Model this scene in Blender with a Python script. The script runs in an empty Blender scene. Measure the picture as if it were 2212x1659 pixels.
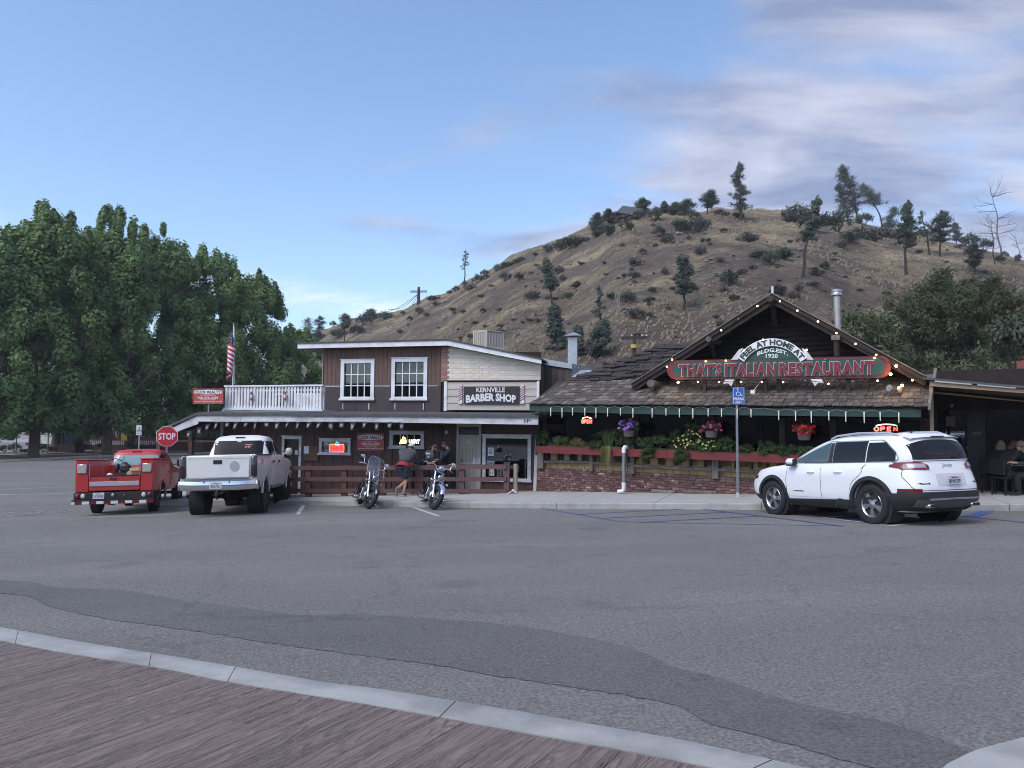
import bpy,math,random
import numpy as np
from mathutils import Vector,Matrix,noise
R=math.radians
rnd=random.Random(11)
nrs=np.random.RandomState(5)
SC=bpy.context.scene
COL=SC.collection
FPX,CW,CH=1661.0,2212.0,1659.0
CAMZ=1.5
PITCH,ROLL=R(3.3),0.008
cam_data=bpy.data.cameras.new('camera')
cam=bpy.data.objects.new('camera',cam_data)
COL.objects.link(cam)
CM=Matrix.Rotation(math.pi/2+PITCH,3,'X')@Matrix.Rotation(ROLL,3,'Z')
cam.matrix_world=Matrix.Translation((0,0,CAMZ))@CM.to_4x4()
cam_data.sensor_width=36
cam_data.lens=36*FPX/CW
cam_data.clip_start=0.05
cam_data.clip_end=3000
SC.camera=cam
SC.view_settings.view_transform='Standard'
SC.view_settings.look='None'
SC.view_settings.exposure=0.90
SC.view_settings.gamma=1.0
SC.view_settings.use_curve_mapping=False
SC.cycles.max_bounces=6
SC.cycles.transparent_max_bounces=8
SC.cycles.use_adaptive_sampling=True
SC.cycles.adaptive_threshold=0.01
SC.cycles.filter_width=1.0
SC.cycles.use_denoising=True
SC.cycles.caustics_reflective=False
SC.cycles.caustics_refractive=False
SUN_EL,SUN_AZ=R(50),R(226)
world=bpy.data.worlds.new("World")
SC.world=world
world.use_nodes=True
def build_world():
 nt=world.node_tree
 N,L=nt.nodes,nt.links
 N.clear()
 out=N.new('ShaderNodeOutputWorld');bg=N.new('ShaderNodeBackground')
 sky=N.new('ShaderNodeTexSky');sky.sky_type='NISHITA';sky.sun_disc=False
 sky.sun_elevation=SUN_EL;sky.sun_rotation=SUN_AZ
 sky.altitude=800;sky.air_density=1.0;sky.dust_density=2.0;sky.ozone_density=2.2
 bg.inputs[1].default_value=0.12
 tc=N.new('ShaderNodeTexCoord')
 sep=N.new('ShaderNodeSeparateXYZ');L.new(tc.outputs['Generated'],sep.inputs[0])
 def m(op,a,b=None,clamp=False):
  n=N.new('ShaderNodeMath');n.operation=op;n.use_clamp=clamp
  for i,x in enumerate((a,b)):
   if x is None:continue
   if isinstance(x,(int,float)):n.inputs[i].default_value=x
   else:L.new(x,n.inputs[i])
  return n.outputs[0]
 def sstep(x,a,b):
  n=N.new('ShaderNodeMapRange');n.interpolation_type='SMOOTHSTEP'
  L.new(x,n.inputs[0]);n.inputs[1].default_value=a;n.inputs[2].default_value=b
  return n.outputs[0]
 def noise_(vec,scale,detail,rough=0.55,dist=0.0):
  n=N.new('ShaderNodeTexNoise');L.new(vec,n.inputs['Vector'])
  n.inputs['Scale'].default_value=scale;n.inputs['Detail'].default_value=detail
  n.inputs['Roughness'].default_value=rough;n.inputs['Distortion'].default_value=dist
  return n.outputs['Fac']
 zz=m('ADD',m('MAXIMUM',sep.outputs[2],0.0),0.16)
 cx=m('DIVIDE',sep.outputs[0],zz);cy=m('DIVIDE',sep.outputs[1],zz)
 comb=N.new('ShaderNodeCombineXYZ');L.new(cx,comb.inputs[0]);L.new(cy,comb.inputs[1])
 mp=N.new('ShaderNodeMapping');mp.inputs['Rotation'].default_value=(0,0,R(24));mp.inputs['Scale'].default_value=(0.8,1.6,1)
 L.new(comb.outputs[0],mp.inputs[0])
 n1=noise_(mp.outputs[0],1.0,7,0.5,0.35)
 n2=noise_(mp.outputs[0],2.2,6,0.55,0.3)
 n3=noise_(comb.outputs[0],0.55,2,0.5)
 side=sstep(m('SUBTRACT',sep.outputs[0],m('MULTIPLY',sep.outputs[2],0.45)),-0.17,0.18)
 cov=m('ADD',m('MULTIPLY',side,0.74),m('MULTIPLY',m('SUBTRACT',n1,0.555),3.2))
 cloud=sstep(cov,0.05,0.60)
 low=m('MULTIPLY',sstep(m('ABSOLUTE',m('SUBTRACT',sep.outputs[2],m('SUBTRACT',0.122,m('MULTIPLY',sep.outputs[0],0.16)))),0.026,0.0),sstep(noise_(mp.outputs[0],0.9,5,0.6,0.5),0.42,0.6))
 low=m('MULTIPLY',low,sstep(sep.outputs[0],0.12,-0.05))
 low=m('MULTIPLY',low,0.6)
 tint=N.new('ShaderNodeMix');tint.data_type='RGBA';tint.blend_type='MULTIPLY';tint.inputs[0].default_value=1
 L.new(sky.outputs[0],tint.inputs[6]);tint.inputs[7].default_value=(1.10,1.13,1.15,1)
 cr=N.new('ShaderNodeValToRGB');L.new(n2,cr.inputs[0])
 e=cr.color_ramp.elements
 e[0].position=0.38;e[0].color=(1.35,1.58,2.45,1)
 e[1].position=0.64;e[1].color=(3.3,3.35,4.0,1)
 mixc=N.new('ShaderNodeMix');mixc.data_type='RGBA'
 L.new(m('MULTIPLY',cloud,0.88),mixc.inputs[0]);L.new(tint.outputs[2],mixc.inputs[6]);L.new(cr.outputs[0],mixc.inputs[7])
 mixl=N.new('ShaderNodeMix');mixl.data_type='RGBA'
 L.new(low,mixl.inputs[0]);L.new(mixc.outputs[2],mixl.inputs[6]);mixl.inputs[7].default_value=(7.0,6.3,6.2,1)
 L.new(mixl.outputs[2],bg.inputs[0]);L.new(bg.outputs[0],out.inputs[0])
build_world()
sun_d=bpy.data.lights.new('sun','SUN');sun_d.energy=1.2;sun_d.angle=R(38);sun_d.color=(1,0.93,0.85)
sun=bpy.data.objects.new('sun',sun_d);COL.objects.link(sun)
sun.rotation_euler=(R(90)-SUN_EL,0,math.pi-SUN_AZ)
sun.location=(0,-10,30)
def ray(u,v):
 return CM@Vector(((u-CW/2)/FPX,-(v-CH/2)/FPX,-1.0))
def P(u,v,Y):
 d=ray(u,v)
 return Vector((0,0,CAMZ))+d*(Y/d.y)
def zg(X,Y):
 Xc=max(-14.0,min(14.0,X));Yc=max(-6.0,min(27.0,Y))
 return CAMZ-(1.38-.028*Xc+.035*Yc)
def G(u,v,dz=0.0,f=None):
 f=f or zg
 d=ray(u,v);Y=10.0
 lo,hi=0.5,400.0
 for _ in range(60):
  mid=(lo+hi)/2
  p=d*(mid/d.y)
  if CAMZ+p.z>f(p.x,p.y)+dz:lo=mid
  else:hi=mid
 p=d*(lo/d.y)
 return Vector((p.x,p.y,f(p.x,p.y)+dz))
class Frame:
 def __init__(s,X,Y,ang):
  s.o=Vector((X,Y,0));s.a=ang
  s.ex=Vector((math.cos(ang),-math.sin(ang),0));s.ey=Vector((math.sin(ang),math.cos(ang),0))
 def px(s,u,v,y=0.0):
  d=ray(u,v);c=Vector((0,0,CAMZ))
  k=(y-(c-s.o).dot(s.ey))/d.dot(s.ey)
  p=c+d*k
  return(p-s.o).dot(s.ex),p.z
 def x(s,u,v,y=0.0):return s.px(u,v,y)[0]
 def z(s,u,v,y=0.0):return s.px(u,v,y)[1]
 def w(s,x,y,z=0.0):return s.o+s.ex*x+s.ey*y+Vector((0,0,z))
 def inv(s,p):
  q=Vector(p)-s.o
  return q.dot(s.ex),q.dot(s.ey),p[2]
class Geo:
 def __init__(s):s.v=[];s.f=[];s.m=[];s.mi=0;s.T=None
 def _add(s,vs,fs):
  b=len(s.v)
  if s.T is not None:vs=[s.T@Vector(p)for p in vs]
  s.v.extend([tuple(p)for p in vs]);s.f.extend([tuple(b+i for i in f)for f in fs]);s.m.extend([s.mi]*len(fs))
  return s
 def box(s,x0,x1,y0,y1,z0,z1):
  if x0>x1:x0,x1=x1,x0
  if y0>y1:y0,y1=y1,y0
  if z0>z1:z0,z1=z1,z0
  return s._add([(x0,y0,z0),(x1,y0,z0),(x1,y1,z0),(x0,y1,z0),(x0,y0,z1),(x1,y0,z1),(x1,y1,z1),(x0,y1,z1)],[(0,3,2,1),(4,5,6,7),(0,1,5,4),(1,2,6,5),(2,3,7,6),(3,0,4,7)])
 def cbox(s,c,h,rot=None):
  M=(rot or Matrix.Identity(3))
  vs=[Vector(c)+M@Vector((sx*h[0],sy*h[1],sz*h[2]))for sx,sy,sz in((-1,-1,-1),(1,-1,-1),(1,1,-1),(-1,1,-1),(-1,-1,1),(1,-1,1),(1,1,1),(-1,1,1))]
  return s._add(vs,[(0,3,2,1),(4,5,6,7),(0,1,5,4),(1,2,6,5),(2,3,7,6),(3,0,4,7)])
 def rbox(s,x0,x1,y0,y1,z0,z1,b=0.02):
  if x0>x1:x0,x1=x1,x0
  if y0>y1:y0,y1=y1,y0
  if z0>z1:z0,z1=z1,z0
  b=min(b,(x1-x0)*.45,(y1-y0)*.45,(z1-z0)*.45)
  def ring(z,i):return[(x0+b,y0+i,z),(x1-b,y0+i,z),(x1-i,y0+b,z),(x1-i,y1-b,z),(x1-b,y1-i,z),(x0+b,y1-i,z),(x0+i,y1-b,z),(x0+i,y0+b,z)]
  vs=[]
  for z,i in((z0,b),(z0+b,0),(z1-b,0),(z1,b)):
   r=ring(z,0)
   if i:r=[(min(max(x,x0+b),x1-b),min(max(y,y0+b),y1-b),zz)for x,y,zz in r]
   vs+=r
  fs=[(7,6,5,4,3,2,1,0),tuple(range(24,32))]
  for k in range(3):
   for i in range(8):
    j=(i+1)%8
    fs.append((k*8+i,k*8+j,k*8+8+j,k*8+8+i))
  return s._add(vs,fs)
 def beam(s,p0,p1,w,h,up=(0,0,1)):
  p0,p1=Vector(p0),Vector(p1);d=(p1-p0)
  if d.length<1e-6:return s
  dn=d.normalized();upv=Vector(up)
  if abs(dn.dot(upv))>.98:upv=Vector((0,1,0))
  sx=dn.cross(upv).normalized();sz=sx.cross(dn).normalized()
  vs=[]
  for p in(p0,p1):
   for a,b in((-1,-1),(1,-1),(1,1),(-1,1)):vs.append(p+sx*a*w/2+sz*b*h/2)
  return s._add(vs,[(3,2,1,0),(4,5,6,7),(0,1,5,4),(1,2,6,5),(2,3,7,6),(3,0,4,7)])
 def poly(s,pts):return s._add(pts,[tuple(range(len(pts)))])
 def prism(s,pts,d0,d1,ax='y'):
  def q(a,b,d):
   return{'y':(a,d,b),'x':(d,a,b),'z':(a,b,d)}[ax]
  area=sum(pts[i][0]*pts[(i+1)%len(pts)][1]-pts[(i+1)%len(pts)][0]*pts[i][1]for i in range(len(pts)))
  if area<0:pts=pts[::-1]
  if ax=='y':pts=pts
  n=len(pts);lo,hi=min(d0,d1),max(d0,d1)
  vs=[q(a,b,lo)for a,b in pts]+[q(a,b,hi)for a,b in pts]
  f1,f2=tuple(range(n)),tuple(range(2*n-1,n-1,-1))
  fs=[f1,f2]+[(i,n+i,n+(i+1)%n,(i+1)%n)for i in range(n)]
  if ax!='y':fs=[f[::-1]for f in fs]
  return s._add(vs,fs)
 def tube(s,path,r,n=8,caps=True,closed=False,flat=1.0):
  path=[Vector(p)for p in path];k=len(path)
  if not hasattr(r,'__len__'):r=[r]*k
  vs=[];prev=None
  for i,p in enumerate(path):
   a=path[(i-1)%k]if(closed or i>0)else p
   b=path[(i+1)%k]if(closed or i<k-1)else p
   t=(b-a).normalized()if(b-a).length>1e-9 else Vector((0,0,1))
   if prev is None:
    up=Vector((0,0,1))if abs(t.z)<.9 else Vector((1,0,0))
    sx=t.cross(up).normalized()
   else:
    sx=(prev-t*prev.dot(t))
    sx=sx.normalized()if sx.length>1e-6 else t.orthogonal().normalized()
   prev=sx;sz=sx.cross(t)
   for j in range(n):
    an=2*math.pi*j/n
    vs.append(p+sx*math.cos(an)*r[i]+sz*math.sin(an)*r[i]*flat)
  fs=[]
  for i in range(k if closed else k-1):
   for j in range(n):
    a,b=i*n+j,i*n+(j+1)%n;c,d=((i+1)%k)*n+(j+1)%n,((i+1)%k)*n+j
    fs.append((a,b,c,d))
  if caps and not closed:
   fs.append(tuple(range(n))[::-1]);fs.append(tuple((k-1)*n+j for j in range(n)))
  return s._add(vs,fs)
 def lathe(s,prof,o=(0,0,0),ax=(0,0,1),n=24,closed=False):
  o=Vector(o);a=Vector(ax).normalized();e1=a.orthogonal().normalized();e2=a.cross(e1)
  vs=[]
  for r_,h in prof:
   for j in range(n):
    an=2*math.pi*j/n
    vs.append(o+a*h+(e1*math.cos(an)+e2*math.sin(an))*r_)
  fs=[];k=len(prof)
  for i in range(k if closed else k-1):
   for j in range(n):
    fs.append((i*n+j,i*n+(j+1)%n,((i+1)%k)*n+(j+1)%n,((i+1)%k)*n+j))
  if not closed:
   fs.append(tuple(range(n))[::-1]);fs.append(tuple((k-1)*n+j for j in range(n)))
  return s._add(vs,fs)
 def ball(s,c,r,n=10,m=7,rot=None):
  if not hasattr(r,'__len__'):r=(r,r,r)
  M=rot or Matrix.Identity(3);c=Vector(c)
  vs=[c+M@Vector((0,0,-r[2]))]
  for i in range(1,m):
   th=math.pi*i/m
   for j in range(n):
    a=2*math.pi*j/n
    vs.append(c+M@Vector((r[0]*math.sin(th)*math.cos(a),r[1]*math.sin(th)*math.sin(a),-r[2]*math.cos(th))))
  vs.append(c+M@Vector((0,0,r[2])))
  fs=[(0,1+(j+1)%n,1+j)for j in range(n)]
  for i in range(m-2):
   for j in range(n):
    fs.append((1+i*n+j,1+i*n+(j+1)%n,1+(i+1)*n+(j+1)%n,1+(i+1)*n+j))
  t=len(vs)-1
  fs+=[(t,1+(m-2)*n+j,1+(m-2)*n+(j+1)%n)for j in range(n)]
  return s._add(vs,fs)
 def grid(s,fn,nu,nv,flip=False):
  vs=[fn(i/nu,j/nv)for j in range(nv+1)for i in range(nu+1)]
  fs=[]
  for j in range(nv):
   for i in range(nu):
    a=j*(nu+1)+i;f=(a,a+1,a+nu+2,a+nu+1)
    fs.append(f[::-1]if flip else f)
  return s._add(vs,fs)
 def mesh(s,name,mats):
  me=bpy.data.meshes.new(name)
  me.from_pydata(s.v,[],s.f)
  for m in(mats if isinstance(mats,(list,tuple))else[mats]):me.materials.append(m)
  if any(s.m):me.polygons.foreach_set('material_index',s.m)
  me.update()
  return me
def auto_smooth(me,ang=35):
 me.polygons.foreach_set('use_smooth',[True]*len(me.polygons))
 try:me.set_sharp_from_angle(angle=R(ang))
 except Exception:pass
def tag(o,label=None,cat=None,group=None,kind=None):
 if label:o['label']=label
 if cat:o['category']=cat
 if group:o['group']=group
 if kind:o['kind']=kind
 return o
def mk(name,geo,mats,parent=None,smooth=False,label=None,cat=None,group=None,kind=None,T=None):
 me=geo if isinstance(geo,bpy.types.Mesh)else geo.mesh(name,mats)
 if smooth:auto_smooth(me,smooth if smooth>1 else 35)
 o=bpy.data.objects.new(name,me);COL.objects.link(o)
 if parent is not None:o.parent=parent
 if T is not None:o.matrix_basis=T
 return tag(o,label,cat,group,kind)
def thing(name,label,cat,loc=(0,0,0),rz=0,group=None,kind=None,T=None):
 o=bpy.data.objects.new(name,None);COL.objects.link(o)
 o.empty_display_size=.1
 if T is not None:o.matrix_basis=T
 else:o.location=loc;o.rotation_euler=(0,0,rz)
 return tag(o,label,cat,group,kind)
def dup(root,T=None,loc=None,rz=None,label=None,scale=None):
 r_=root.copy();COL.objects.link(r_)
 if T is not None:r_.matrix_basis=T
 if loc is not None:r_.location=loc
 if rz is not None:r_.rotation_euler=(0,0,rz)
 if scale is not None:r_.scale=scale
 if label:r_['label']=label
 for ch in list(root.children):
  c=ch.copy();COL.objects.link(c);c.parent=r_
  for g in ch.children:
   d=g.copy();COL.objects.link(d);d.parent=c
 return r_
MATS={}
def mat(name,c,rough=.7,metal=0.0,c2=None,scale=6.0,var=.5,bump=0.0,bscale=None,stretch=None,rot=None,rv=0.0,emit=0.0,spec=None,coat=0.0,alpha=1.0,dirt=None,dscale=.8,damt=.5,trans=0.0,detail=4,coords='Object',aniso=None,drange=(.45,.7)):
 if name in MATS:return MATS[name]
 m=bpy.data.materials.new(name);m.use_nodes=True
 nt=m.node_tree;N,L=nt.nodes,nt.links
 b=N['Principled BSDF']
 b.inputs['Roughness'].default_value=rough;b.inputs['Metallic'].default_value=metal
 if spec is not None:b.inputs['Specular IOR Level'].default_value=spec
 if coat:b.inputs['Coat Weight'].default_value=coat;b.inputs['Coat Roughness'].default_value=.05
 c=tuple(c[:3])+(1,)
 if trans:b.inputs['Transmission Weight'].default_value=trans
 if alpha<1:b.inputs['Alpha'].default_value=alpha
 if emit:
  b.inputs['Emission Color'].default_value=c;b.inputs['Emission Strength'].default_value=emit
 vec=None
 if c2 is not None or bump or dirt is not None:
  tc=N.new('ShaderNodeTexCoord');mp=N.new('ShaderNodeMapping')
  L.new(tc.outputs[coords],mp.inputs[0]);vec=mp.outputs[0]
  if stretch:mp.inputs['Scale'].default_value=stretch
  if rot:mp.inputs['Rotation'].default_value=rot
  if rv:
   oi=N.new('ShaderNodeObjectInfo');ad=N.new('ShaderNodeVectorMath');ad.operation='ADD'
   ml=N.new('ShaderNodeMath');ml.operation='MULTIPLY';ml.inputs[1].default_value=37.0
   L.new(oi.outputs['Random'],ml.inputs[0]);L.new(vec,ad.inputs[0]);L.new(ml.outputs[0],ad.inputs[1]);vec=ad.outputs[0]
 col=None
 def nz(sc,det=detail):
  n=N.new('ShaderNodeTexNoise');L.new(vec,n.inputs['Vector']);n.inputs['Scale'].default_value=sc
  n.inputs['Detail'].default_value=det;n.inputs['Roughness'].default_value=.6
  return n.outputs['Fac']
 if c2 is not None:
  r_=N.new('ShaderNodeValToRGB');L.new(nz(scale),r_.inputs[0])
  r_.color_ramp.elements[0].position=.5-var*.35;r_.color_ramp.elements[0].color=c
  r_.color_ramp.elements[1].position=.5+var*.35;r_.color_ramp.elements[1].color=tuple(c2[:3])+(1,)
  col=r_.outputs[0]
 if dirt is not None:
  r_=N.new('ShaderNodeMapRange');L.new(nz(dscale,6),r_.inputs[0]);r_.inputs[1].default_value=drange[0];r_.inputs[2].default_value=drange[1]
  r_.inputs[4].default_value=damt
  mx=N.new('ShaderNodeMix');mx.data_type='RGBA';L.new(r_.outputs[0],mx.inputs[0])
  if col:L.new(col,mx.inputs[6])
  else:mx.inputs[6].default_value=c
  mx.inputs[7].default_value=tuple(dirt[:3])+(1,);col=mx.outputs[2]
 if rv:
  oi=N.new('ShaderNodeObjectInfo');mr=N.new('ShaderNodeMapRange');L.new(oi.outputs['Random'],mr.inputs[0])
  mr.inputs[3].default_value=1-rv;mr.inputs[4].default_value=1+rv
  hs=N.new('ShaderNodeHueSaturation')
  if col:L.new(col,hs.inputs['Color'])
  else:hs.inputs['Color'].default_value=c
  L.new(mr.outputs[0],hs.inputs['Value']);col=hs.outputs[0]
 if col:L.new(col,b.inputs['Base Color'])
 else:b.inputs['Base Color'].default_value=c
 if bump:
  bp=N.new('ShaderNodeBump');bp.inputs['Strength'].default_value=min(1,bump);bp.inputs['Distance'].default_value=.02*max(1,bump)
  L.new(nz(bscale or scale*3,5),bp.inputs['Height']);L.new(bp.outputs[0],b.inputs['Normal'])
 MATS[name]=m
 return m
def leaf_mat(name,c,c2,scale=.6,tr=.3):
 m=bpy.data.materials.new(name);m.use_nodes=True
 nt=m.node_tree;N,L=nt.nodes,nt.links
 out=N['Material Output'];b=N['Principled BSDF'];b.inputs['Roughness'].default_value=.6
 b.inputs['Specular IOR Level'].default_value=.25
 tc=N.new('ShaderNodeTexCoord');n=N.new('ShaderNodeTexNoise');L.new(tc.outputs['Object'],n.inputs['Vector'])
 n.inputs['Scale'].default_value=scale;n.inputs['Detail'].default_value=5;n.inputs['Roughness'].default_value=.7
 r_=N.new('ShaderNodeValToRGB');L.new(n.outputs['Fac'],r_.inputs[0])
 r_.color_ramp.elements[0].position=.35;r_.color_ramp.elements[0].color=tuple(c)+(1,)
 r_.color_ramp.elements[1].position=.68;r_.color_ramp.elements[1].color=tuple(c2)+(1,)
 oi=N.new('ShaderNodeObjectInfo');mr=N.new('ShaderNodeMapRange');L.new(oi.outputs['Random'],mr.inputs[0])
 mr.inputs[3].default_value=.8;mr.inputs[4].default_value=1.2
 hs=N.new('ShaderNodeHueSaturation');L.new(r_.outputs[0],hs.inputs['Color']);L.new(mr.outputs[0],hs.inputs['Value'])
 L.new(hs.outputs[0],b.inputs['Base Color'])
 t=N.new('ShaderNodeBsdfTranslucent');L.new(hs.outputs[0],t.inputs[0])
 mx=N.new('ShaderNodeMixShader');mx.inputs[0].default_value=tr
 L.new(b.outputs[0],mx.inputs[1]);L.new(t.outputs[0],mx.inputs[2]);L.new(mx.outputs[0],out.inputs[0])
 MATS[name]=m
 return m
_tcache={}
def text_geo(s,offset=0.0,extrude=.004,spacing=1.0,shear=0.0,res=2):
 key=(s,offset,extrude,spacing,shear)
 if key in _tcache:return _tcache[key]
 cu=bpy.data.curves.new('t','FONT');cu.body=s;cu.size=1;cu.extrude=extrude;cu.offset=offset
 cu.space_character=spacing;cu.shear=shear;cu.resolution_u=res;cu.align_x='LEFT'
 ob=bpy.data.objects.new('t',cu);COL.objects.link(ob)
 dg=bpy.context.evaluated_depsgraph_get();dg.update()
 me=bpy.data.meshes.new_from_object(ob.evaluated_get(dg))
 vs=[tuple(v.co)for v in me.vertices];fs=[tuple(p.vertices)for p in me.polygons]
 bpy.data.objects.remove(ob);bpy.data.curves.remove(cu);bpy.data.meshes.remove(me)
 _tcache[key]=(vs,fs)
 return vs,fs
def add_text(g,s,x0,x1,z0,z1,y,offset=0.0,thick=.006,spacing=1.0,fn=None,shear=0.0,grow=0.0):
 vs,fs=text_geo(s,offset,.5,spacing,shear)
 v0,_=text_geo(s,0.0,.5,spacing,shear)
 ax,bx=min(v[0]for v in v0),max(v[0]for v in v0);az,bz=min(v[1]for v in v0),max(v[1]for v in v0)
 kx=(x1-x0)/max(bx-ax,1e-6);kz=(z1-z0)/max(bz-az,1e-6)
 out=[]
 for v in vs:
  x=x0+(v[0]-ax)*kx;z=z0+(v[1]-az)*kz;yy=y-(v[2])*thick
  out.append(fn(x,yy,z)if fn else(x,yy,z))
 g._add(out,fs)
 return g
def catmull(pts,k=6):
 pts=[Vector(p)for p in pts];out=[]
 for i in range(len(pts)-1):
  p0=pts[max(i-1,0)];p1=pts[i];p2=pts[i+1];p3=pts[min(i+2,len(pts)-1)]
  for j in range(k):
   t=j/k
   out.append(.5*((2*p1)+(p2-p0)*t+(2*p0-5*p1+4*p2-p3)*t*t+(3*p1-p0-3*p2+p3)*t**3))
 out.append(pts[-1]);return out
def lerp(a,b,t):return a+(b-a)*t
def interp(x,tab):
 if x<=tab[0][0]:return tab[0][1]
 for(a,b),(c,d)in zip(tab,tab[1:]):
  if x<=c:return b+(d-b)*(x-a)/(c-a)
 return tab[-1][1]
# ================================================================ SETTING: ground, road, sidewalks, hill
M_asph=mat('asphalt',(.150,.144,.136),.88,c2=(.190,.183,.173),scale=.9,var=1,bump=.7,bscale=110,dirt=(.222,.214,.203),dscale=.30,damt=.75,detail=7,stretch=(.45,1.3,1))
def speckle(m,sc=110,amt=.45):
 nt=m.node_tree;N,L=nt.nodes,nt.links;b=N['Principled BSDF']
 src=b.inputs['Base Color'].links[0].from_socket
 tc=N.new('ShaderNodeTexCoord');n=N.new('ShaderNodeTexNoise');L.new(tc.outputs['Object'],n.inputs['Vector'])
 n.inputs['Scale'].default_value=sc;n.inputs['Detail'].default_value=3
 n2=N.new('ShaderNodeTexNoise');L.new(tc.outputs['Object'],n2.inputs['Vector']);n2.inputs['Scale'].default_value=sc*.28;n2.inputs['Detail'].default_value=2
 ad=N.new('ShaderNodeMath');ad.operation='ADD';L.new(n.outputs['Fac'],ad.inputs[0]);L.new(n2.outputs['Fac'],ad.inputs[1])
 mr=N.new('ShaderNodeMapRange');L.new(ad.outputs[0],mr.inputs[0]);mr.inputs[1].default_value=.75;mr.inputs[2].default_value=1.25
 mr.inputs[3].default_value=1-amt;mr.inputs[4].default_value=1+amt
 vo=N.new('ShaderNodeTexVoronoi');vo.feature='DISTANCE_TO_EDGE';vo.inputs['Scale'].default_value=.22
 nw=N.new('ShaderNodeTexNoise');nw.inputs['Scale'].default_value=1.1;nw.inputs['Detail'].default_value=6;L.new(tc.outputs['Object'],nw.inputs['Vector'])
 va=N.new('ShaderNodeVectorMath');va.operation='MULTIPLY_ADD';L.new(nw.outputs['Color'],va.inputs[0]);va.inputs[1].default_value=(1.6,1.6,0);L.new(tc.outputs['Object'],va.inputs[2]);L.new(va.outputs[0],vo.inputs['Vector'])
 ck=N.new('ShaderNodeMapRange');L.new(vo.outputs['Distance'],ck.inputs[0]);ck.inputs[1].default_value=.0;ck.inputs[2].default_value=.007;ck.inputs[3].default_value=.80;ck.inputs[4].default_value=1
 n4=N.new('ShaderNodeTexNoise');n4.inputs['Scale'].default_value=.8;n4.inputs['Detail'].default_value=3;L.new(tc.outputs['Object'],n4.inputs['Vector'])
 st=N.new('ShaderNodeMapRange');L.new(n4.outputs['Fac'],st.inputs[0]);st.inputs[1].default_value=.62;st.inputs[2].default_value=.74;st.inputs[3].default_value=1;st.inputs[4].default_value=.74
 m5=N.new('ShaderNodeMath');m5.operation='MULTIPLY';L.new(st.outputs[0],m5.inputs[0]);L.new(ck.outputs[0],m5.inputs[1])
 mk_=N.new('ShaderNodeMath');mk_.operation='MULTIPLY';L.new(mr.outputs[0],mk_.inputs[0]);L.new(m5.outputs[0],mk_.inputs[1])
 hs=N.new('ShaderNodeHueSaturation');L.new(src,hs.inputs['Color']);L.new(mk_.outputs[0],hs.inputs['Value'])
 L.new(hs.outputs[0],b.inputs['Base Color'])
speckle(M_asph,170,.5)
M_asph2=mat('newer_asphalt',(.106,.104,.100),.88,c2=(.138,.135,.129),scale=1.2,var=1,dirt=(.155,.152,.147),dscale=.5,damt=.6,bump=.8,bscale=55)
speckle(M_asph2,170,.45)
M_conc=mat('concrete',(.35,.35,.35),.85,c2=(.43,.425,.415),scale=2.2,var=.8,bump=.25,bscale=30,dirt=(.27,.265,.255),dscale=1.1,damt=.5)
M_kerb=mat('kerb_concrete',(.31,.31,.30),.85,c2=(.40,.40,.385),scale=3,var=.8,bump=.25,bscale=25,dirt=(.15,.14,.135),dscale=1.6,damt=.6)
M_dirt=mat('dirt',(.12,.092,.07),.95,c2=(.17,.13,.10),scale=.8,bump=.5,bscale=9)
M_white=mat('road_paint_white',(.55,.55,.56),.7,c2=(.38,.38,.40),scale=7,var=.6,dirt=(.12,.12,.13),dscale=5,damt=.6,drange=(.5,.62))
M_blue=mat('road_paint_blue',(.05,.085,.25),.7,c2=(.07,.11,.30),scale=7,dirt=(.09,.09,.11),dscale=6,damt=.7,drange=(.48,.62))
g=Geo()
xs=[-300,-260,-200,-120,-60,-30,-20,-14,-10,-5,0,5,10,14,20,30,60,120,200,260,300]
ys=[-60,-40,-12,-6,0,5,10,15,20,27,35,50,80,150,250,350,420]
g.grid(lambda a,b:(xs[round(a*20)],ys[round(b*16)],zg(xs[round(a*20)],ys[round(b*16)])-.08),20,16)
mk('ground',g,M_dirt,kind='structure')
g=Geo()
xs2=[-160,-100,-60,-30,-20,-14,-10,-5,0,5,10,14,20,30,45];ys2=[-12,-6,0,5,10,15,20,27,35,50,62,90,140]
g.grid(lambda a,b:(xs2[round(a*14)],ys2[round(b*12)],zg(xs2[round(a*14)],ys2[round(b*12)])),14,12)
mk('road',g,M_asph,kind='structure')
up=[(-160,1240),(0,1253),(65,1256),(110,1267),(165,1271),(260,1273),(320,1284),(425,1301),(525,1313),(600,1324),(700,1329),(780,1327),(850,1333),(950,1337),(1106,1350),(1281,1379),(1376,1404),(1456,1439),(1531,1457),(1606,1482),(1706,1512),(1831,1542),(1906,1557),(2006,1587),(2081,1617),(2130,1670)]
lo=[(-160,1262),(0,1281),(60,1288),(120,1313),(240,1338),(350,1353),(475,1371),(600,1391),(750,1411),(950,1438),(1050,1456),(1106,1465),(1281,1490),(1456,1522),(1531,1562),(1656,1592),(1806,1637),(1906,1662)]
def pxline(pts,dz,k=5):
 return catmull([G(u,v,dz)for u,v in pts],k)
def resample(pts,n):
 L_=[0]
 for a,b in zip(pts,pts[1:]):L_.append(L_[-1]+(b-a).length)
 out=[];j=0
 for i in range(n+1):
  t=L_[-1]*i/n
  while j<len(pts)-2 and L_[j+1]<t:j+=1
  f=(t-L_[j])/max(1e-9,L_[j+1]-L_[j])
  out.append(pts[j].lerp(pts[j+1],min(1,f)))
 return out
A=resample(pxline(up,.004),400);B=resample(pxline(lo,.004),400)
A=[p+Vector((0,noise.noise(Vector((p.x*3,p.y*3,0)))*.05+noise.noise(Vector((p.x*11,p.y*11,5)))*.035,0))for p in A]
B=[p+Vector((0,noise.noise(Vector((p.x*10,p.y*10,2)))*.03,0))for p in B]
g=Geo()
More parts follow.
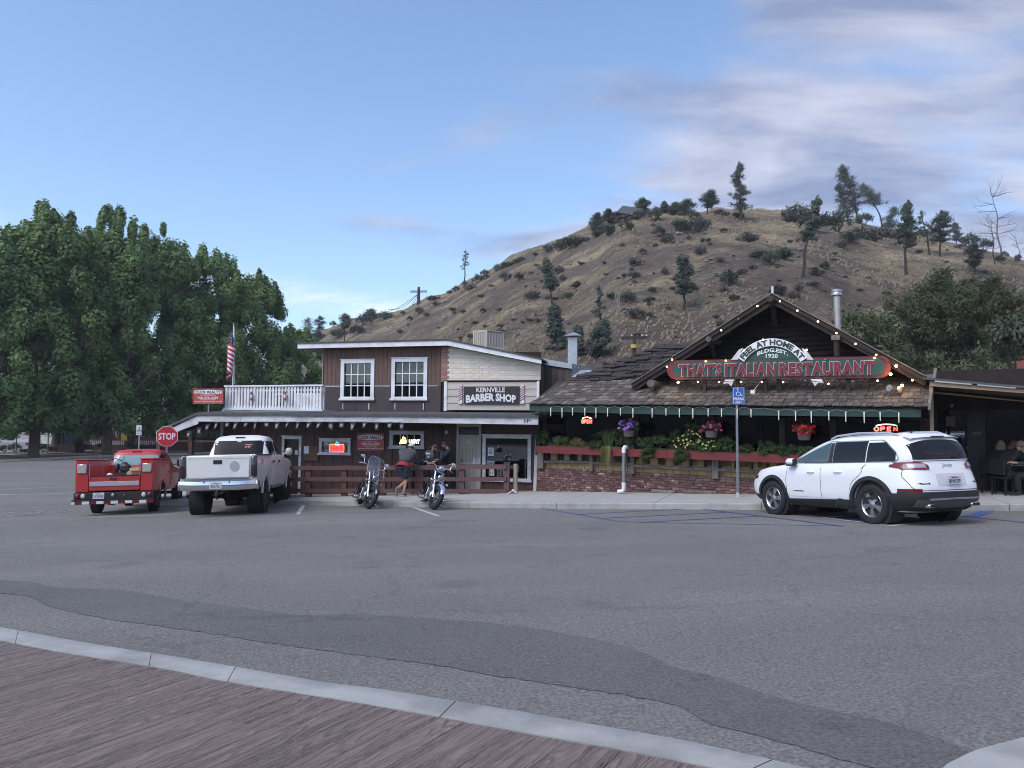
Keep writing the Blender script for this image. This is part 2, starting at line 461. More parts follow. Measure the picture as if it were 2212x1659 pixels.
g.grid(lambda a,b:A[round(a*400)].lerp(B[round(a*400)],b),400,3,flip=True)
for i,v in enumerate(g.v):g.v[i]=(v[0],v[1],zg(v[0],v[1])+.004)
mk('asphalt_patch',g,M_asph2,kind='structure')
kt=[(-260,1312),(0,1353),(185,1386),(450,1428),(700,1471),(820,1486),(1106,1531),(1281,1562),(1456,1592),(1606,1624),(1771,1662),(2000,1715),(2500,1840)]
kb=[(-260,1338),(0,1383),(120,1406),(350,1443),(500,1473),(750,1513),(950,1548),(1106,1577),(1306,1612),(1556,1661),(1800,1712),(2350,1850)]
KT=resample(pxline(kt,.035),90);KB=resample(pxline(kb,.035),90)
ks=thing('near_kerb',None,None,kind='structure')
joints=[0,14,22,38,46,62,78,90]
for a_,b_ in zip(joints,joints[1:]):
 g=Geo();n=b_-a_
 def fn(a,b):
  i=a_+a*n;j0=int(i);f=i-j0;j1=min(90,j0+1)
  sh=.003 if a==0 else(-.003 if a==1 else 0)
  t=KT[j0].lerp(KT[j1],f);o=KB[j0].lerp(KB[j1],f)
  dr=(KT[min(90,j0+1)]-KT[max(0,j0-1)]).normalized()
  if b==0:p=t+Vector((0,0,-.16))
  elif b<=.21:p=t+Vector((0,0,-.012))
  elif b<=.41:p=t.lerp(o,.06)
  elif b<=.61:p=t.lerp(o,.5)
  elif b<=.81:p=o+Vector((0,0,0))
  else:p=o+Vector((0,0,-.1))
  return p+dr*sh
 g.grid(fn,n,5,flip=True)
 mk('kerb_stone',g,M_kerb,ks,smooth=40)
M_plank=mat('stamped_concrete',(.215,.160,.143),.75,c2=(.262,.203,.180),scale=3.0,var=1.4,bump=.8,bscale=9,rv=.07,stretch=(26,1.6,4),dirt=(.14,.11,.108),dscale=.5,damt=.6)
def wood_rings(m,sc=2.2):
 nt=m.node_tree;N,L=nt.nodes,nt.links;b=N['Principled BSDF']
 tc=N.new('ShaderNodeTexCoord');mp=N.new('ShaderNodeMapping');mp.inputs['Scale'].default_value=(9,1.1,1)
 oi=N.new('ShaderNodeObjectInfo');ml=N.new('ShaderNodeMath');ml.operation='MULTIPLY';ml.inputs[1].default_value=61
 L.new(oi.outputs['Random'],ml.inputs[0]);ad=N.new('ShaderNodeVectorMath');ad.operation='ADD'
 L.new(tc.outputs['Object'],mp.inputs[0]);L.new(mp.outputs[0],ad.inputs[0]);L.new(ml.outputs[0],ad.inputs[1])
 n=N.new('ShaderNodeTexNoise');n.inputs['Scale'].default_value=.9;n.inputs['Detail'].default_value=1;L.new(ad.outputs[0],n.inputs['Vector'])
 m2=N.new('ShaderNodeMath');m2.operation='MULTIPLY';m2.inputs[1].default_value=85;L.new(n.outputs['Fac'],m2.inputs[0])
 sn=N.new('ShaderNodeMath');sn.operation='SINE';L.new(m2.outputs[0],sn.inputs[0])
 mr=N.new('ShaderNodeMapRange');L.new(sn.outputs[0],mr.inputs[0]);mr.inputs[1].default_value=.2;mr.inputs[2].default_value=1
 mr.inputs[3].default_value=0;mr.inputs[4].default_value=.38
 n3=N.new('ShaderNodeTexNoise');n3.inputs['Scale'].default_value=.5;L.new(ad.outputs[0],n3.inputs['Vector'])
 mm=N.new('ShaderNodeMath');mm.operation='MULTIPLY';L.new(mr.outputs[0],mm.inputs[0]);L.new(n3.outputs['Fac'],mm.inputs[1])
 src=b.inputs['Base Color'].links[0].from_socket
 mx=N.new('ShaderNodeMix');mx.data_type='RGBA';L.new(mm.outputs[0],mx.inputs[0]);L.new(src,mx.inputs[6]);mx.inputs[7].default_value=(.38,.31,.28,1)
 L.new(mx.outputs[2],b.inputs['Base Color'])
 bp=N.new('ShaderNodeBump');bp.inputs['Strength'].default_value=.8;bp.inputs['Distance'].default_value=.008
 L.new(sn.outputs[0],bp.inputs['Height'])
 L.new(b.inputs['Normal'].links[0].from_socket,bp.inputs['Normal']);L.new(bp.outputs[0],b.inputs['Normal'])
wood_rings(M_plank)
walk=thing('stamped_walk',None,None,kind='structure')
k0,k1=KB[8],KB[62]
kd=(k1-k0);kd.z=0;kd.normalize();kn=Vector((kd.y,-kd.x,0))
if kn.y>0:kn=-kn
ang=math.atan2(kn.y,kn.x)+math.pi/2
def kb_at(s):
 best=min(KB,key=lambda p:abs((p-k0).dot(kd)-s));i=KB.index(best)
 j=min(90,i+1)if(best-k0).dot(kd)<s else max(0,i-1)
 a,b=KB[min(i,j)],KB[max(i,j)]
 sa,sb=(a-k0).dot(kd),(b-k0).dot(kd)
 return a.lerp(b,0 if abs(sb-sa)<1e-6 else(s-sa)/(sb-sa))
s_=(KB[0]-k0).dot(kd)+.05;s_end=(KB[-1]-k0).dot(kd)-.2;base_mat_z=.033
rp=random.Random(3);row=0
while s_<s_end:
 w=.142;a0=kb_at(s_+.001);a1=kb_at(s_+w-.001);L0=rp.choice((.5,.9,1.3,1.7));d=.012
 while d<4.6:
  e=min(4.7,d+L0)
  if e>d+.05:
   c=(a0+a1)/2+kn*d
   if abs(c.x)<.95*(c.y+2.2)+.6 and c.y>-.6:
    g=Geo();dz=rp.uniform(-.0015,.0015)
    cs=[a0+kn*d,a1+kn*d,a1+kn*(e-.002),a0+kn*(e-.002)]
    cs=[Vector((p.x,p.y,zg(p.x,p.y)+.034+dz))for p in cs]
    o=Vector((cs[0].x,cs[0].y,cs[0].z));Mi=Matrix.Rotation(-ang,3,'Z')
    loc=[Mi@(p-o)for p in cs]
    tp=[]
    cen=sum(loc,Vector())/4
    for p in loc:tp.append(p.lerp(cen,.0)+(cen-p).normalized()*.0015+Vector((0,0,0)))
    mid=[p-Vector((0,0,.004))for p in loc];bt=[p-Vector((0,0,.03))for p in loc]
    v=tp+mid+bt
    f=[(0,1,2,3)]+[(i,4+i,4+(i+1)%4,(i+1)%4)for i in range(4)]+[(4+i,8+i,8+(i+1)%4,4+(i+1)%4)for i in range(4)]
    if(tp[1]-tp[0]).cross(tp[2]-tp[0]).z<0:f=[q[::-1]for q in f]
    g._add(v,f)
    ob=mk('plank',g,M_plank,walk)
    ob.location=o;ob.rotation_euler=(0,0,ang)
  d=e;L0=rp.uniform(.8,1.8)
 s_+=w;row+=1
g=Geo()
q0=KB[0];q1=KB[-1]
g.grid(lambda a,b:(lambda p:(p.x,p.y,zg(p.x,p.y)+.026))(KB[round(a*90)].lerp(KB[round(a*90)]+kn*6.5,b)),90,2,flip=True)
mk('walk_bed',g,mat('walk_joint',(.09,.07,.07),.9),walk)
cp=[(2470,1520),(2330,1555),(2212,1592),(2120,1616),(2065,1640),(2035,1660),(2000,1715)]
C1=pxline(cp,.03,4)
g=Geo()
top=[p for p in C1];far=[Vector((p.x+1.6,p.y-.9,0))for p in C1]
for p in far:p.z=zg(p.x,p.y)+.03
nn=len(top)-1
def cfn(a,b):
 i=round(a*nn)
 if b<.2:return top[i]-Vector((0,0,.12))
 if b<.5:return top[i]
 return top[i].lerp(far[i],(b-.34)/.66)
g.grid(cfn,nn,3,flip=False)
mk('corner_slab',g,M_kerb,kind='structure')
KL=[(-13.1,70),(-13.0,45),(-12.8,31),(-12.5,27.2),(-11.9,25.4),(-10.4,24.6),(-8.6,24.4),(-6.6,23.8),(-3.3,21.9),(0,20.3),(5.8,18.05),(10.2,16.5),(16,14.6),(24,12)]
KP=resample(catmull([Vector((x,y,0))for x,y in KL],6),200)
def ykerb(X):
 if X<=-8.6:return 24.4
 return interp(X,[(x,y)for x,y in KL[6:]])
def zs(X,Y):
 return zg(X,Y)+.15+.028*max(0,min(3.5,Y-ykerb(X)))
side=thing('sidewalk',None,None,kind='structure')
def inner(p,w):
 i=min(range(len(KP)),key=lambda k:(KP[k]-p).length);a=KP[max(0,i-1)];b=KP[min(200,i+1)]
 t=(b-a).normalized();return p+Vector((-t.y,t.x,0))*w
i=34
while i<200:
 j=min(200,i+6)
 gk=Geo();gs=Geo()
 seg=KP[i:j+1];n=len(seg)-1
 def pos(a,w,off):
  k=round(a*n);p=inner(seg[k],w);dr=(seg[-1]-seg[0]).normalized()
  sh=.006 if k==0 else(-.006 if k==n else 0)
  p=p+dr*sh
  return Vector((p.x,p.y,0)),off
 def kf(a,b):
  w,dz=[(-.01,-.2),(0,.125),(.02,.15),(.15,.15),(.15,-.1)][round(b*4)]
  p,_=pos(a,w,dz);return(p.x,p.y,zg(p.x,p.y)+dz)
 gk.grid(kf,n,4)
 mk('kerb_stone',gk,M_kerb,side,smooth=30)
 def sf(a,b):
  w=[.156,.156,1.6,3.2,5.2,9.0][round(b*5)]
  p,_=pos(a,w,0);z=zs(p.x,p.y)if p.y<60 else zg(p.x,p.y)+.15
  return(p.x,p.y,z-(.2 if b==0 else 0))
 gs.grid(sf,n,5)
 mk('slab',gs,M_conc,side)
 i=j
def strip(pts,w,name,m_,dz=.004,n=6):
 pts=resample([G(u,v,dz)for u,v in pts],n*max(1,len(pts)-1));g=Geo();k=len(pts)-1
 def fn(a,b):
  i=round(a*k);t=(pts[min(k,i+1)]-pts[max(0,i-1)]);t.z=0;t.normalize();nrm=Vector((-t.y,t.x,0))
  p=pts[i]+nrm*(b-.5)*w;return(p.x,p.y,zg(p.x,p.y)+dz)
 g.grid(fn,k,1,flip=True)
 return mk(name,g,m_,kind='structure')
strip([(656,1091),(643,1111)],.11,'parking_line',M_white)
strip([(888,1094),(948,1115)],.11,'parking_line',M_white)
strip([(388,1100),(470,1087)],.11,'parking_line',M_white)
strip([(762,1108),(790,1078)],.11,'parking_line',M_white)if False else None
strip([(-60,1069),(90,1067),(180,1064),(225,1060)],.14,'lane_line',M_white)
strip([(-60,1059),(110,1053),(150,1050)],.10,'lane_line',M_white,.005)
for pts in([(1166,1097),(1341,1127),(1600,1132),(1821,1136)],[(1506,1098),(1660,1116),(1821,1136)],[(1246,1111),(1501,1098)],[(1306,1119),(1571,1106)],[(1381,1128),(1651,1114)],[(2051,1112),(2212,1128),(2300,1140)]):
 strip(pts,.09,'blue_parking_line',M_blue,.004 if pts[0][0]==1166 else(.0085 if pts[0][0]==1506 else .006))
strip([(2096,1117),(2138,1101)],.26,'blue_parking_line',M_blue,.006)
sq=[G(1770,1118),G(1895,1109),G(2060,1124),G(1925,1137)]
def sqf(k,dz):
 c=sum(sq,Vector())/4
 return[(lambda p:(p.x,p.y,zg(p.x,p.y)+dz))(c+(p-c)*k)for p in sq][::-1]
g=Geo();g.poly(sqf(1,.004));mk('parking_symbol_border',g,M_white,kind='structure')
g=Geo();g.poly(sqf(.86,.0075));mk('parking_symbol_field',g,M_blue,kind='structure')
c0=G(30,1109);c1=G(150,1106);c2=G(10,1098)
ex=(c1-c0);ex.z=0;L_=ex.length;ex.normalize();ey_=Vector((-ex.y,ex.x,0))
g=Geo();add_text(g,'STOP',-L_*1.15,L_*.95,0,2.3,0,thick=0,fn=lambda x,y,z:(lambda p:(p.x,p.y,zg(p.x,p.y)+.005))(c0+ex*x*1.0+ey_*(z-1.2)))
g.v=[v for v in g.v];mk('road_word',g,M_white,kind='structure')
M_fkerb=mat('far_kerb',(.42,.39,.34),.85,c2=(.50,.47,.41),scale=2)
M_mulch=mat('bark_mulch',(.085,.055,.042),.95,c2=(.15,.10,.075),scale=3,bump=.8,bscale=14)
fk=[G(-200,1008),G(0,999),G(100,993),G(200,988),G(320,984),G(430,981),G(570,975),G(640,972)]
fk=resample(catmull(fk,5),60)
fs_=[G(-200,988,.1),G(0,985,.1),G(100,981,.1),G(200,978,.1),G(320,973,.1),G(430,969,.1),G(570,965,.1),G(640,963,.1)]
fs_=resample(catmull(fs_,5),60)
g=Geo()
def ff(a,b):
 i=round(a*60);t=fk[i];dz=[-.02,.14,.15,.15][round(b*3)];w=[0,.03,.3,.3][round(b*3)]
 d=(fs_[i]-t);d.z=0;d.normalize();p=t+d*w;return(p.x,p.y,zg(p.x,p.y)+dz-(.3 if b==1 else 0))
g.grid(ff,60,3)
mk('far_kerb',g,M_fkerb,kind='structure')
g=Geo()
g.grid(lambda a,b:(lambda p:(p.x,p.y,zg(p.x,p.y)+.11+.05*math.sin(b*math.pi)+.03*noise.noise(p*.8)))(fk[round(a*60)].lerp(fs_[round(a*60)],.05+.95*b)),60,8)
mk('planting_bed',g,M_mulch,kind='structure')
g=Geo()
g.grid(lambda a,b:(lambda p,q:(p.x,p.y,zg(p.x,p.y)+.17))(fs_[round(a*60)]+Vector((-.1,2.2,0))*b,0),60,2)
mk('far_sidewalk',g,M_conc,kind='structure')
g=Geo()
g.grid(lambda a,b:(lambda p:(p.x,p.y,zg(p.x,p.y)+.14+.5*b*0))(fs_[round(a*60)]+Vector((-.1,2.2,0))+Vector((-.5,60,0))*b),60,2)
mk('far_garden',g,mat('garden_soil',(.06,.06,.04),.95,c2=(.10,.085,.06),scale=.8,bump=.5),kind='structure')
CREST=[(300,760),(500,745),(640,737),(700,712),(760,692),(870,674),(905,657),(960,641),(1010,613),(1060,591),(1120,566),(1180,546),(1240,521),(1290,501),(1330,472),(1370,463),(1410,469),(1440,466),(1500,474),(1550,463),(1600,471),(1700,474),(1760,470),(1810,474),(1900,491),(1950,498),(2000,510),(2060,525),(2120,540),(2212,562),(2400,600),(2700,640),(3100,700)]
cu_=[((x-CW/2)/FPX)for x,y in CREST]
def crest(u):
 x=u*FPX+CW/2
 y=interp(x,CREST)
 D=interp(x,[(600,300),(900,235),(1100,205),(1300,185),(1700,175),(2212,160),(3100,150)])
 p=P(x,y,D)
 return D,p.z
def foot(u):return interp(u,[(-.36,125),(-.30,100),(-.2,56),(0,36),(.3,31),(.45,38),(.7,34),(1.2,34)])
def hill_z(X,Y):
 if Y<5:return-3
 u=X/Y;D,zc=crest(u);Yf=foot(u)
 zf=zg(X,Yf)-.3
 q=max(0,min(1,(u+.37)/.085));zc=zf+(zc-zf)*q*q*(3-2*q)
 t=(Y-Yf)/(D-Yf)
 if t<=0:return zf+t*4
 if t<=1:
  q=t*(1.12-.12*t)
  z=zf+(zc-zf)*(.08*math.sin(math.pi*t)+q)/(1.0)
  a=min(1,t*5)*min(1,(1.02-t)*5)
  n=noise.fractal(Vector((X*.02,Y*.02,1)),1,2,4)*4.2*(1-t)**.5+noise.fractal(Vector((X*.09,Y*.09,4)),.9,2.1,4)*1.0+noise.noise(Vector((X*.5,Y*.5,9)))*.28
  rid=abs(noise.noise(Vector((X*.035+Y*.02,Y*.012,7))))*2.5
  return z+a*(n-rid)*.75+.18*noise.noise(Vector((X*.7,Y*.4,3)))
 s2=t-1
 return zc-s2*(D-Yf)*.10-s2*s2*20
M_hill=bpy.data.materials.new('hillside');M_hill.use_nodes=True
def hill_mat():
 nt=M_hill.node_tree;N,L=nt.nodes,nt.links;b=N['Principled BSDF'];b.inputs['Roughness'].default_value=.95
 b.inputs['Specular IOR Level'].default_value=.1
 tc=N.new('ShaderNodeTexCoord')
 def nz(sc,det,st=(1,1,1),rot=(0,0,0)):
  mp=N.new('ShaderNodeMapping');mp.inputs['Scale'].default_value=st;mp.inputs['Rotation'].default_value=rot
  L.new(tc.outputs['Object'],mp.inputs[0])
  n=N.new('ShaderNodeTexNoise');n.inputs['Scale'].default_value=sc;n.inputs['Detail'].default_value=det;n.inputs['Roughness'].default_value=.65
  L.new(mp.outputs[0],n.inputs['Vector']);return n.outputs['Fac']
 def ramp(x,a,b_):
  r_=N.new('ShaderNodeMapRange');L.new(x,r_.inputs[0]);r_.inputs[1].default_value=a;r_.inputs[2].default_value=b_;return r_.outputs[0]
 def mix(f,a,c):
  m=N.new('ShaderNodeMix');m.data_type='RGBA'
  if isinstance(f,float):m.inputs[0].default_value=f
  else:L.new(f,m.inputs[0])
  for i,x in((6,a),(7,c)):
   if isinstance(x,tuple):m.inputs[i].default_value=x+(1,)
   else:L.new(x,m.inputs[i])
  return m.outputs[2]
 dirt=mix(ramp(nz(.35,6),.35,.65),(.105,.080,.070),(.180,.142,.118))
 grass=mix(ramp(nz(1.1,5,(1,2.2,1),(0,0,.6)),.35,.65),(.28,.225,.14),(.42,.345,.22))
 sepz=N.new('ShaderNodeSeparateXYZ');L.new(tc.outputs['Object'],sepz.inputs[0])
 hz=ramp(sepz.outputs[2],0,48)
 ad=N.new('ShaderNodeMath');ad.operation='MULTIPLY_ADD';L.new(hz,ad.inputs[0]);ad.inputs[1].default_value=.20
 L.new(nz(.085,8,(1,1.6,1.6),(0,0,.5)),ad.inputs[2])
 c=mix(ramp(ad.outputs[0],.54,.70),dirt,grass)
 c=mix(ramp(nz(.8,7,(1,1,2.2)),.56,.68),c,(.16,.15,.14))
 c=mix(ramp(nz(2.6,5,(1,2,1)),.53,.66),c,(.09,.08,.072))
 c=mix(ramp(nz(1.5,6,(1,1.5,2)),.55,.63),c,(.070,.072,.055))
 L.new(c,b.inputs['Base Color'])
 bp=N.new('ShaderNodeBump');bp.inputs['Strength'].default_value=1;bp.inputs['Distance'].default_value=.9
 L.new(nz(.9,9,(1,1.4,1)),bp.inputs['Height']);L.new(bp.outputs[0],b.inputs['Normal'])
hill_mat()
us=np.linspace(-.375,1.15,420)
def hill_t():return np.concatenate([np.linspace(0,1.0,230)**1.15,np.linspace(1.02,1.3,10)])
ts=hill_t();V=[]
for t in ts:
 for u in us:
  D,zc=crest(u);Yf=foot(u)
  Y=Yf+t*(D-Yf);X=u*Y;V.append((X,Y,hill_z(X,Y)))
nu=len(us);F_=[]
for j in range(len(ts)-1):
 for i in range(nu-1):
  a=j*nu+i;F_.append((a,a+1,a+nu+1,a+nu))
me=bpy.data.meshes.new('hill');me.from_pydata(V,[],F_);me.materials.append(M_hill)
auto_smooth(me,60)
mk('hill',me,None,kind='structure')
def H(u,v):
 d=ray(u,v);lo=40.0
 Y=lo;prev=None
 while Y<330:
  p=d*(Y/d.y)
  if CAMZ+p.z<hill_z(p.x,p.y):
   return Vector((p.x,Y,hill_z(p.x,Y)))
  Y+=.5
 x=u;D,zc=crest((u-CW/2)/FPX);p=P(u,v,D);return Vector((p.x,D,zc))
g=Geo();g.box(-170,90,-31,-26,-3,6.5);mk('unseen_reflection_wall',g,mat('unseen_wall_brown',(.07,.05,.045),.9,c2=(.11,.085,.07),scale=.4),kind='structure')  # unseen wall mass behind the camera, added to darken window reflections and block low sky
# ================================================================ kit shared by the buildings
class Th:
 def __init__(s,name,label,cat,F,base=(0,0,0),group=None,kind=None):
  s.F=F;s.b=Vector(base)
  if F is None:s.T=Matrix.Translation(s.b)
  else:s.T=Matrix.Translation(F.w(*base))@Matrix.Rotation(-F.a,4,'Z')
  s.e=thing(name,label,cat,group=group,kind=kind,T=s.T)
 def part(s,name,g,m,parent=None,smooth=False,label=None,kind=None):
  b=s.b;g.v=[(v[0]-b.x,v[1]-b.y,v[2]-b.z)for v in g.v]
  return mk(name,g,m,parent or s.e,smooth,label,kind=kind)
 def inst(s,name,me,loc,parent=None,rot=None):
  o=bpy.data.objects.new(name,me);COL.objects.link(o);o.parent=parent or s.e
  o.location=Vector(loc)-s.b
  if rot:o.rotation_euler=rot
  return o
def solo(F,name,g,m,label,cat,group=None,smooth=False,kind=None):
 xs=[v[0]for v in g.v];ys=[v[1]for v in g.v];zz=[v[2]for v in g.v]
 b=Vector(((min(xs)+max(xs))/2,(min(ys)+max(ys))/2,min(zz)))
 g.v=[(v[0]-b.x,v[1]-b.y,v[2]-b.z)for v in g.v]
 T=Matrix.Translation(b)if F is None else Matrix.Translation(F.w(*b))@Matrix.Rotation(-F.a,4,'Z')
 return mk(name,g,m,None,smooth,label,cat,group,kind,T=T)
def glass_mat(name,tint=(.55,.6,.62),refl=.12,rough=.02):
 m=bpy.data.materials.new(name);m.use_nodes=True;nt=m.node_tree;N,L=nt.nodes,nt.links
 N.remove(N['Principled BSDF']);out=N['Material Output']
 t=N.new('ShaderNodeBsdfTransparent');t.inputs[0].default_value=tuple(tint)+(1,)
 gl=N.new('ShaderNodeBsdfGlossy');gl.inputs['Roughness'].default_value=rough;gl.inputs[0].default_value=(.9,.93,1,1)
 fr=N.new('ShaderNodeFresnel');fr.inputs[0].default_value=1.5
 ad=N.new('ShaderNodeMath');ad.operation='ADD';L.new(fr.outputs[0],ad.inputs[0]);ad.inputs[1].default_value=refl;ad.use_clamp=True
 mx=N.new('ShaderNodeMixShader');L.new(ad.outputs[0],mx.inputs[0]);L.new(t.outputs[0],mx.inputs[1]);L.new(gl.outputs[0],mx.inputs[2])
 L.new(mx.outputs[0],out.inputs[0]);MATS[name]=m;return m
M_glass=glass_mat('window_glass',(.5,.54,.56),.02)
M_rglass=glass_mat('restaurant_glass',(.42,.42,.44),.03)
M_glassd=glass_mat('dark_window_glass',(.32,.34,.36),.04)
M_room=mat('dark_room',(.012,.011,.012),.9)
M_wht=mat('white_paint',(.70,.71,.73),.6,c2=(.78,.79,.81),scale=4,bump=.1,dirt=(.38,.37,.37),dscale=2.2,damt=.5)
M_whtw=mat('weathered_white_paint',(.52,.53,.55),.7,c2=(.64,.65,.67),scale=3,bump=.2,dirt=(.22,.20,.19),dscale=1.7,damt=.7,stretch=(1,1,2.5))
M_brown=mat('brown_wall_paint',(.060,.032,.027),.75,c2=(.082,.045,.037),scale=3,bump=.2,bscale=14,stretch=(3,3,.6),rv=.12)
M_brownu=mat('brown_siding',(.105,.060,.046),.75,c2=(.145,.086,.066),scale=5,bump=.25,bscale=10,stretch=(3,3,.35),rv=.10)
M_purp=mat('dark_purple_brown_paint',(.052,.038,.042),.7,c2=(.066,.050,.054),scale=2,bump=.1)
M_fence=mat('fence_brown_paint',(.092,.046,.042),.65,c2=(.115,.060,.055),scale=3,bump=.15,bscale=18,rv=.08)
M_rooff=mat('dark_roofing',(.07,.068,.075),.9,c2=(.10,.097,.10),scale=6,bump=.4)
M_beige=mat('beige_siding',(.47,.41,.38),.7,c2=(.53,.47,.43),scale=2.5,bump=.1,stretch=(.6,1,4),rv=.05,dirt=(.27,.23,.21),dscale=1.4,damt=.35)
M_cream=mat('cream_brick',(.74,.66,.56),.8,c2=(.80,.73,.63),scale=5,bump=.2,rv=.07,dirt=(.58,.54,.47),dscale=.9,damt=.35)
M_pinkb=mat('pink_quoin_brick',(.30,.16,.13),.8,c2=(.38,.22,.18),scale=6,rv=.15)
M_black=mat('black',(.012,.012,.014),.6)
M_paper=mat('paper',(.66,.67,.70),.8)
M_ink=mat('ink',(.06,.06,.07),.8)
M_signred=mat('sign_red',(.36,.045,.035),.5,c2=(.42,.06,.045),scale=3)
M_signwht=mat('sign_white',(.72,.72,.73),.5)
M_signdk=mat('sign_brown_black',(.030,.018,.020),.5)
M_galv=mat('galvanised_steel',(.38,.40,.42),.45,.7,c2=(.48,.50,.52),scale=5,bump=.05)
M_steel=mat('pole_steel',(.22,.24,.25),.5,.6,c2=(.28,.30,.31),scale=8)
M_grayw=mat('weathered_wood',(.11,.095,.085),.9,c2=(.19,.17,.15),scale=4,bump=.5,stretch=(3,3,.5),rv=.15)
M_cable=mat('cable',(.03,.03,.03),.6)
def fbox(F,y,u0,v0,u1,v1):
 um,vm=(u0+u1)/2,(v0+v1)/2
 return F.x(u0,vm,y),F.x(u1,vm,y),F.z(um,v1,y),F.z(um,v0,y)
def text_px(g,F,y,s,TL,TR,BL,BR,offset=0.0,thick=.006,spacing=1.0,arch=None):
 def fn(a,yy,b):
  if arch:u,v=arch(a,b)
  else:
   u=lerp(lerp(BL[0],BR[0],a),lerp(TL[0],TR[0],a),b);v=lerp(lerp(BL[1],BR[1],a),lerp(TL[1],TR[1],a),b)
  x,z=F.px(u,v,y);return(x,yy,z)
 return add_text(g,s,0,1,0,1,y-thick/2,offset=offset,thick=thick,spacing=spacing,fn=fn)
def poly_px(g,F,pts,y0,y1):
 ym=min(y0,y1)
 return g.prism([F.px(u,v,ym)for u,v in pts],y0,y1)
def pieces(x0,x1,z0,z1,opens,w,gap,min_w=.02,zf0=None):
 """vertical boards x0..x1 with rectangular openings cut out: yields rects"""
 xs=[x0]
 x=x0
 while x<x1-1e-6:x=min(x1,x+w);xs.append(x)
 out=[]
 for a,b in zip(xs,xs[1:]):
  cuts=sorted({a,b}|{o[k]for o in opens for k in(0,1)if a+1e-4<o[k]<b-1e-4})
  for i,(c,d)in enumerate(zip(cuts,cuts[1:])):
   cc=c+(gap/2 if i==0 else 0);dd=d-(gap/2 if i==len(cuts)-2 else 0)
   if dd-cc<min_w:continue
   zb=zf0((c+d)/2)if zf0 else z0
   segs=[(zb,z1 if not callable(z1)else z1((c+d)/2))]
   for o in opens:
    if o[0]<(c+d)/2<o[1]:
     ns=[]
     for p,q in segs:
      if o[3]<=p or o[2]>=q:ns.append((p,q));continue
      if o[2]>p:ns.append((p,o[2]))
      if o[3]<q:ns.append((o[3],q))
     segs=ns
   for p,q in segs:
    if q-p>.01:out.append((cc,dd,p,q))
 return out
def window(th,name,x0,x1,z0,z1,y,nx,nz,frame=.09,depth=.05,m=None,sill=.05,mull=.022,room=.9,curtain=None,glass=None,roomcol=None):
 m=m or M_wht
 g=Geo()
 g.box(x0-frame,x0,y-depth,y+.01,z0-frame*.4,z1+frame);g.box(x1,x1+frame,y-depth,y+.01,z0-frame*.4,z1+frame)
 g.box(x0+.001,x1-.001,y-depth+.003,y+.01,z1,z1+frame-.002)
 g.box(x0-frame-.03,x1+frame+.03,y-depth-.05,y+.01,z0-frame,z0-frame*.4-.001)
 g.box(x0+.001,x1-.001,y-depth+.003,y+.01,z0-frame*.4,z0)
 g.box(x0-frame*1.25,x1+frame*1.25,y-depth-.02,y+.01,z1+frame+.001,z1+frame+.022)
 fr=th.part('window',g,m)
 xi=[x0+(x1-x0)*i/nx for i in range(nx+1)];zi=[z0+(z1-z0)*i/nz for i in range(nz+1)]
 for i in range(nx):
  for j in range(nz):
   g=Geo();g.box(xi[i]+mull/2,xi[i+1]-mull/2,y+.03,y+.036,zi[j]+mull/2,zi[j+1]-mull/2)
   th.part('pane',g,glass or M_glass,fr)
 for i in range(1,nx):th.part('muntin',Geo().box(xi[i]-mull/2,xi[i]+mull/2,y+.005,y+.045,z0,z1),m,fr)
 for j in range(1,nz):th.part('muntin',Geo().box(x0+.001,x1-.001,y+.008,y+.042,zi[j]-mull/2,zi[j]+mull/2),m,fr)
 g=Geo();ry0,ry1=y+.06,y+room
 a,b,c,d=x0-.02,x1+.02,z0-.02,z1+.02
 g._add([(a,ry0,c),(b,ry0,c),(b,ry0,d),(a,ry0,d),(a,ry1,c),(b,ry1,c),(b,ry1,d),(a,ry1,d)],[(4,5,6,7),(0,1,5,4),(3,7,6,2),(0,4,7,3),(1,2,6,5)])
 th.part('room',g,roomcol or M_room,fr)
 if curtain:
  for(a,b,c,d)in curtain:
   g=Geo();n=26
   g.grid(lambda p,q:(a+(b-a)*p,y+.10+.018*math.sin(p*22+q*1.5),c+(d-c)*q),n,4)
   th.part('curtain',g,mat('curtain_cloth',(.50,.54,.58),.9,c2=(.60,.64,.68),scale=3),fr)
 return fr
# ================================================================ LEFT: two-storey brown wooden building with the barber shop
LB=Frame(0.8,24.6,math.atan(.2))
def lz(X,y):p=LB.w(X,y);return zs(p.x,p.y)
B1=Th('wooden_shop_building','brown wooden two-storey shop building with a white balcony and barber shop','building',LB,(-4,0,lz(-4,0)))
XL,XR=LB.x(480,960),LB.x(1157,990)
ZF=LB.z(800,907,0)+.05
dA=fbox(LB,0,614,948.5,645.7,1080);wA=fbox(LB,0,696,954,752,976.5);wB=fbox(LB,0,849,939,909.5,962.5)
dB=fbox(LB,0,991,944,1034,1076);tB=fbox(LB,0,993,922,1034,939);wC=fbox(LB,0,1049.5,947,1140,1033)
zfl=lambda x:lz(x,0)-.05
dA=(dA[0],dA[1],-2,dA[3]);dB=(dB[0],dB[1],-2,dB[3])
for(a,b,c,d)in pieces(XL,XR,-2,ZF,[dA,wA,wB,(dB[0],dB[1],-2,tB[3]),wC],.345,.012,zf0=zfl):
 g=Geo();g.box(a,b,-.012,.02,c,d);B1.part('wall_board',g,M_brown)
g=Geo()
for(a,b,c,d)in pieces(XL,XR,-2,ZF,[dA,wA,wB,(dB[0],dB[1],-2,tB[3]),wC],50,0,zf0=zfl):g.box(a,b,.021,.05,c,d)
B1.part('wall_backing',g,mat('dark_gap',(.02,.012,.01),.9))
g=Geo();zb=-1.4
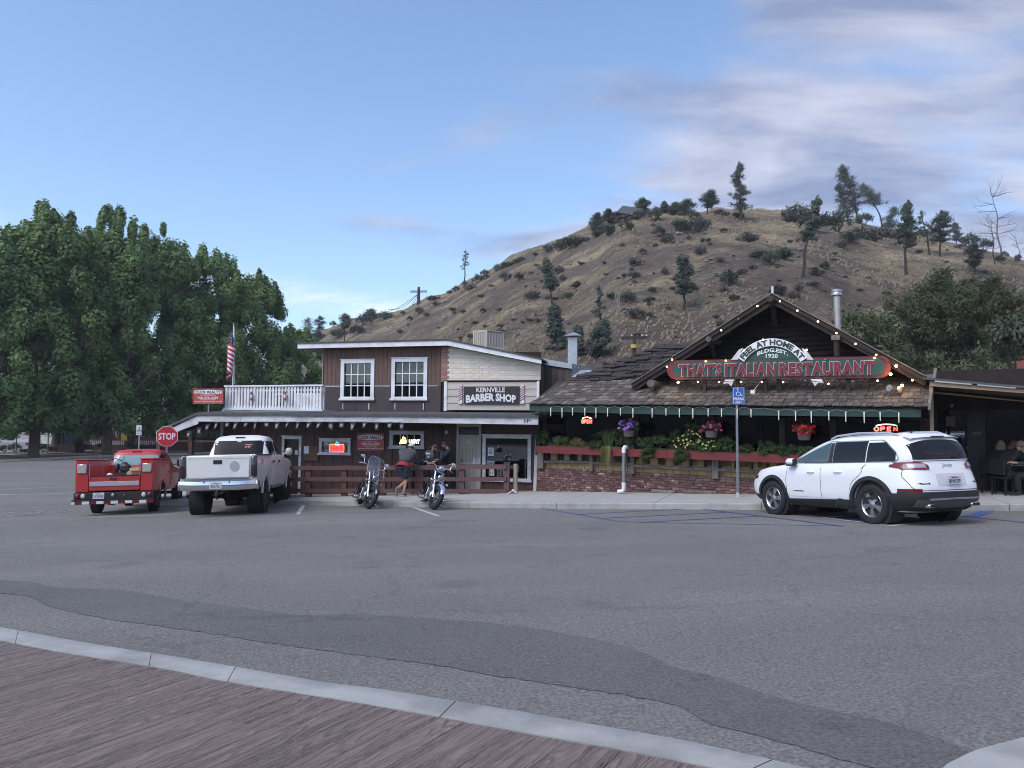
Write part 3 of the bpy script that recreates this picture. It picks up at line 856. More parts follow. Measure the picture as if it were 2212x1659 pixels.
g.box(XL,XL+.1,.051,7,zb,ZF-.02);g.box(XR-.1,XR,.051,7,zb,ZF-.02);g.box(XL+.1,XR-.1,6.9,7,zb,ZF-.02)
B1.part('side_wall',g,M_brown)
window(B1,'w',*wA,0,3,1,frame=.10,curtain=[(wA[0],wA[0]+.25,wA[2],wA[3])],m=M_whtw)
window(B1,'w',*wB,0,4,1,frame=.11,m=M_whtw)
window(B1,'w',*wC,0,1,1,frame=.11,m=M_whtw,glass=glass_mat('shop_glass',(.55,.58,.6),.08),room=2.0)
def door_frame(x0,x1,z1,m,w=.09,z0=-1.3):
 g=Geo();g.box(x0-w,x0,-.05,.02,z0,z1+w);g.box(x1,x1+w,-.05,.02,z0,z1+w);g.box(x0,x1,-.048,.02,z1,z1+w-.002)
 g.box(x0-w-.03,x1+w+.03,-.075,.02,z1+w+.001,z1+w+.03)
 return g
zA=lz(dA[0],0)
df=B1.part('door_frame',door_frame(dA[0],dA[1],dA[3],M_whtw,z0=zA-.05),M_whtw)
g=Geo();g.box(dA[0],dA[1],.10,.14,zA-.05,dA[3]);d1=B1.part('door',g,mat('dark_door',(.022,.014,.014),.6),label='dark brown door behind the white pickup')
g=Geo();g.box(dA[0]+.33,dA[0]+.43,.09,.099,zA+1.35,zA+1.5);B1.part('notice',g,M_paper,d1)
zB=lz(dB[0],0)
M_bdoor=mat('beige_door_metal',(.36,.335,.29),.6,c2=(.41,.38,.335),scale=3)
M_bdoor2=mat('beige_door_ribs',(.46,.43,.37),.6)
g=door_frame(dB[0],dB[1],tB[3],M_bdoor,w=.075,z0=zB-.05);g.box(dB[0],dB[1],-.04,.02,dB[3],tB[2])
B1.part('door_frame',g,M_bdoor)
g=Geo();g.box(tB[0]+.02,tB[1]-.02,.02,.03,tB[2]+.02,tB[3]-.02);B1.part('transom_window',g,mat('black_pane',(.006,.008,.018),.35))
g=Geo();g.box(dB[0],dB[1],.03,.06,zB-.05,dB[3]);d2=B1.part('door',g,M_bdoor,label='beige metal security door with a diamond ornament')
n=6;wdt=dB[1]-dB[0];zt=dB[3]-.36
for i in range(n+1):
 x=dB[0]+.05+(wdt-.1)*i/n
 for z0_,z1_ in((zB+.08,zB+.86),(zB+.96,zt)):
  g=Geo();g.box(x-.011,x+.011,.008,.03,z0_,z1_);B1.part('bar',g,M_bdoor2,d2)
g=Geo()
for z in(zB+.02,zB+.88,zt,dB[3]-.05,dB[3]-.17):g.box(dB[0]+.01,dB[1]-.01,.005,.028,z,z+(.07 if z<zt-.1 and z>zB+.1 else .022))
g.box(dB[0]+.002,dB[0]+.05,.002,.026,zB,dB[3]-.002);g.box(dB[1]-.05,dB[1]-.002,.002,.026,zB,dB[3]-.002)
B1.part('rail',g,M_bdoor2,d2)
cx=(dB[0]+dB[1])/2;cz=dB[3]-.165
g=Geo();g.prism([(cx-.17,cz),(cx-.08,cz+.03),(cx-.05,cz+.075),(cx+.05,cz+.075),(cx+.08,cz+.03),(cx+.17,cz),(cx+.08,cz-.03),(cx+.05,cz-.075),(cx-.05,cz-.075),(cx-.08,cz-.03)],-.006,.004)
B1.part('ornament',g,M_bdoor2,d2)
g=Geo();g.box(dB[0]+.07,dB[0]+.13,-.012,.004,zB+.95,zB+1.1);g.ball((dB[0]+.1,-.03,zB+1.0),.03,8,5);B1.part('handle',g,M_steel,d2)
pt=LB.px(1161,917,-.06);pb=LB.px(1155.5,1060,-.06)
g=Geo();g.beam((pt[0],-.06,pt[1]),(pb[0],-.06,pb[1]-.03),.10,.10,up=(1,0,0));B1.part('corner_post',g,M_wht)
g=Geo();g.box(XL-.05,XL+.05,-.08,-.014,lz(XL,0)-.05,ZF);B1.part('corner_post',g,M_whtw)
YF=-1.35
FT=[(429,897.5),(700,897.5),(905,898.5),(1134,901.5),(1163,903)];FB=[(429,910.5),(560,911),(700,911.5),(1000,914.5),(1163,917.5)]
def edge(pts,y,u):
 return LB.px(u,interp(u,pts),y)
xe0,xe1=LB.x(428,905,YF),LB.x(1163,910,YF)
cuts=[428,520,696,905,1134,1163]
for a,b in zip(cuts,cuts[1:]):
 g=Geo();q=[]
 for u in(a,b):
  xt,zt_=edge(FT,YF,u);xb,zb_=edge(FB,YF,u);q.append((xt,zt_,zb_))
 e=.004
 g.prism([(q[0][0]+e,q[0][2]),(q[1][0]-e,q[1][2]),(q[1][0]-e,q[1][1]),(q[0][0]+e,q[0][1])],YF,YF+.03)
 B1.part('fascia_board',g,M_whtw)
g=Geo()
zt0=edge(FT,YF,430)[1];zt1=edge(FT,YF,1160)[1]
xr0,xr1=xe0-.02,xe1+.03
g._add([(xr0,YF-.05,zt0+.005),(xr1,YF-.05,zt1+.005),(xr1,.35,zt1+.02),(xr0,.35,zt0+.02),(xr0,YF-.05,zt0+.10),(xr1,YF-.05,zt1+.10),(xr1,.35,zt1+.20),(xr0,.35,zt0+.20)],[(0,3,2,1),(4,5,6,7),(0,1,5,4),(1,2,6,5),(2,3,7,6),(3,0,4,7)])
B1.part('porch_roof',g,M_rooff)
g=Geo();g.box(xe0+.01,xe1-.01,YF+.035,.0,ZF-.04,ZF-.02);B1.part('soffit',g,M_brown)
for i in range(22):
 x=xe0+.2+(xe1-xe0-.4)*i/21
 g=Geo();g.box(x-.03,x+.03,YF+.04,-.02,ZF-.16,ZF-.041);B1.part('rafter',g,M_brown)
xs0,zs0=LB.px(428.5,896,YF);xs1,zs1=LB.px(338,936,YF)
dz_=zs1-zs0
g=Geo()
g._add([(xs0,YF-.05,zs0),(xs1,YF-.05,zs1),(xs1,5.5,zs1),(xs0,5.5,zs0),(xs0,YF-.05,zs0+.09),(xs1,YF-.05,zs1+.09),(xs1,5.5,zs1+.09),(xs0,5.5,zs0+.09)],[(0,1,2,3),(4,7,6,5),(0,4,5,1),(1,5,6,2),(2,6,7,3),(3,7,4,0)])
B1.part('side_porch_roof',g,M_rooff)
g=Geo();g.prism([(xs0,zs0-.005),(xs0,zs0-.30),(xs0-.55,zs0-.30+dz_*.30),(xs1+.35,zs1-.17-dz_*.1),(xs1+.35,zs1-.005-dz_*.13)],YF,YF+.03)
B1.part('fascia_board',g,M_whtw,label='sloping white fascia board of the side porch')
g=Geo();g.box(xs1+.1,xe0+.55,-1.2,5,zs1-.28,zs1-.22);B1.part('side_soffit',g,M_brown)
for u in(413,345):
 x=LB.x(u,960,-1.2);g=Geo();g.box(x-.07,x+.07,-1.27,-1.13,lz(x,-1.2)-.1,zs1-.285+(.35 if u>400 else 0));B1.part('porch_post',g,M_brown)
x=xe0+.3;g=Geo();g.box(XL-1.0,XL-.96,3,3.06,-1,1)
YU=.35
UL,UC,UR=LB.x(698,820,YU),LB.x(953,820,YU),LB.x(1168,820,YU)
zU0=LB.z(820,886,YU)
w1=fbox(LB,YU,744,785,801.6,857);w2=fbox(LB,YU,853.7,781.6,915.6,857)
RT=[(643.5,743.3),(967,735.5),(1170,777)];RBm=[(643.5,753),(967,746.4),(1170,786)]
roof_z=lambda x:None
def roofline(tab,u):return LB.px(u,interp(u,tab),YU-.35)
zr=lambda x:interp(x,[(LB.x(643.5,750,YU-.35),roofline(RBm,643.5)[1]),(LB.x(967,750,YU-.35),roofline(RBm,967)[1]),(LB.x(1170,780,YU-.35),roofline(RBm,1170)[1])])
zmid=LB.z(820,834,YU)
for(a,b,c,d)in pieces(UL,UC,zmid,lambda x:zr(x)+.01,[w1,w2],.155,.008):
 g=Geo();g.box(a,b,YU-.01,YU+.02,c,d);B1.part('siding_board',g,M_brownu)
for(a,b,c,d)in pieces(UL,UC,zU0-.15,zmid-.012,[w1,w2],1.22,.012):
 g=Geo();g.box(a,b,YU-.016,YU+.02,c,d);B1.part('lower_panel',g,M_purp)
g=Geo()
for(a,b,c,d)in pieces(UL,UR,zU0-.15,lambda x:zr(x)+.01,[w1,w2],60,0):
 g.prism([(a,c),(b,c),(b,d if d<zU0+2 else zr(b)+.0),(a,d if d<zU0+2 else zr(a)+.0)],YU+.021,YU+.05)
B1.part('upper_backing',g,mat('dark_gap',(.02,.012,.01),.9))
window(B1,'w',*w1,YU,4,3,frame=.125,mull=.035,room=2.2,roomcol=mat('dim_room',(.07,.075,.075),.9))
window(B1,'w',*w2,YU,4,3,frame=.125,mull=.035,room=2.2,roomcol=mat('dim_room',(.07,.075,.075),.9),curtain=[(w2[0],w2[0]+.36,w2[2],w2[2]+(w2[3]-w2[2])*.66),(w2[0]+.44,w2[1],w2[2],w2[2]+(w2[3]-w2[2])*.66)])
g=Geo()
for u0,u1 in((700,734),(808,843),(922,947)):
 a,b=LB.x(u0,834,YU),LB.x(u1,834,YU);g.box(a,b,YU-.022,YU-.012,zmid-.012,zmid+.014)
for u in(741,797,853.5,915):
 a=LB.x(u,875,YU);g.box(a-.015,a+.02,YU-.026,YU-.017,zU0+.02,LB.z(u,866,YU)-.08)
B1.part('trim_strip',g,M_whtw)
g=Geo();g.box(UL-.03,UL+.01,YU-.04,YU+.03,zU0,zr(UL));B1.part('corner_trim',g,mat('worn_trim',(.30,.20,.17),.8))
zq=LB.z(960,823,YU);nrow=16
for k in range(nrow):
 z0_=zq+k*.083
 if z0_+.075>zr(UC)+.2:break
 g=Geo();g.box(UC+.004,UC+.21+(.05 if k%2 else 0),YU-.028,YU+.02,z0_,z0_+.072);B1.part('quoin_brick',g,M_pinkb)
bh,bw=.083,.30;cnt=0
k=0
while True:
 z0_=zq+k*bh
 if z0_>zr(UC+.3)+.05:break
 x=UC+.215+(.05 if k%2 else 0)-0;first=True
 x0_=UC+.22+(.05 if k%2 else 0)
 x=x0_-(bw/2 if k%2 else 0)
 while x<UR-.02:
  a,b=max(x,x0_),min(x+bw-.008,UR-.01);x+=bw
  if b-a<.03:continue
  ta,tb=zr(a)-.0,zr(b)-.0
  if min(ta,tb)<z0_+.004:
   if max(ta,tb)<z0_+.01:continue
  g=Geo();za,zb2=min(z0_+bh-.008,ta),min(z0_+bh-.008,tb)
  if za<=z0_+.004:za=z0_+.004
  if zb2<=z0_+.004:zb2=z0_+.004
  g.prism([(a,z0_),(b,z0_),(b,zb2),(a,za)],YU-.02,YU+.02);B1.part('wall_brick',g,M_cream);cnt+=1
 k+=1
g=Geo();g.prism([(UC,zq-.02),(UR,zq-.02),(UR,zr(UR)),(UC,zr(UC))],YU-.002,YU+.0205);B1.part('mortar',g,mat('cream_mortar',(.60,.55,.48),.9))
g=Geo();g.box(UL,UL+.08,YU+.051,6.5,zU0-.3,zr(UL)-.02);g.box(UR-.08,UR,YU+.051,6.5,zU0-.3,zr(UR)-.02);g.box(UL+.08,UR-.08,6.4,6.5,zU0-.3,zr(UR)-.02);B1.part('side_wall',g,M_brownu)
YR=YU-.35
def rpt(u,tab):return LB.px(u,interp(u,tab),YR)
for a,b in((643.5,800),(800,967),(967,1098),(1098,1170)):
 g=Geo();t0,t1=rpt(a,RT),rpt(b,RT);b0,b1=rpt(a,RBm),rpt(b,RBm)
 g.prism([(b0[0]+.003,b0[1]),(b1[0]-.003,b1[1]),(t1[0]-.003,t1[1]),(t0[0]+.003,t0[1])],YR-.03,YR+.0);B1.part('fascia_board',g,M_wht)
p0,p1,p2=rpt(643.5,RT),rpt(967,RT),rpt(1170,RT)
g=Geo()
for a,b in((p0,p1),(p1,p2)):
 g._add([(a[0],YR-.06,a[1]),(b[0],YR-.06,b[1]),(b[0],7,b[1]-.02),(a[0],7,a[1]-.02),(a[0],YR-.06,a[1]+.05),(b[0],YR-.06,b[1]+.05),(b[0],7,b[1]+.05),(a[0],7,a[1]+.05)],[(0,3,2,1),(4,5,6,7),(0,1,5,4),(1,2,6,5),(2,3,7,6),(3,0,4,7)])
B1.part('roof',g,M_rooff)
g=Geo();g._add([(p0[0]+.02,YR+.002,zr(p0[0])),(UL,YR+.002,zr(UL)),(UL,6.5,zr(UL)),(p0[0]+.02,6.5,zr(p0[0]))],[(0,1,2,3)])
g._add([(UL,YR+.002,zr(UL)),(p1[0],YR+.002,zr(p1[0])),(p1[0],YU,zr(p1[0])),(UL,YU,zr(UL))],[(0,1,2,3)]);B1.part('soffit',g,M_purp)
YB=.12
bx0,bx1,bz0,bz1=fbox(LB,YB,966,824.5,1160,886)
for k in range(4):
 za,zb2=bz0+(bz1-bz0)*k/4,bz0+(bz1-bz0)*(k+1)/4
 g=Geo();g._add([(bx0,YB-.03,za),(bx1,YB-.03,za),(bx1,YB,za),(bx0,YB,za),(bx0,YB-.008,zb2-.004),(bx1,YB-.008,zb2-.004),(bx1,YB,zb2-.004),(bx0,YB,zb2-.004)],[(0,3,2,1),(4,5,6,7),(0,1,5,4),(1,2,6,5),(2,3,7,6),(3,0,4,7)]);B1.part('lap_board',g,M_beige)
g=Geo();g.box(bx0-.10,bx0-.002,YB-.05,YB+.02,bz0-.03,bz1+.02);B1.part('corner_post',g,M_wht)
g=Geo();g.box(bx1+.002,bx1+.08,YB-.05,YB+.02,bz0+.2,bz1+.02);B1.part('corner_post',g,M_wht)
g=Geo();g.box(bx0-.12,bx1+.12,YB-.06,YU-.03,bz1+.021,bz1+.05);B1.part('ledge',g,M_purp)
YK=-.75
rt=[(486,833.6),(697,831.6)];rb=[(486,884.5),(697,888.5)]
kx0,kx1=LB.x(486.5,850,YK),LB.x(696,850,YK)
zt0,zb0=LB.z(487,833.7,YK),LB.z(487,884.5,YK);zt1,zb1=LB.z(696,831.7,YK),LB.z(696,888.5,YK)
zb1=zb1+.02
N=31
for i in range(N):
 f=(i+.5)/N;x=kx0+(kx1-kx0)*f;a,b=lerp(zb0,zb1,f)+.04,lerp(zt0,zt1,f)-.03
 g=Geo();wv=.032+.006*math.sin(i*2.3);g.box(x-wv,x+wv,YK-.01,YK+.012,a,b-.01*(i%3));B1.part('picket',g,M_wht)
for nm,za,zb_,h in(('top_rail',zt0,zt1,.05),('bottom_rail',zb0+.06,zb1+.06,.07)):
 g=Geo();g.beam((kx0-.03,YK-.0,za-h/2+.015),(kx1+.03,YK-.0,zb_-h/2+.015),.09,h)if nm=='top_rail' else g.beam((kx0-.03,YK-.035,za-h/2),(kx1+.03,YK-.035,zb_-h/2),.045,h)
 B1.part(nm,g,M_wht)
g=Geo();g.beam((kx0,YK+.04,zt0-.16),(kx1,YK+.04,zt1-.16),.04,.06);g.beam((kx0,YK+.04,zb0+.1),(kx1,YK+.04,zb1+.1),.04,.06);B1.part('back_rail',g,M_wht)
for f in(0,.36,.68,1):
 g=Geo();x=lerp(kx0,kx1,f);g.box(x-.045,x+.045,YK+.062,YK+.15,lerp(zb0,zb1,f),lerp(zt0,zt1,f)+.0);B1.part('rail_post',g,M_whtw)
for i in range(26):
 x=kx0+.05+(kx1-kx0-.1)*i/25
 g=Geo();g.box(x-.04,x+.04,2.6,2.62,zb0+.05,zt0-.14);B1.part('picket',g,M_whtw)
for i in range(22):
 y=YK+.2+i*.15
 g=Geo();g.box(kx0-.01,kx0+.012,y-.035,y+.035,zb0+.05,zt0-.06);B1.part('picket',g,M_whtw)
g=Geo();g.beam((kx0,2.64,zt0-.12),(kx1,2.64,zt0-.12),.05,.06);g.beam((kx0,YK+.1,zt0-.04),(kx0,2.6,zt0-.04),.05,.05);B1.part('top_rail',g,M_whtw)
g=Geo();g.box(kx0-.1,kx1+.05,YK-.02,2.8,zb0-.07,zb0+.0);B1.part('deck',g,M_whtw)
g=Geo();x_=LB.x(1134.5,909,YF-.03);z_=LB.z(1134.5,909,YF-.03)
for a in(-.03,.05):g.box(x_+a,x_+a+.025,YF-.02,YF-.001,z_-.05,z_+.05)
g.box(x_+.05,x_+.18,YF-.03,YF-.003,z_+.02,z_+.035)
B1.part('bracket',g,M_black)
def click_sign(name,quad,y,label,T=.03):
 (u0,v0,u1,v1)=quad
 th=Th(name,label,'sign',LB,(LB.x((u0+u1)/2,v1,y),y,LB.z((u0+u1)/2,v1,y)),group='red realty signs')
 X=lambda a:lerp(u0,u1,a);V=lambda b:lerp(v0,v1,b)
 g=Geo();poly_px(g,LB,[(X(0),V(0)),(X(1),V(0)),(X(1),V(1)),(X(0),V(1))],y-T,y);th.part('board',g,M_signred)
 g=Geo()
 for a in((0,0,1,.03),(0,.97,1,1),(0,.03,.015,.97),(.985,.03,1,.97)):
  poly_px(g,LB,[(X(a[0]),V(a[1])),(X(a[2]),V(a[1])),(X(a[2]),V(a[3])),(X(a[0]),V(a[3]))],y-T-.012,y-T+.001)
 th.part('edge_frame',g,mat('sign_edge',(.40,.13,.08),.6))
 yy=y-T-.003
 g=Geo();poly_px(g,LB,[(X(.03),V(.23)),(X(.07),V(.12)),(X(.5),V(.07)),(X(.93),V(.12)),(X(.97),V(.23)),(X(.93),V(.34)),(X(.5),V(.39)),(X(.07),V(.34))],yy-.003,yy);th.part('name_plate',g,M_signwht)
 g=Geo();text_px(g,LB,yy-.003,'CLICK REALTY',(X(.08),V(.14)),(X(.92),V(.14)),(X(.08),V(.32)),(X(.92),V(.32)),offset=.03,thick=.004);th.part('lettering',g,M_ink)
 g=Geo();text_px(g,LB,yy,'760-376-2289',(X(.16),V(.54)),(X(.84),V(.54)),(X(.16),V(.68)),(X(.84),V(.68)),offset=.03,thick=.004)
 text_px(g,LB,yy,'www.clickrealty.com',(X(.05),V(.82)),(X(.95),V(.82)),(X(.05),V(.93)),(X(.95),V(.93)),offset=.02,thick=.004)
 for b,c in((.46,.475),(.72,.735),(.765,.775)):poly_px(g,LB,[(X(.25),V(b)),(X(.76),V(b)),(X(.76),V(c)),(X(.25),V(c))],yy-.003,yy)
 th.part('lettering',g,mat('sign_cream',(.70,.62,.60),.6))
 return th
s1=click_sign('realty_sign',(416.3,839.5,481.8,872),-1.0,'red realty sign on the porch roof left of the white balcony, beside the flagpole')
g=Geo();xx,zz_=LB.px(484,846,-1.0)
for zq_ in(843,868):x1_,z1_=LB.px(484,zq_,-1.0);g.beam((x1_-.2,-.98,z1_),(kx0+.03,YK+.08,z1_),.03,.03)
x2_,z2_=LB.px(450,872,-1.0);g.box(x2_-.02,x2_+.02,-.99,-.96,LB.z(450,895,-1.0),z2_+.2)
s1.part('bracket',g,M_steel)
click_sign('realty_sign',(771,936,829.3,973.3),-.02,'red realty sign fixed on the brown wall between the two small windows')
bs=Th('barber_shop_sign','dark board with white barber shop lettering on the beige front','sign',LB,(LB.x(1060,870,YB),YB-.04,LB.z(1060,872,YB)))
def Z3(X,Y):return(633.6+.2604*X,691.2+.2604*Y)
g=Geo();poly_px(g,LB,[Z3(1415,552),Z3(1875,550),Z3(1873,697),Z3(1413,697)],YB-.075,YB-.031);bs.part('board',g,M_signdk)
g=Geo()
text_px(g,LB,YB-.076,'KERNVILLE',Z3(1520,562),Z3(1755,560),Z3(1520,599),Z3(1755,599),offset=.02,thick=.012)
def archtext(x0,x1,y0,y1,bow):
 return lambda a,b:Z3(lerp(x0,x1,a),lerp(y1,y0,b)-bow*(1-(2*a-1)**2)+0)
text_px(g,LB,YB-.076,'BARBER SHOP',0,0,0,0,offset=.045,thick=.012,arch=archtext(1435,1845,628,686,16))
bs.part('lettering',g,M_signwht)
M_bred=mat('barber_red',(.42,.06,.05),.5);M_bblue=mat('barber_blue',(.06,.09,.22),.5)
for x0_,side_ in((1370,'left'),(1884,'right')):
 th=Th('barber_pole',f'striped red, white and blue barber pole cut-out at the {side_} end of the barber sign','barber pole',LB,(LB.x(*Z3(x0_+15,695),YB),YB-.05,LB.z(*Z3(x0_+15,695),YB)),group='barber pole cut-outs')
 g=Geo();poly_px(g,LB,[Z3(x0_,550),Z3(x0_+30,550),Z3(x0_+30,680),Z3(x0_,680)],YB-.06,YB-.031);th.part('shaft',g,M_signwht)
 g=Geo();poly_px(g,LB,[Z3(x0_-1,535),Z3(x0_+31,535),Z3(x0_+31,551),Z3(x0_-1,551)],YB-.07,YB-.031);poly_px(g,LB,[Z3(x0_-1,679),Z3(x0_+31,679),Z3(x0_+31,696),Z3(x0_-1,696)],YB-.07,YB-.031)
 th.part('cap',g,mat('cream_cap',(.62,.56,.50),.6))
 k=0;y_=556
 while y_<690:
  c=(x0_,min(y_+18,679));top=[(x0_,y_+14),(x0_+30,y_-6),(x0_+30,y_+4),(x0_,y_+24)]
  top=[(a,max(552,min(678,b)))for a,b in top]
  if abs(top[0][1]-top[3][1])>1:
   g=Geo();poly_px(g,LB,[Z3(*q)for q in top],YB-.064,YB-.0605);th.part('stripe',g,M_bred if k%2==0 else M_bblue)
  y_+=19;k+=1
def neon(name,label,F,y,strokes,mats,r=.009,backing=None):
 allp=[p for s in strokes for p in s[1]]
 bx=sum(F.px(*p,y)[0]for p in allp)/len(allp);bz=min(F.px(*p,y)[1]for p in allp)
 th=Th(name,label,'neon sign',F,(bx,y,bz))
 for mi,pts in strokes:
  g=Geo();g.tube([(F.px(u,v,y)[0],y,F.px(u,v,y)[1])for u,v in pts],r,6);th.part('neon_tube',g,mats[mi])
 if backing:
  g=Geo();poly_px(g,F,backing,y+.03,y+.05);th.part('backing',g,M_black)
 return th
E_red=mat('neon_red',(1,.04,.03),.4,emit=3.2);E_blue=mat('neon_blue',(.08,.25,1),.4,emit=3.0);E_amb=mat('neon_amber',(1,.62,.28),.4,emit=2.4)
E_wht=mat('neon_white',(1,.78,.68),.4,emit=2.2);E_org=mat('neon_orange',(1,.22,.06),.4,emit=2.8);E_grn=mat('neon_green',(.35,1,.55),.4,emit=2.0);E_redp=mat('neon_red_fill',(.8,.02,.03),.4,emit=1.1)
def Z4(X,Y):return(633.6+.2604*X,898.6+.2604*Y)
st=[(0,[Z4(*p)for p in((303,238),(418,236),(420,262),(419,298),(302,298),(303,238))]),(1,[Z4(*p)for p in((362,212),(369,225),(380,226),(372,234),(376,246),(363,240),(351,247),(354,234),(346,227),(357,225),(362,212))])]
for yy in(252,280):
 x=312
 for k in range(8):
  st.append((2,[Z4(x,yy-8),Z4(x,yy+9)]));st.append((2,[Z4(x,yy-8+(k%3)*8),Z4(x+8,yy-8+(k%3)*8)]));x+=13
th=neon('neon_sign','glowing red neon sign with a blue star in the small left window',LB,.012,st,[E_org,E_blue,E_red],.008)
g=Geo();poly_px(g,LB,[Z4(307,242),Z4(414,242),Z4(414,294),Z4(307,294)],.022,.027);th.part('glow_panel',g,E_redp)
st=[(0,[Z4(*p)for p in((880,228),(892,200),(900,198),(913,166),(921,182),(928,180),(943,226),(880,230))]),(0,[Z4(*p)for p in((905,185),(913,195),(922,188))])]
for cx_ in(900,914,928):st.append((0,[Z4(cx_+6*math.cos(a),212+8*math.sin(a))for a in np.linspace(0,6.28,9)]))
th=neon('neon_sign','glowing amber neon beer sign with a mountain in the right small window',LB,.012,st,[E_amb,E_wht],.009)
g=Geo();text_px(g,LB,.01,'LIGHT',Z4(962,194),Z4(1050,196),Z4(958,232),Z4(1046,230),offset=.02,thick=.01);th.part('lettering',g,E_wht)
g=Geo();text_px(g,LB,.0,'Coors',Z4(890,203),Z4(936,203),Z4(890,222),Z4(936,222),offset=.02,thick=.01);th.part('lettering',g,E_amb)
g=Geo();poly_px(g,LB,[Z4(884,228),Z4(913,172),Z4(941,227)],.03,.035);th.part('glow_panel',g,mat('neon_amber_fill',(.8,.42,.14),.4,emit=.7))
nb=Th('notice_board','brown notice board with one white paper beside the dark doorway','notice board',LB,(LB.x(*Z4(142,373)),-.03,LB.z(*Z4(142,373))))
g=Geo();poly_px(g,LB,[Z4(80,247),Z4(205,245),Z4(203,375),Z4(80,372)],-.05,-.013);nb.part('panel',g,mat('cork_brown',(.11,.055,.035),.8,c2=(.14,.075,.05),scale=8))
g=Geo()
for a in((78,243,207,250),(78,368,207,376),(78,250,84,368),(200,250,206,368)):poly_px(g,LB,[Z4(a[0],a[1]),Z4(a[2],a[1]),Z4(a[2],a[3]),Z4(a[0],a[3])],-.065,-.049)
nb.part('frame',g,M_brown)
g=Geo();poly_px(g,LB,[Z4(88,249),Z4(128,248),Z4(127,312),Z4(87,311)],-.054,-.0505);nb.part('paper',g,M_paper)
g=Geo();poly_px(g,LB,[Z4(1260,122),Z4(1277,122),Z4(1277,148),Z4(1260,148)],-.07,-.013);solo(LB,'porch_light',g,mat('lamp_housing',(.55,.55,.55),.6),'small white wall light left of the beige security door','light')
def flat(F,name,pts,y,m,label,cat,t=.004,extra=None):
 g=Geo();poly_px(g,F,pts,y-t,y)
 if extra is None:return solo(F,name,g,m,label,cat)
 cx_=sum(F.px(*p,y)[0]for p in pts)/len(pts);cz_=min(F.px(*p,y)[1]for p in pts)
 th=Th(name,label,cat,F,(cx_,y,cz_));th.part('sheet',g,m)
 for nm,gg,mm in extra:th.part(nm,gg,mm)
 return th
def lines(F,x0,x1,ys_,y,zf=Z4,h=4):
 g=Geo()
 for i,yy in enumerate(ys_):
  poly_px(g,F,[zf(x0,yy),zf(x1-(i%3)*3,yy),zf(x1-(i%3)*3,yy+h),zf(x0,yy+h)],y-.0065,y-.0045)
 return g
flat(LB,'handwritten_sign',[Z4(1491,345),Z4(1546,346),Z4(1544,400),Z4(1486,400)],-.055,M_paper,'handwritten white paper taped to the beige security door','paper',extra=[('writing',lines(LB,1497,1540,(353,362,370,379,388),-.055),M_ink)])
flat(LB,'notice_sheet',[Z4(1616,262),Z4(1662,262),Z4(1662,331),Z4(1615,330)],.025,M_paper,'white notice sheet on the glass of the barber window','paper',extra=[('writing',lines(LB,1624,1654,(272,282,296,302,308),.025),M_ink)])
g=Geo();text_px(g,LB,.014,'CLOSED',Z4(1608,378),Z4(1664,383),Z4(1606,394),Z4(1662,398),offset=.02,thick=.003)
flat(LB,'closed_sign',[Z4(1606,370),Z4(1669,376),Z4(1667,402),Z4(1603,400)],.022,mat('sign_pale_blue',(.45,.52,.62),.6),'tilted closed sign in the barber window just above the fence','sign',extra=[('lettering',g,M_ink)])
flat(LB,'poster',[Z4(1624,438),Z4(1666,438),Z4(1668,494),Z4(1622,494)],.024,M_paper,'red and white poster low in the barber window','poster',extra=[('print',lines(LB,1626,1640,(442,450,458,466,474,482),.024,h=6),M_signred),('print',lines(LB,1646,1664,(445,455,466,476),.024,h=3),M_ink)])
g=Geo();text_px(g,LB,.01,'-  -',Z4(1704,450),Z4(1730,450),Z4(1704,458),Z4(1730,458),thick=.003)
flat(LB,'chalkboard',[Z4(1688,440),Z4(1745,440),Z4(1747,495),Z4(1690,495)],.022,mat('wood_frame',(.30,.25,.20),.7),'small framed chalkboard in the barber window','chalkboard',extra=[('slate',poly_px(Geo(),LB,[Z4(1693,444),Z4(1740,444),Z4(1742,491),Z4(1694,491)],.012,.017),M_black),('chalk',lines(LB,1704,1732,(455,464,476),.0165,h=2),M_paper)])
M_pen=mat('pennant_black',(.02,.02,.024),.7);M_penw=mat('pennant_white',(.26,.27,.32),.7)
pn=Th('pennant_string','string of small black and white pennants hanging under the porch fascia','bunting',LB,(LB.x(700,915,YF+.1),YF+.1,LB.z(700,922,YF)))
def Z2(X,Y):return(403.2+.1823*X,691.2+.1823*Y)
pl=[Z2(30,1322),Z2(148,1280),Z2(250,1240)]+[Z2(x,1211)for x in(360,482,592,712,818,942,1072,1206,1322,1457,1577,1707,1838,1972,2112)]+[Z3(x,852)for x in(312,402,500,600,694,799,896)]
yp=YF-.01;gs_=Geo();prev=None
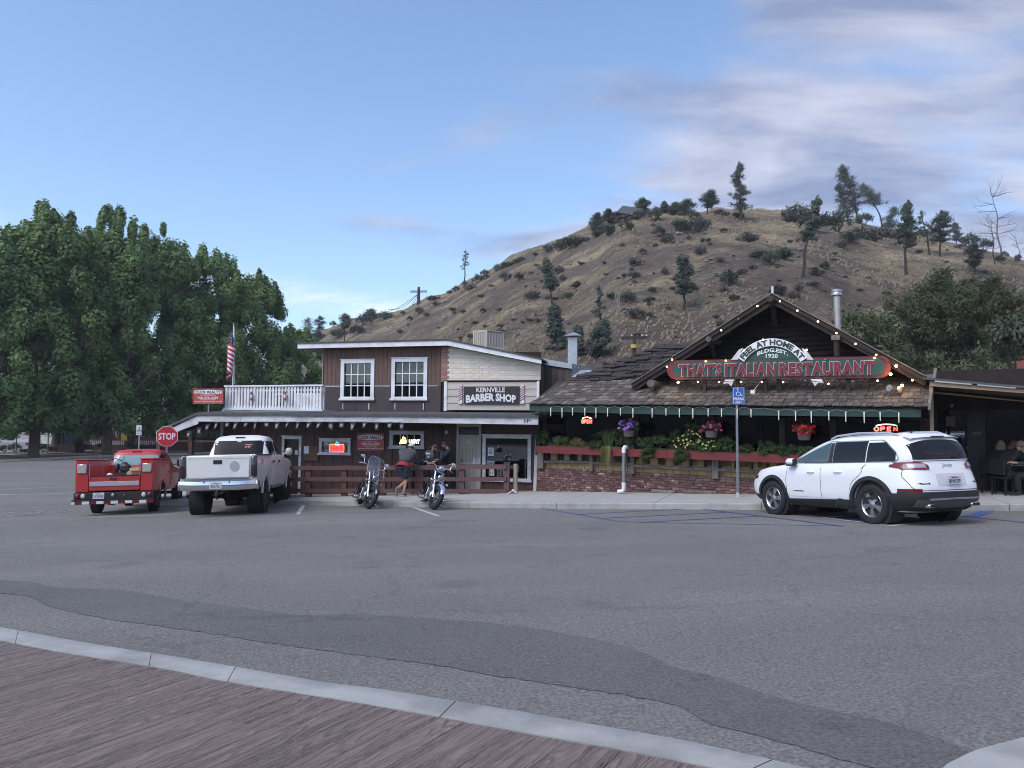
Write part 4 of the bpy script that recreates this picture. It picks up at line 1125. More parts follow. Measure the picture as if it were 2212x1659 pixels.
for i,(u,v)in enumerate(pl):
 x,z=LB.px(u,v-1,yp);w=.075+.01*math.sin(i*1.7);h=.21+.04*math.sin(i*2.9);sk=rnd.uniform(-.05,.05)-.03;tw=rnd.uniform(-.05,.05)
 g=Geo();g._add([(x-w,yp,z),(x+w,yp+tw,z),(x+w*.75+sk,yp+tw-.03,z-h),(x-w*.65+sk,yp-.03,z-h),(x-w,yp+.006,z),(x+w,yp+tw+.006,z),(x+w*.75+sk,yp+tw-.024,z-h),(x-w*.65+sk,yp-.024,z-h)],[(0,3,2,1),(4,5,6,7),(0,1,5,4),(1,2,6,5),(2,3,7,6),(3,0,4,7)]);pe=pn.part('pennant',g,M_pen)
 g=Geo();g._add([(x-w*.5+sk*.4,yp-.018,z-h*.35),(x+w*.6+sk*.4,yp+tw*.8-.018,z-h*.32),(x+w*.35+sk*.8,yp+tw*.8-.034,z-h*.78),(x-w*.35+sk*.8,yp-.034,z-h*.8)],[(0,3,2,1)]);pn.part('emblem',g,M_penw,pe)
 if prev:gs_.tube([(prev[0],yp,prev[1]),(x,yp,z)],.004,4)
 prev=(x,z)
pn.part('cord',gs_,M_cable)
for i,(u,v)in enumerate(((542.8,856),(615.2,856))):
 x,z=LB.px(u,v+9,YK-.08)
 th=Th('lantern',('rusty red hanging lantern on the left half of the white balcony railing','rusty red hanging lantern near the middle of the white balcony railing')[i],'lantern',LB,(x,YK-.08,z),group='lanterns on the balcony railing')
 y=YK-.08;g=Geo();g.lathe([(.05,0),(.055,.03),(.035,.06)],(x,y,z),n=10);th.part('base',g,mat('rusty_red',(.20,.05,.04),.7))
 g=Geo();g.lathe([(.03,.06),(.048,.10),(.045,.17),(.028,.20)],(x,y,z),n=10);th.part('glass',g,mat('lantern_glass',(.6,.6,.62),.1))
 g=Geo();g.lathe([(.034,.20),(.05,.22),(.03,.25),(.015,.29)],(x,y,z),n=10)
 for s in(-1,1):g.tube([(x+s*.055,y,z+.03),(x+s*.06,y,z+.12),(x+s*.045,y,z+.22)],.006,5)
 g.tube([(x,y,z+.29),(x+.06,y+.02,z+.34),(x+.16,y+.05,z+.38)],.005,5);th.part('cap',g,MATS['rusty_red'])
fx,fz=LB.px(503.8,836,-.3);ftx,ftz=LB.px(503.2,700,-.3)
fp=Th('flagpole','thin white flagpole rising behind the balcony railing','flagpole',LB,(fx,-.3,LB.z(503.8,884,-.3)))
g=Geo();g.tube([(fx,-.3,LB.z(503.8,884,-.3)),(ftx+.03,-.3,ftz)],[.022,.014],8);fp.part('pole',g,M_signwht)
g=Geo();g.ball((ftx+.03,-.3,ftz+.02),.03,8,6);fp.part('finial',g,M_steel)
g=Geo();g.tube([(ftx+.06,-.3,ftz-.1),(fx+.05,-.3,fz+.1)],.005,4);fp.part('halyard',g,M_signwht)
def flagmat():
 m=bpy.data.materials.new('flag_cloth');m.use_nodes=True;nt=m.node_tree;N,L=nt.nodes,nt.links;b=N['Principled BSDF'];b.inputs['Roughness'].default_value=.8
 at=N.new('ShaderNodeAttribute');at.attribute_name='Col';L.new(at.outputs['Color'],b.inputs['Base Color']);return m
W_,H_=1.5,.95
def flagfn(a,b):
 q=a;fold=math.sin(q*13+b*2.2)*.10*(1-.3*b)
 x=-.03-.16*min(1,a*3)*(0.2+b)-fold*1.7*(.35+a*.6)+.10*b
 zz=ftz-.28-b*.95-a*(.58+.2*b)
 return(ftx+.03+x+.03*a,-.34+.10*math.cos(q*13+b*1.7)*(.4+a),zz)
g=Geo();g.grid(flagfn,52,26);me=g.mesh('flag',flagmat())
ca=me.color_attributes.new('Col','FLOAT_COLOR','CORNER')
cols=[]
for p in me.polygons:
 i=p.index%52;j=p.index//52;stripe=int((j/26)*13)%2
 c=(.45,.03,.05,1)if stripe==0 else(.72,.72,.76,1)
 if i/52<.4 and j/26<7/13:
  c=(.03,.05,.16,1)
  if i%4==1 and j%3==1:c=(.72,.72,.76,1)
 cols+=[c]*len(p.loop_indices)
ca.data.foreach_set('color',np.array(cols,dtype=np.float32).ravel())
me.polygons.foreach_set('use_smooth',[True]*len(me.polygons))
fo=bpy.data.objects.new('flag',me);COL.objects.link(fo)
me.transform(Matrix.Translation((-ftx,.3,-(ftz-1.8))));fo.matrix_world=Matrix.Translation(LB.w(ftx,-.3,ftz-1.8))@Matrix.Rotation(-LB.a,4,'Z')
tag(fo,'limp flag with red and white stripes and a blue starred corner on the thin pole','flag')
YFe=-1.25
fn_=Th('rail_fence','brown painted three-rail wooden fence along the sidewalk','fence',LB,(LB.x(860,1066,YFe),YFe,lz(-4,YFe)))
posts=[(520,24),(575,24)]+[(633.6+.2604*x,w)for x,w in((125,44),(422,44),(745,44),(1055,46),(1397,42))]
top_t=[(500,1006.5),(640,1006),(900,1004.5),(1100,1002.5)]
def frail(a0,a1,v0f,h,nm):
 us_=[500,656,744,828,908,997,1094]
 for a,b in zip(us_,us_[1:]):
  g=Geo();xa,za=LB.px(a,v0f(a),YFe-.06);xb,zb_=LB.px(b,v0f(b),YFe-.06)
  g.beam((xa+.003,YFe-.06,za-h/2),(xb-.003,YFe-.06,zb_-h/2),.045,h);fn_.part(nm,g,M_fence)
frail(0,0,lambda u:interp(u,[(500,1007),(640,1006.5),(900,1005.5),(1100,1003)]),.135,'rail')
frail(0,0,lambda u:interp(u,[(500,1032),(640,1031),(900,1031),(1100,1030)]),.125,'rail')
frail(0,0,lambda u:interp(u,[(500,1057),(640,1055.5),(900,1056),(1100,1057)]),.125,'rail')
for u,w in posts+[(1094.5,46)]:
 x=LB.x(u,1035,YFe);end=u>1090
 g=Geo();zb_=lz(x,YFe);g.box(x-.085,x+.085,YFe-.035,YFe+.10,zb_-.05,LB.z(u,1000.5 if end else 1005.5,YFe));po=fn_.part('post',g,M_fence)
 if end:g=Geo();g.box(x-.095,x+.095,YFe-.045,YFe+.11,LB.z(u,1000.4,YFe),LB.z(u,998.8,YFe));fn_.part('cap',g,M_fence,po)
x,z=LB.px(1113,1064,-1.05)
g=Geo();zt_=LB.z(1113,1002,-1.05);zb_=lz(x,-1.05)
g.tube([(x+.015,-1.05,zb_-.05),(x,-1.05,zb_+.3),(x+.005,-1.05,zt_-.03),(x+.005,-1.05,zt_)],[.072,.070,.068,.06],14)
solo(LB,'wooden_bollard',g,mat('pale_post_wood',(.27,.235,.175),.9,c2=(.40,.35,.27),scale=6,bump=.4,stretch=(3,3,.5)),'round weathered wooden post standing beside the end of the brown fence','post',smooth=40)
g=Geo();x,_=LB.px(1106,1066,-1.45);zb_=lz(x,-1.45)
def rag(a,b):
 xx,yy=(a-.5)*.5,(b-.5)*.34
 xx*=.6;yy*=.6;h=max(0,.13-abs(xx-.04)*.9-abs(yy)*.4)+.03*abs(noise.noise(Vector((a*5,b*5,2))))
 return(x+xx,-1.45+yy,zb_+.012+h)
g.grid(rag,12,9);solo(LB,'white_rag',g,mat('white_cloth',(.72,.73,.76),.9),'crumpled white cloth lying on the sidewalk by the wooden post','cloth',smooth=25)
c0x,c0z=LB.px(1021.6,752,3.4)
def cool():
 w1_=LB.x(1052.8,740,3.4)-c0x;th=Th('evaporative_cooler','beige boxy evaporative cooler with louvred sides on the barber shop roof','cooler',LB,(c0x+.3,3.6,c0z-.3))
 zt_=LB.z(1040,714,3.4);M=mat('cooler_beige',(.48,.43,.36),.6,c2=(.55,.50,.42),scale=4);Md=mat('cooler_louvre',(.33,.30,.27),.7)
 a=R(38);u=Vector((math.cos(-a*.35),math.sin(-a*.35),0));v=Vector((math.sin(a*1.1),math.cos(a*1.1),0))
 o=Vector((c0x,3.4,0));L1=w1_/u.x*1.0;L2=.80
 def bx_(p0,p1,q0,q1,za,zb_):
  g._add([o+u*p0+v*q0+Vector((0,0,za)),o+u*p1+v*q0+Vector((0,0,za)),o+u*p1+v*q1+Vector((0,0,za)),o+u*p0+v*q1+Vector((0,0,za)),o+u*p0+v*q0+Vector((0,0,zb_)),o+u*p1+v*q0+Vector((0,0,zb_)),o+u*p1+v*q1+Vector((0,0,zb_)),o+u*p0+v*q1+Vector((0,0,zb_))],[(0,3,2,1),(4,5,6,7),(0,1,5,4),(1,2,6,5),(2,3,7,6),(3,0,4,7)])
 zb_=c0z-.3
 g=Geo();bx_(.02,L1-.02,.02,L2-.02,zb_,zt_-.03);th.part('cabinet',g,Md)
 g=Geo();bx_(-.01,L1+.01,-.01,L2+.01,zt_-.03,zt_);th.part('lid',g,M)
 for p,q in((0,0),(L1-.04,0),(L1-.04,L2-.04),(0,L2-.04)):
  g=Geo();bx_(p,p+.04,q,q+.04,zb_,zt_-.031);th.part('corner_post',g,M)
 g=Geo();bx_(.04,L1-.04,0,.02,zb_,c0z+.06);bx_(L1-.02,L1,.04,L2-.04,zb_,c0z+.06);bx_(.04,L1-.04,0.001,.02,zt_-.08,zt_-.032);th.part('base_band',g,M)
 for k in range(1,6):
  g=Geo();p=L1*k/6;bx_(p-.012,p+.012,.0,.019,c0z+.07,zt_-.09);th.part('louvre_strip',g,M)
 for k in range(1,6):
  g=Geo();q=L2*k/6;bx_(L1-.019,L1,q-.012,q+.012,c0z+.07,zt_-.09);th.part('louvre_strip',g,M)
cool()
g=Geo();x,z=LB.px(994,735,2.5);g.lathe([(.05,-.2),(.05,.08),(.10,.09),(.10,.14),(.04,.17)],(x,2.5,z),n=12);solo(LB,'roof_vent',g,mat('rust_brown',(.14,.07,.05),.8),'small rusty vent cap on the roof left of the cooler','vent')
an=Th('weathered_annex','weathered dark board annex with a sheet-metal side between the two buildings','building',LB,(LB.x(1200,850,1.2),1.2,-.9))
ax0,ax1=LB.x(1169.8,800,1.2),LB.x(1234.6,800,1.2);az0=LB.z(1170,787,1.2);az1=LB.z(1234,797,1.2)
for k in range(9):
 a,b=lerp(ax0,ax1,k/9),lerp(ax0,ax1,(k+1)/9);g=Geo();g.prism([(a+.004,-.9),(b-.004,-.9),(b-.004,lerp(az0,az1,(k+1)/9)),(a+.004,lerp(az0,az1,k/9))],1.18+.008*(k%2),1.22)
 an.part('board',g,mat('dark_weathered_board',(.055,.046,.042),.9,c2=(.095,.08,.072),scale=4,bump=.5,stretch=(3,3,.4),rv=.2))
M_sheet=mat('sheet_metal',(.36,.40,.44),.5,.5,c2=(.46,.50,.53),scale=2.5,dirt=(.26,.15,.10),dscale=1.3,damt=.8,drange=(.60,.68))
g=Geo();g.prism([(ax0-.03,az0),(ax1+.02,az1),(ax1+.02,LB.z(1234,786,1.2)),(ax0-.03,LB.z(1170,774,1.2))],1.12,1.17);an.part('flashing',g,M_sheet)
bk=LB.w(ax1,1.2);e2x,e2z=LB.px(1309,798,5.2)
zt1_=LB.z(1234,786,1.2)
g=Geo();g._add([(ax1+.02,1.2,-.9),(e2x,5.2,-.9),(e2x,5.2,e2z),(ax1+.02,1.2,zt1_),(ax1-.08,1.25,-.9),(e2x-.1,5.25,-.9),(e2x-.1,5.25,e2z),(ax1-.08,1.25,zt1_)],[(0,1,2,3),(7,6,5,4),(3,2,6,7),(1,5,6,2),(0,3,7,4)]);an.part('metal_side',g,M_sheet)
g=Geo()
for k in range(10):
 f=.06+k*.095;p=Vector((ax1+.03,1.19,0)).lerp(Vector((e2x+.01,5.19,0)),f);zq_=lerp(zt1_,e2z,f)-.10
 g.ball((p.x,p.y,zq_),.022,6,4)
 if k<3:g.ball((p.x-.02*k,p.y,zq_-.25*k-.25),.022,6,4)
an.part('patches',g,M_signwht)
g=Geo();g._add([(ax0,1.2,az0+.02),(ax1,1.2,az1+.02),(e2x,5.2,e2z-.05),(ax0,5.2,e2z-.05)],[(0,1,2,3)]);an.part('roof',g,M_rooff)
st_=Th('exhaust_stack','square sheet-metal exhaust stack with a pyramid cap behind the weathered annex','chimney',LB,(LB.x(1236,780,3.0),3.0,1.0))
x0_,x1_,z0_,z1_=fbox(LB,3.0,1226.5,729,1246,785)
g=Geo();g.box(x0_,x1_,3.0,3.0+(x1_-x0_),z0_-1.2,z1_);st_.part('duct',g,M_galv)
c0_,c1_,d0_,d1_=fbox(LB,2.85,1217,715,1257.6,728);xm=(c0_+c1_)/2;ym=3.0+(x1_-x0_)/2;hw=(c1_-c0_)/2
g=Geo();g._add([(xm-hw,ym-hw,d0_+.05),(xm+hw,ym-hw,d0_+.05),(xm+hw,ym+hw,d0_+.05),(xm-hw,ym+hw,d0_+.05),(xm,ym,d1_)],[(0,1,4),(1,2,4),(2,3,4),(3,0,4),(3,2,1,0)])
for sx in(-1,1):
 for sy in(-1,1):g.box(xm+sx*hw*.42-.01,xm+sx*hw*.42+.01,ym+sy*hw*.42-.01,ym+sy*hw*.42+.01,z1_,d0_+.06)
g.box(x0_-.02,x1_+.02,2.98,3.02+(x1_-x0_),z1_-.05,z1_-.03);st_.part('cap',g,M_galv)
# ================================================================ RIGHT: the shake-roofed restaurant
RB=Frame(6.17,20.76,math.atan(.65))
def rz(X,y):p=RB.w(X,y);return zs(p.x,p.y)
def Z5(X,Y):return(1129+.2448*X,852.5+.2448*Y)
def Z6(X,Y):return(1129+.2708*X,610.6+.2708*Y)
def Z7(X,Y):return(1612.9+.2708*X,610.6+.2708*Y)
def Z9(X,Y):return(1428.6+.2396*X,714.3+.2396*Y)
def pr(F,uv,y):x,z=F.px(uv[0],uv[1],y);return Vector((x,y,z))
B2=Th('rustic_restaurant','low rustic restaurant with a shake roof, dark log gable and brick base','building',RB,(0,0,-.6))
M_shake=mat('wood_shake',(.056,.047,.041),.9,c2=(.125,.107,.092),scale=3.5,bump=.5,stretch=(3,.8,1),rv=.40)
M_shaked=mat('old_dark_shake',(.028,.022,.021),.92,c2=(.062,.051,.047),scale=4,bump=.6,stretch=(1.5,.6,1),rv=.3)
M_log=mat('dark_log_siding',(.012,.008,.007),.95,c2=(.028,.019,.016),scale=5,bump=.8,stretch=(.5,2,4),rv=.25)
M_logb=mat('dark_brown_beam',(.030,.020,.017),.85,c2=(.052,.036,.030),scale=6,bump=.4,stretch=(1,1,1),rv=.2)
M_green=mat('green_fascia_paint',(.010,.034,.029),.6,c2=(.014,.046,.038),scale=3)
M_brick=mat('old_red_brick',(.105,.052,.048),.85,c2=(.17,.088,.080),scale=7,bump=.4,rv=.35,dirt=(.36,.30,.28),dscale=2.6,damt=.7,drange=(.56,.66))
M_mort=mat('dark_mortar',(.07,.06,.06),.95)
M_yel=mat('yellow_pine_board',(.36,.245,.11),.75,c2=(.44,.31,.15),scale=4,bump=.15,stretch=(3,3,.6),rv=.12)
M_plred=mat('red_planter_paint',(.12,.013,.015),.6,c2=(.165,.020,.021),scale=3,dirt=(.10,.03,.03),dscale=2,damt=.5)
XW0,XW1=RB.x(1163,960,0),RB.x(2004,930,0)
btop=lambda x:RB.z(0,0,0)
bt0,bt1=RB.px(1160.8,1008,-.08),RB.px(1630.8,1035,-.08)
zbt=lambda x:bt0[1]+(bt1[1]-bt0[1])*(x-bt0[0])/(bt1[0]-bt0[0])if x<bt1[0]else bt1[1]
bricks=[];ch=.072;bl=.215
for k in range(18):
 x=XW0+(.1 if k%2 else 0)-.1
 while x<XW1:
  zt_=zbt(x+bl/2)-k*ch;L_=bl*rnd.uniform(.92,1.06)
  if zt_>rz(x,-.1)-.03:bricks.append((max(x,XW0),x+L_-.012,zt_-ch+.010,zt_))
  x+=L_
vis=[b for b in bricks if b[0]<RB.x(1640,1050,-.08)];hid=[b for b in bricks if b[0]>=RB.x(1640,1050,-.08)]
vis.sort(key=lambda b:-b[0])
bm_={}
def bricks_mesh(L_):
 k=round(L_,2)
 if k not in bm_:
  g=Geo();g.rbox(-k/2,k/2,-.05,.05,-.031,.031,.005);bm_[k]=g.mesh('brick',M_brick)
 return bm_[k]
for i,b in enumerate(vis[:300]):
 o=B2.inst('brick',bricks_mesh(b[1]-b[0]),((b[0]+b[1])/2,-.05-rnd.uniform(0,.008),(b[2]+b[3])/2))
 dx=.012
g=Geo()
for b in vis[300:]+hid:g.box(b[0],b[1],-.10-rnd.uniform(0,.008),0,b[2],b[3])
B2.part('bricks',g,M_brick,kind='stuff')
g=Geo();g.prism([(XW0,-1.2),(XW1,-1.2),(XW1,zbt(XW1)-.008),(XW0,zbt(XW0)-.008)],-.088,.1);B2.part('mortar',g,M_mort)
pb0,pb1=RB.px(1158,977.8,-.5),RB.px(1670.5,999.4,-.5)
pt0,pt1=RB.px(1158,962.7,-.5),RB.px(1670.5,981,-.5)
lin=lambda a,b:(lambda x:a[1]+(b[1]-a[1])*(x-a[0])/(b[0]-a[0]))
zpb,zpt=lin(pb0,pb1),lin(pt0,pt1)
x=RB.x(1176,990,-.02);n=0
while x<XW1:
 w=.235;g=Geo();g.prism([(x+.005,zbt(x)-.02),(x+w-.005,zbt(x+w)-.02),(x+w-.005,zpb(x+w)+.25),(x+.005,zpb(x)+.25)],-.03-.004*(n%2),0);B2.part('board',g,M_yel);x+=w;n+=1
for k in range(26):
 x=XW0+.35+k*.42;g=Geo();g.box(x-.03,x+.03,-.10,-.036,(zbt(x)+zpb(x))/2+.02,zpb(x)+.12);B2.part('stub',g,mat('dark_stub',(.05,.038,.032),.9))
for a,b in((190,590),(620,955),(985,1670),(1725,2040),(2050,2700)):
 pa,pb_=Z5(a,interp(a,[(190,590),(620,603),(985,628),(1670,660),(2040,678),(2700,708)])),Z5(b,interp(b,[(190,590),(590,597),(955,612),(985,628),(1670,660),(2040,678),(2700,708)]))
 A_,B_=pr(RB,pa,-.16),pr(RB,pb_,-.16);n=8
 pts=[A_.lerp(B_,i/n)+Vector((0,rnd.uniform(-.008,.008),rnd.uniform(-.010,.010)))for i in range(n+1)]
 g=Geo();g.tube(pts,[.045+rnd.uniform(-.006,.008)for _ in pts],7);B2.part('rough_rail',g,M_grayw)
for u,w in((160,.10),(605,.055),(967,.065),(1700,.085),(2330,.08)):
 uv=Z5(u,600);x=RB.x(uv[0],uv[1],-.17);g=Geo();g.box(x-w,x+w,-.20,-.12,zbt(x)-.04,zpb(x)+.02);B2.part('post',g,M_grayw)
g=Geo()
segs=[(1158,1290),(1290,1440),(1440,1590),(1590,1770),(1770,1985)]
for a,b in segs:
 xa,xb=RB.x(a,980,-.5),RB.x(b,985,-.5)
 g=Geo();g.prism([(xa+.003,zpb(xa)),(xb-.003,zpb(xb)),(xb-.003,zpt(xb)),(xa+.003,zpt(xa))],-.5,-.465);B2.part('planter_board',g,M_plred)
g=Geo();xa,xb=RB.x(1158,980,-.5),RB.x(1985,990,-.5)
g._add([(xa,-.464,zpb(xa)+.01),(xb,-.464,zpb(xb)+.01),(xb,-.1,zpb(xb)+.01),(xa,-.1,zpb(xa)+.01),(xa,-.464,zpt(xa)-.05),(xb,-.464,zpt(xb)-.05),(xb,-.1,zpt(xb)-.05),(xa,-.1,zpt(xa)-.05)],[(0,3,2,1),(4,5,6,7),(0,1,5,4),(1,2,6,5),(2,3,7,6),(3,0,4,7)]);B2.part('planter_soil',g,M_dirt)
zwt=RB.z(1600,888,0)+.05
g=Geo();g.box(XW0,XW1,-.03,.04,zpb(XW0)-.25,zpt(XW1)+.02)
B2.part('sill',g,M_logb)
mu=[1163,1178,1376,1541,1690,1800,1935,1996,2004]
for a,b in zip(mu[1:-1],mu[2:]):
 xa,xb=RB.x(a,930,0),RB.x(b,930,0)
 if b-a>40:
  g=Geo();g.box(xa+.07,xb-.07,0,.012,zpt(xa)-.0,zwt);B2.part('window_pane',g,M_rglass if 'M_rglass' in globals()else glass_mat('restaurant_glass',(.42,.42,.44),.03))
for u in mu:
 x=RB.x(u,930,0);g=Geo();g.box(x-.07,x+.07,-.06,.06,zpt(x)-.3,zwt);B2.part('window_post',g,M_logb)
zf_=rz(4,0)-.1
g=Geo();a,b,y1=XW0+.05,XW1-.05,5.0
g._add([(a,.3,zf_),(b,.3,zf_),(b,y1,zf_),(a,y1,zf_),(a,.3,2.6),(b,.3,2.6),(b,y1,2.6),(a,y1,2.6)],[(0,1,2,3),(7,6,5,4),(3,2,6,7),(1,5,6,2),(0,3,7,4)])
B2.part('dining_room',g,mat('dim_dining_room',(.030,.024,.022),.9,c2=(.07,.055,.045),scale=1.2,var=.6))
g=Geo();g.box(XW0-.05,XW0+.06,.05,5,-1.2,2.2);g.box(XW1-.06,XW1+.05,.07,5,-1.2,2.2);B2.part('end_wall',g,M_log)
g=Geo();x=RB.x(1368,1000,1.6);z=RB.z(1368,935,1.6)
g._add([(x-.5,1.4,z-.42),(x+.5,1.4,z-.42),(x+.5,2.0,z-.42),(x-.5,2.0,z-.42),(x-.33,1.5,z),(x+.22,1.5,z),(x+.3,1.9,z),(x-.3,1.9,z)],[(4,5,6,7),(0,1,5,4),(1,2,6,5),(2,3,7,6),(3,0,4,7)])
solo(RB,'folded_parasol_cloth',g,mat('blue_white_cloth',(.45,.52,.66),.8),'pale blue cloth-covered table seen through the left restaurant window','table')
YE=-1.0
fa=[Z5(60,95),Z5(1200,114),Z5(2212,119),Z7(1000,1004),Z7(1390,1008)];fb=[Z5(60,146),Z5(1200,175),Z5(2212,185),Z7(1000,1070),Z7(1390,1075)]
for(a,b,c,d)in zip(fa,fa[1:],fb,fb[1:]):
 g=Geo();poly_px(g,RB,[a,b,d,c],YE,YE+.04);B2.part('fascia',g,M_green)
el=RB.px(*Z6(50,975),YE);er=RB.px(2003,881,YE)
ze=lin(el,er)
g=Geo();g._add([(el[0],YE+.045,ze(el[0])-.28),(er[0],YE+.045,ze(er[0])-.28),(er[0],-.06,ze(er[0])-.20),(el[0],-.06,ze(el[0])-.20)],[(0,1,2,3)]);B2.part('soffit',g,M_logb)
YT=.6
tl,tr=RB.px(1390,828,YT),RB.px(2003,819,YT)
slope=(tr[1]-er[1])/(YT-YE)
zskirt=lambda x,y:ze(x)+.03+slope*(y-YE)
g=Geo();g._add([(el[0],YE-.03,ze(el[0])-.02),(er[0],YE-.03,ze(er[0])-.02),(er[0],YT+.2,zskirt(er[0],YT+.2)-.05),(el[0],YT+.2,zskirt(el[0],YT+.2)-.05)],[(3,2,1,0)]);B2.part('roof_deck',g,M_logb)
nr=9;dl=(YT-YE+.1)/nr;rows=[]
sh_mesh={}
def shake(w):
 k=round(w*25)/25
 if k not in sh_mesh:
  g=Geo();g.box(-k/2+.006,k/2-.006,-.02,dl*1.5,0,.024);sh_mesh[k]=g.mesh('shake',M_shake)
 return sh_mesh[k],k
cand=[]
vtx=RB.x(1226,827,YT)
verge=lambda y:el[0]+(vtx-el[0])*(y-YE)/(YT-YE)
ang_s=math.atan(slope)
for r_ in range(nr):
 y=YE-.04+r_*dl;x=verge(y)+rnd.uniform(0,.08)
 while x<er[0]+.02:
  w=rnd.choice((.12,.16,.16,.20,.24));cand.append((x+w/2,y+rnd.uniform(-.025,.02),w,r_));x+=w
cand.sort(key=lambda c:-(c[0]))
gst=Geo()
for i,(x,y,w,r_)in enumerate(cand):
 z=zskirt(x,y)+.018+rnd.uniform(-.004,.010);tilt=ang_s-.075+rnd.uniform(-.02,.02)
 if i<300:
  me,k=shake(w);B2.inst('shake',me,(x,y,z),rot=(tilt,rnd.uniform(-.03,.03),rnd.uniform(-.03,.03)))
 else:
  gst.T=Matrix.Translation((x,y,z))@Matrix.Rotation(tilt,4,'X')@Matrix.Rotation(rnd.uniform(-.03,.03),4,'Z');gst.box(-w/2+.006,w/2-.006,-.02,dl*1.5,0,.024)
gst.T=None
def vary(g):
 me=g.mesh('shakes',[M_shake,M_shake2,M_shake3]);n=len(me.polygons)
 for p in range(0,n,6):
  k=rnd.choice((0,0,1,2))
  for q in range(p,min(n,p+6)):me.polygons[q].material_index=k
 return me
M_shake2=mat('wood_shake_dark',(.060,.050,.043),.9,c2=(.10,.085,.072),scale=3.5,bump=.5,stretch=(3,.8,1));M_shake3=mat('wood_shake_pale',(.15,.128,.106),.9,c2=(.19,.165,.14),scale=3.5,bump=.5,stretch=(3,.8,1))
gst.v=[(v[0]-B2.b.x,v[1]-B2.b.y,v[2]-B2.b.z)for v in gst.v]
mk('shakes',vary(gst),None,B2.e,kind='stuff')
zU=lambda x,y:zskirt(x,YT)+.70*(y-YT)
def solve_y(u,v):
 lo,hi=YT,30.0
 for _ in range(50):
  m=(lo+hi)/2;x,z=RB.px(u,v,m)
  if z>zU(x,m):lo=m
  else:hi=m
 return lo
yc=solve_y(1437,744);xc,zc_=RB.px(1437,744,yc);x0_=verge(YT)
yc=min(yc,9.0);xc,zc_=RB.px(1437,744,yc)
xv=lambda y:x0_+(xc-x0_)*(y-YT)/(yc-YT)
zUU=lambda x,y:zskirt(x,YT)+(zc_-zskirt(x0_,YT))*(y-YT)/(yc-YT)
xr_=RB.x(1640,745,yc)+.5
g=Geo();g._add([(x0_,YT-.1,zUU(x0_,YT-.1)-.03),(xr_,YT-.1,zUU(xr_,YT-.1)-.03),(xr_,yc,zUU(xr_,yc)-.03),(xc,yc,zUU(xc,yc)-.03),(xc,yc+.1,0),(xr_,yc+.1,0),(x0_,YT+.2,-.2)],[(0,1,2,3),(3,2,5,4),(0,3,4,6)]);B2.part('roof_deck',g,M_shaked)
gu=Geo();nr2=26;L2=(yc-YT)/nr2;a2=math.atan((zc_-zskirt(x0_,YT))/(yc-YT))
for r_ in range(nr2):
 y=YT+r_*L2;x=xv(y)-.05
 while x<xr_:
  w=rnd.choice((.3,.45,.6,.9));gu.T=Matrix.Translation((x+w/2,y+rnd.uniform(-.1,.1),zUU(x,y)+.035+rnd.uniform(-.02,.03)))@Matrix.Rotation(a2-.06+rnd.uniform(-.03,.03),4,'X')@Matrix.Rotation(rnd.uniform(-.06,.06),4,'Z')@Matrix.Rotation(rnd.uniform(-.04,.04),4,'Y')
  gu.box(-w/2+.008,w/2-.008,-.03,L2*1.5,0,.022);x+=w
gu.T=None;B2.part('old_shakes',gu,M_shaked,kind='stuff')
g=Geo()
for y in(YT+.1,YT+3.6):
 x=xv(y);g._add([(x-.05,y,zUU(x,y)+.10),(x+.45,y+.05,zUU(x+.45,y)+.10),(x+.5,y+.35,zUU(x+.5,y+.35)+.10),(x+.1,y+.35,zUU(x,y+.35)+.10)],[(0,1,2,3)])
B2.part('flashing',g,M_galv)
YG,YK2=.6,-.25
ap=RB.px(1668.2,634.5,YK2);gl=RB.px(1364.6,829,YK2);gr=RB.px(1999,812.5,YK2)
apw=(ap[0],ap[1]-.16)
sl=(ap[1]-gl[1])/(ap[0]-gl[0]);sr=(ap[1]-gr[1])/(gr[0]-ap[0])
ztop=lambda x:ap[1]-(sl*(ap[0]-x)if x<ap[0]else sr*(x-ap[0]))
zb_=RB.z(1668,826,YG)-.15
for k in range(28):
 z0_=zb_+k*.135;z1_=z0_+.128
 if z0_>ap[1]-.35:break
 xa=ap[0]-(ap[1]-.22-z0_)/sl;xb=ap[0]+(ap[1]-.22-z0_)/sr;n=14
 off=[rnd.uniform(-.018,.018)for _ in range(n+1)];off2=[rnd.uniform(-.03,.03)for _ in range(n+1)]
 g=Geo()
 def lf(a,b):
  i=round(a*n);t=math.pi*b;return(xa+(xb-xa)*a,YG-.02-math.sin(t)*.045+off[i]*.6,z0_+(z1_-z0_)*b+off2[i]*.6*(.4+math.sin(t)))
 g.grid(lf,n,4);B2.part('log_slab',g,M_log)
g=Geo();g.prism([(ap[0]-(ap[1]-zb_)/sl,zb_),(ap[0]+(ap[1]-zb_)/sr,zb_),(ap[0],ap[1]-.06)],YG+.002,YG+.05);B2.part('gable_wall',g,M_black)
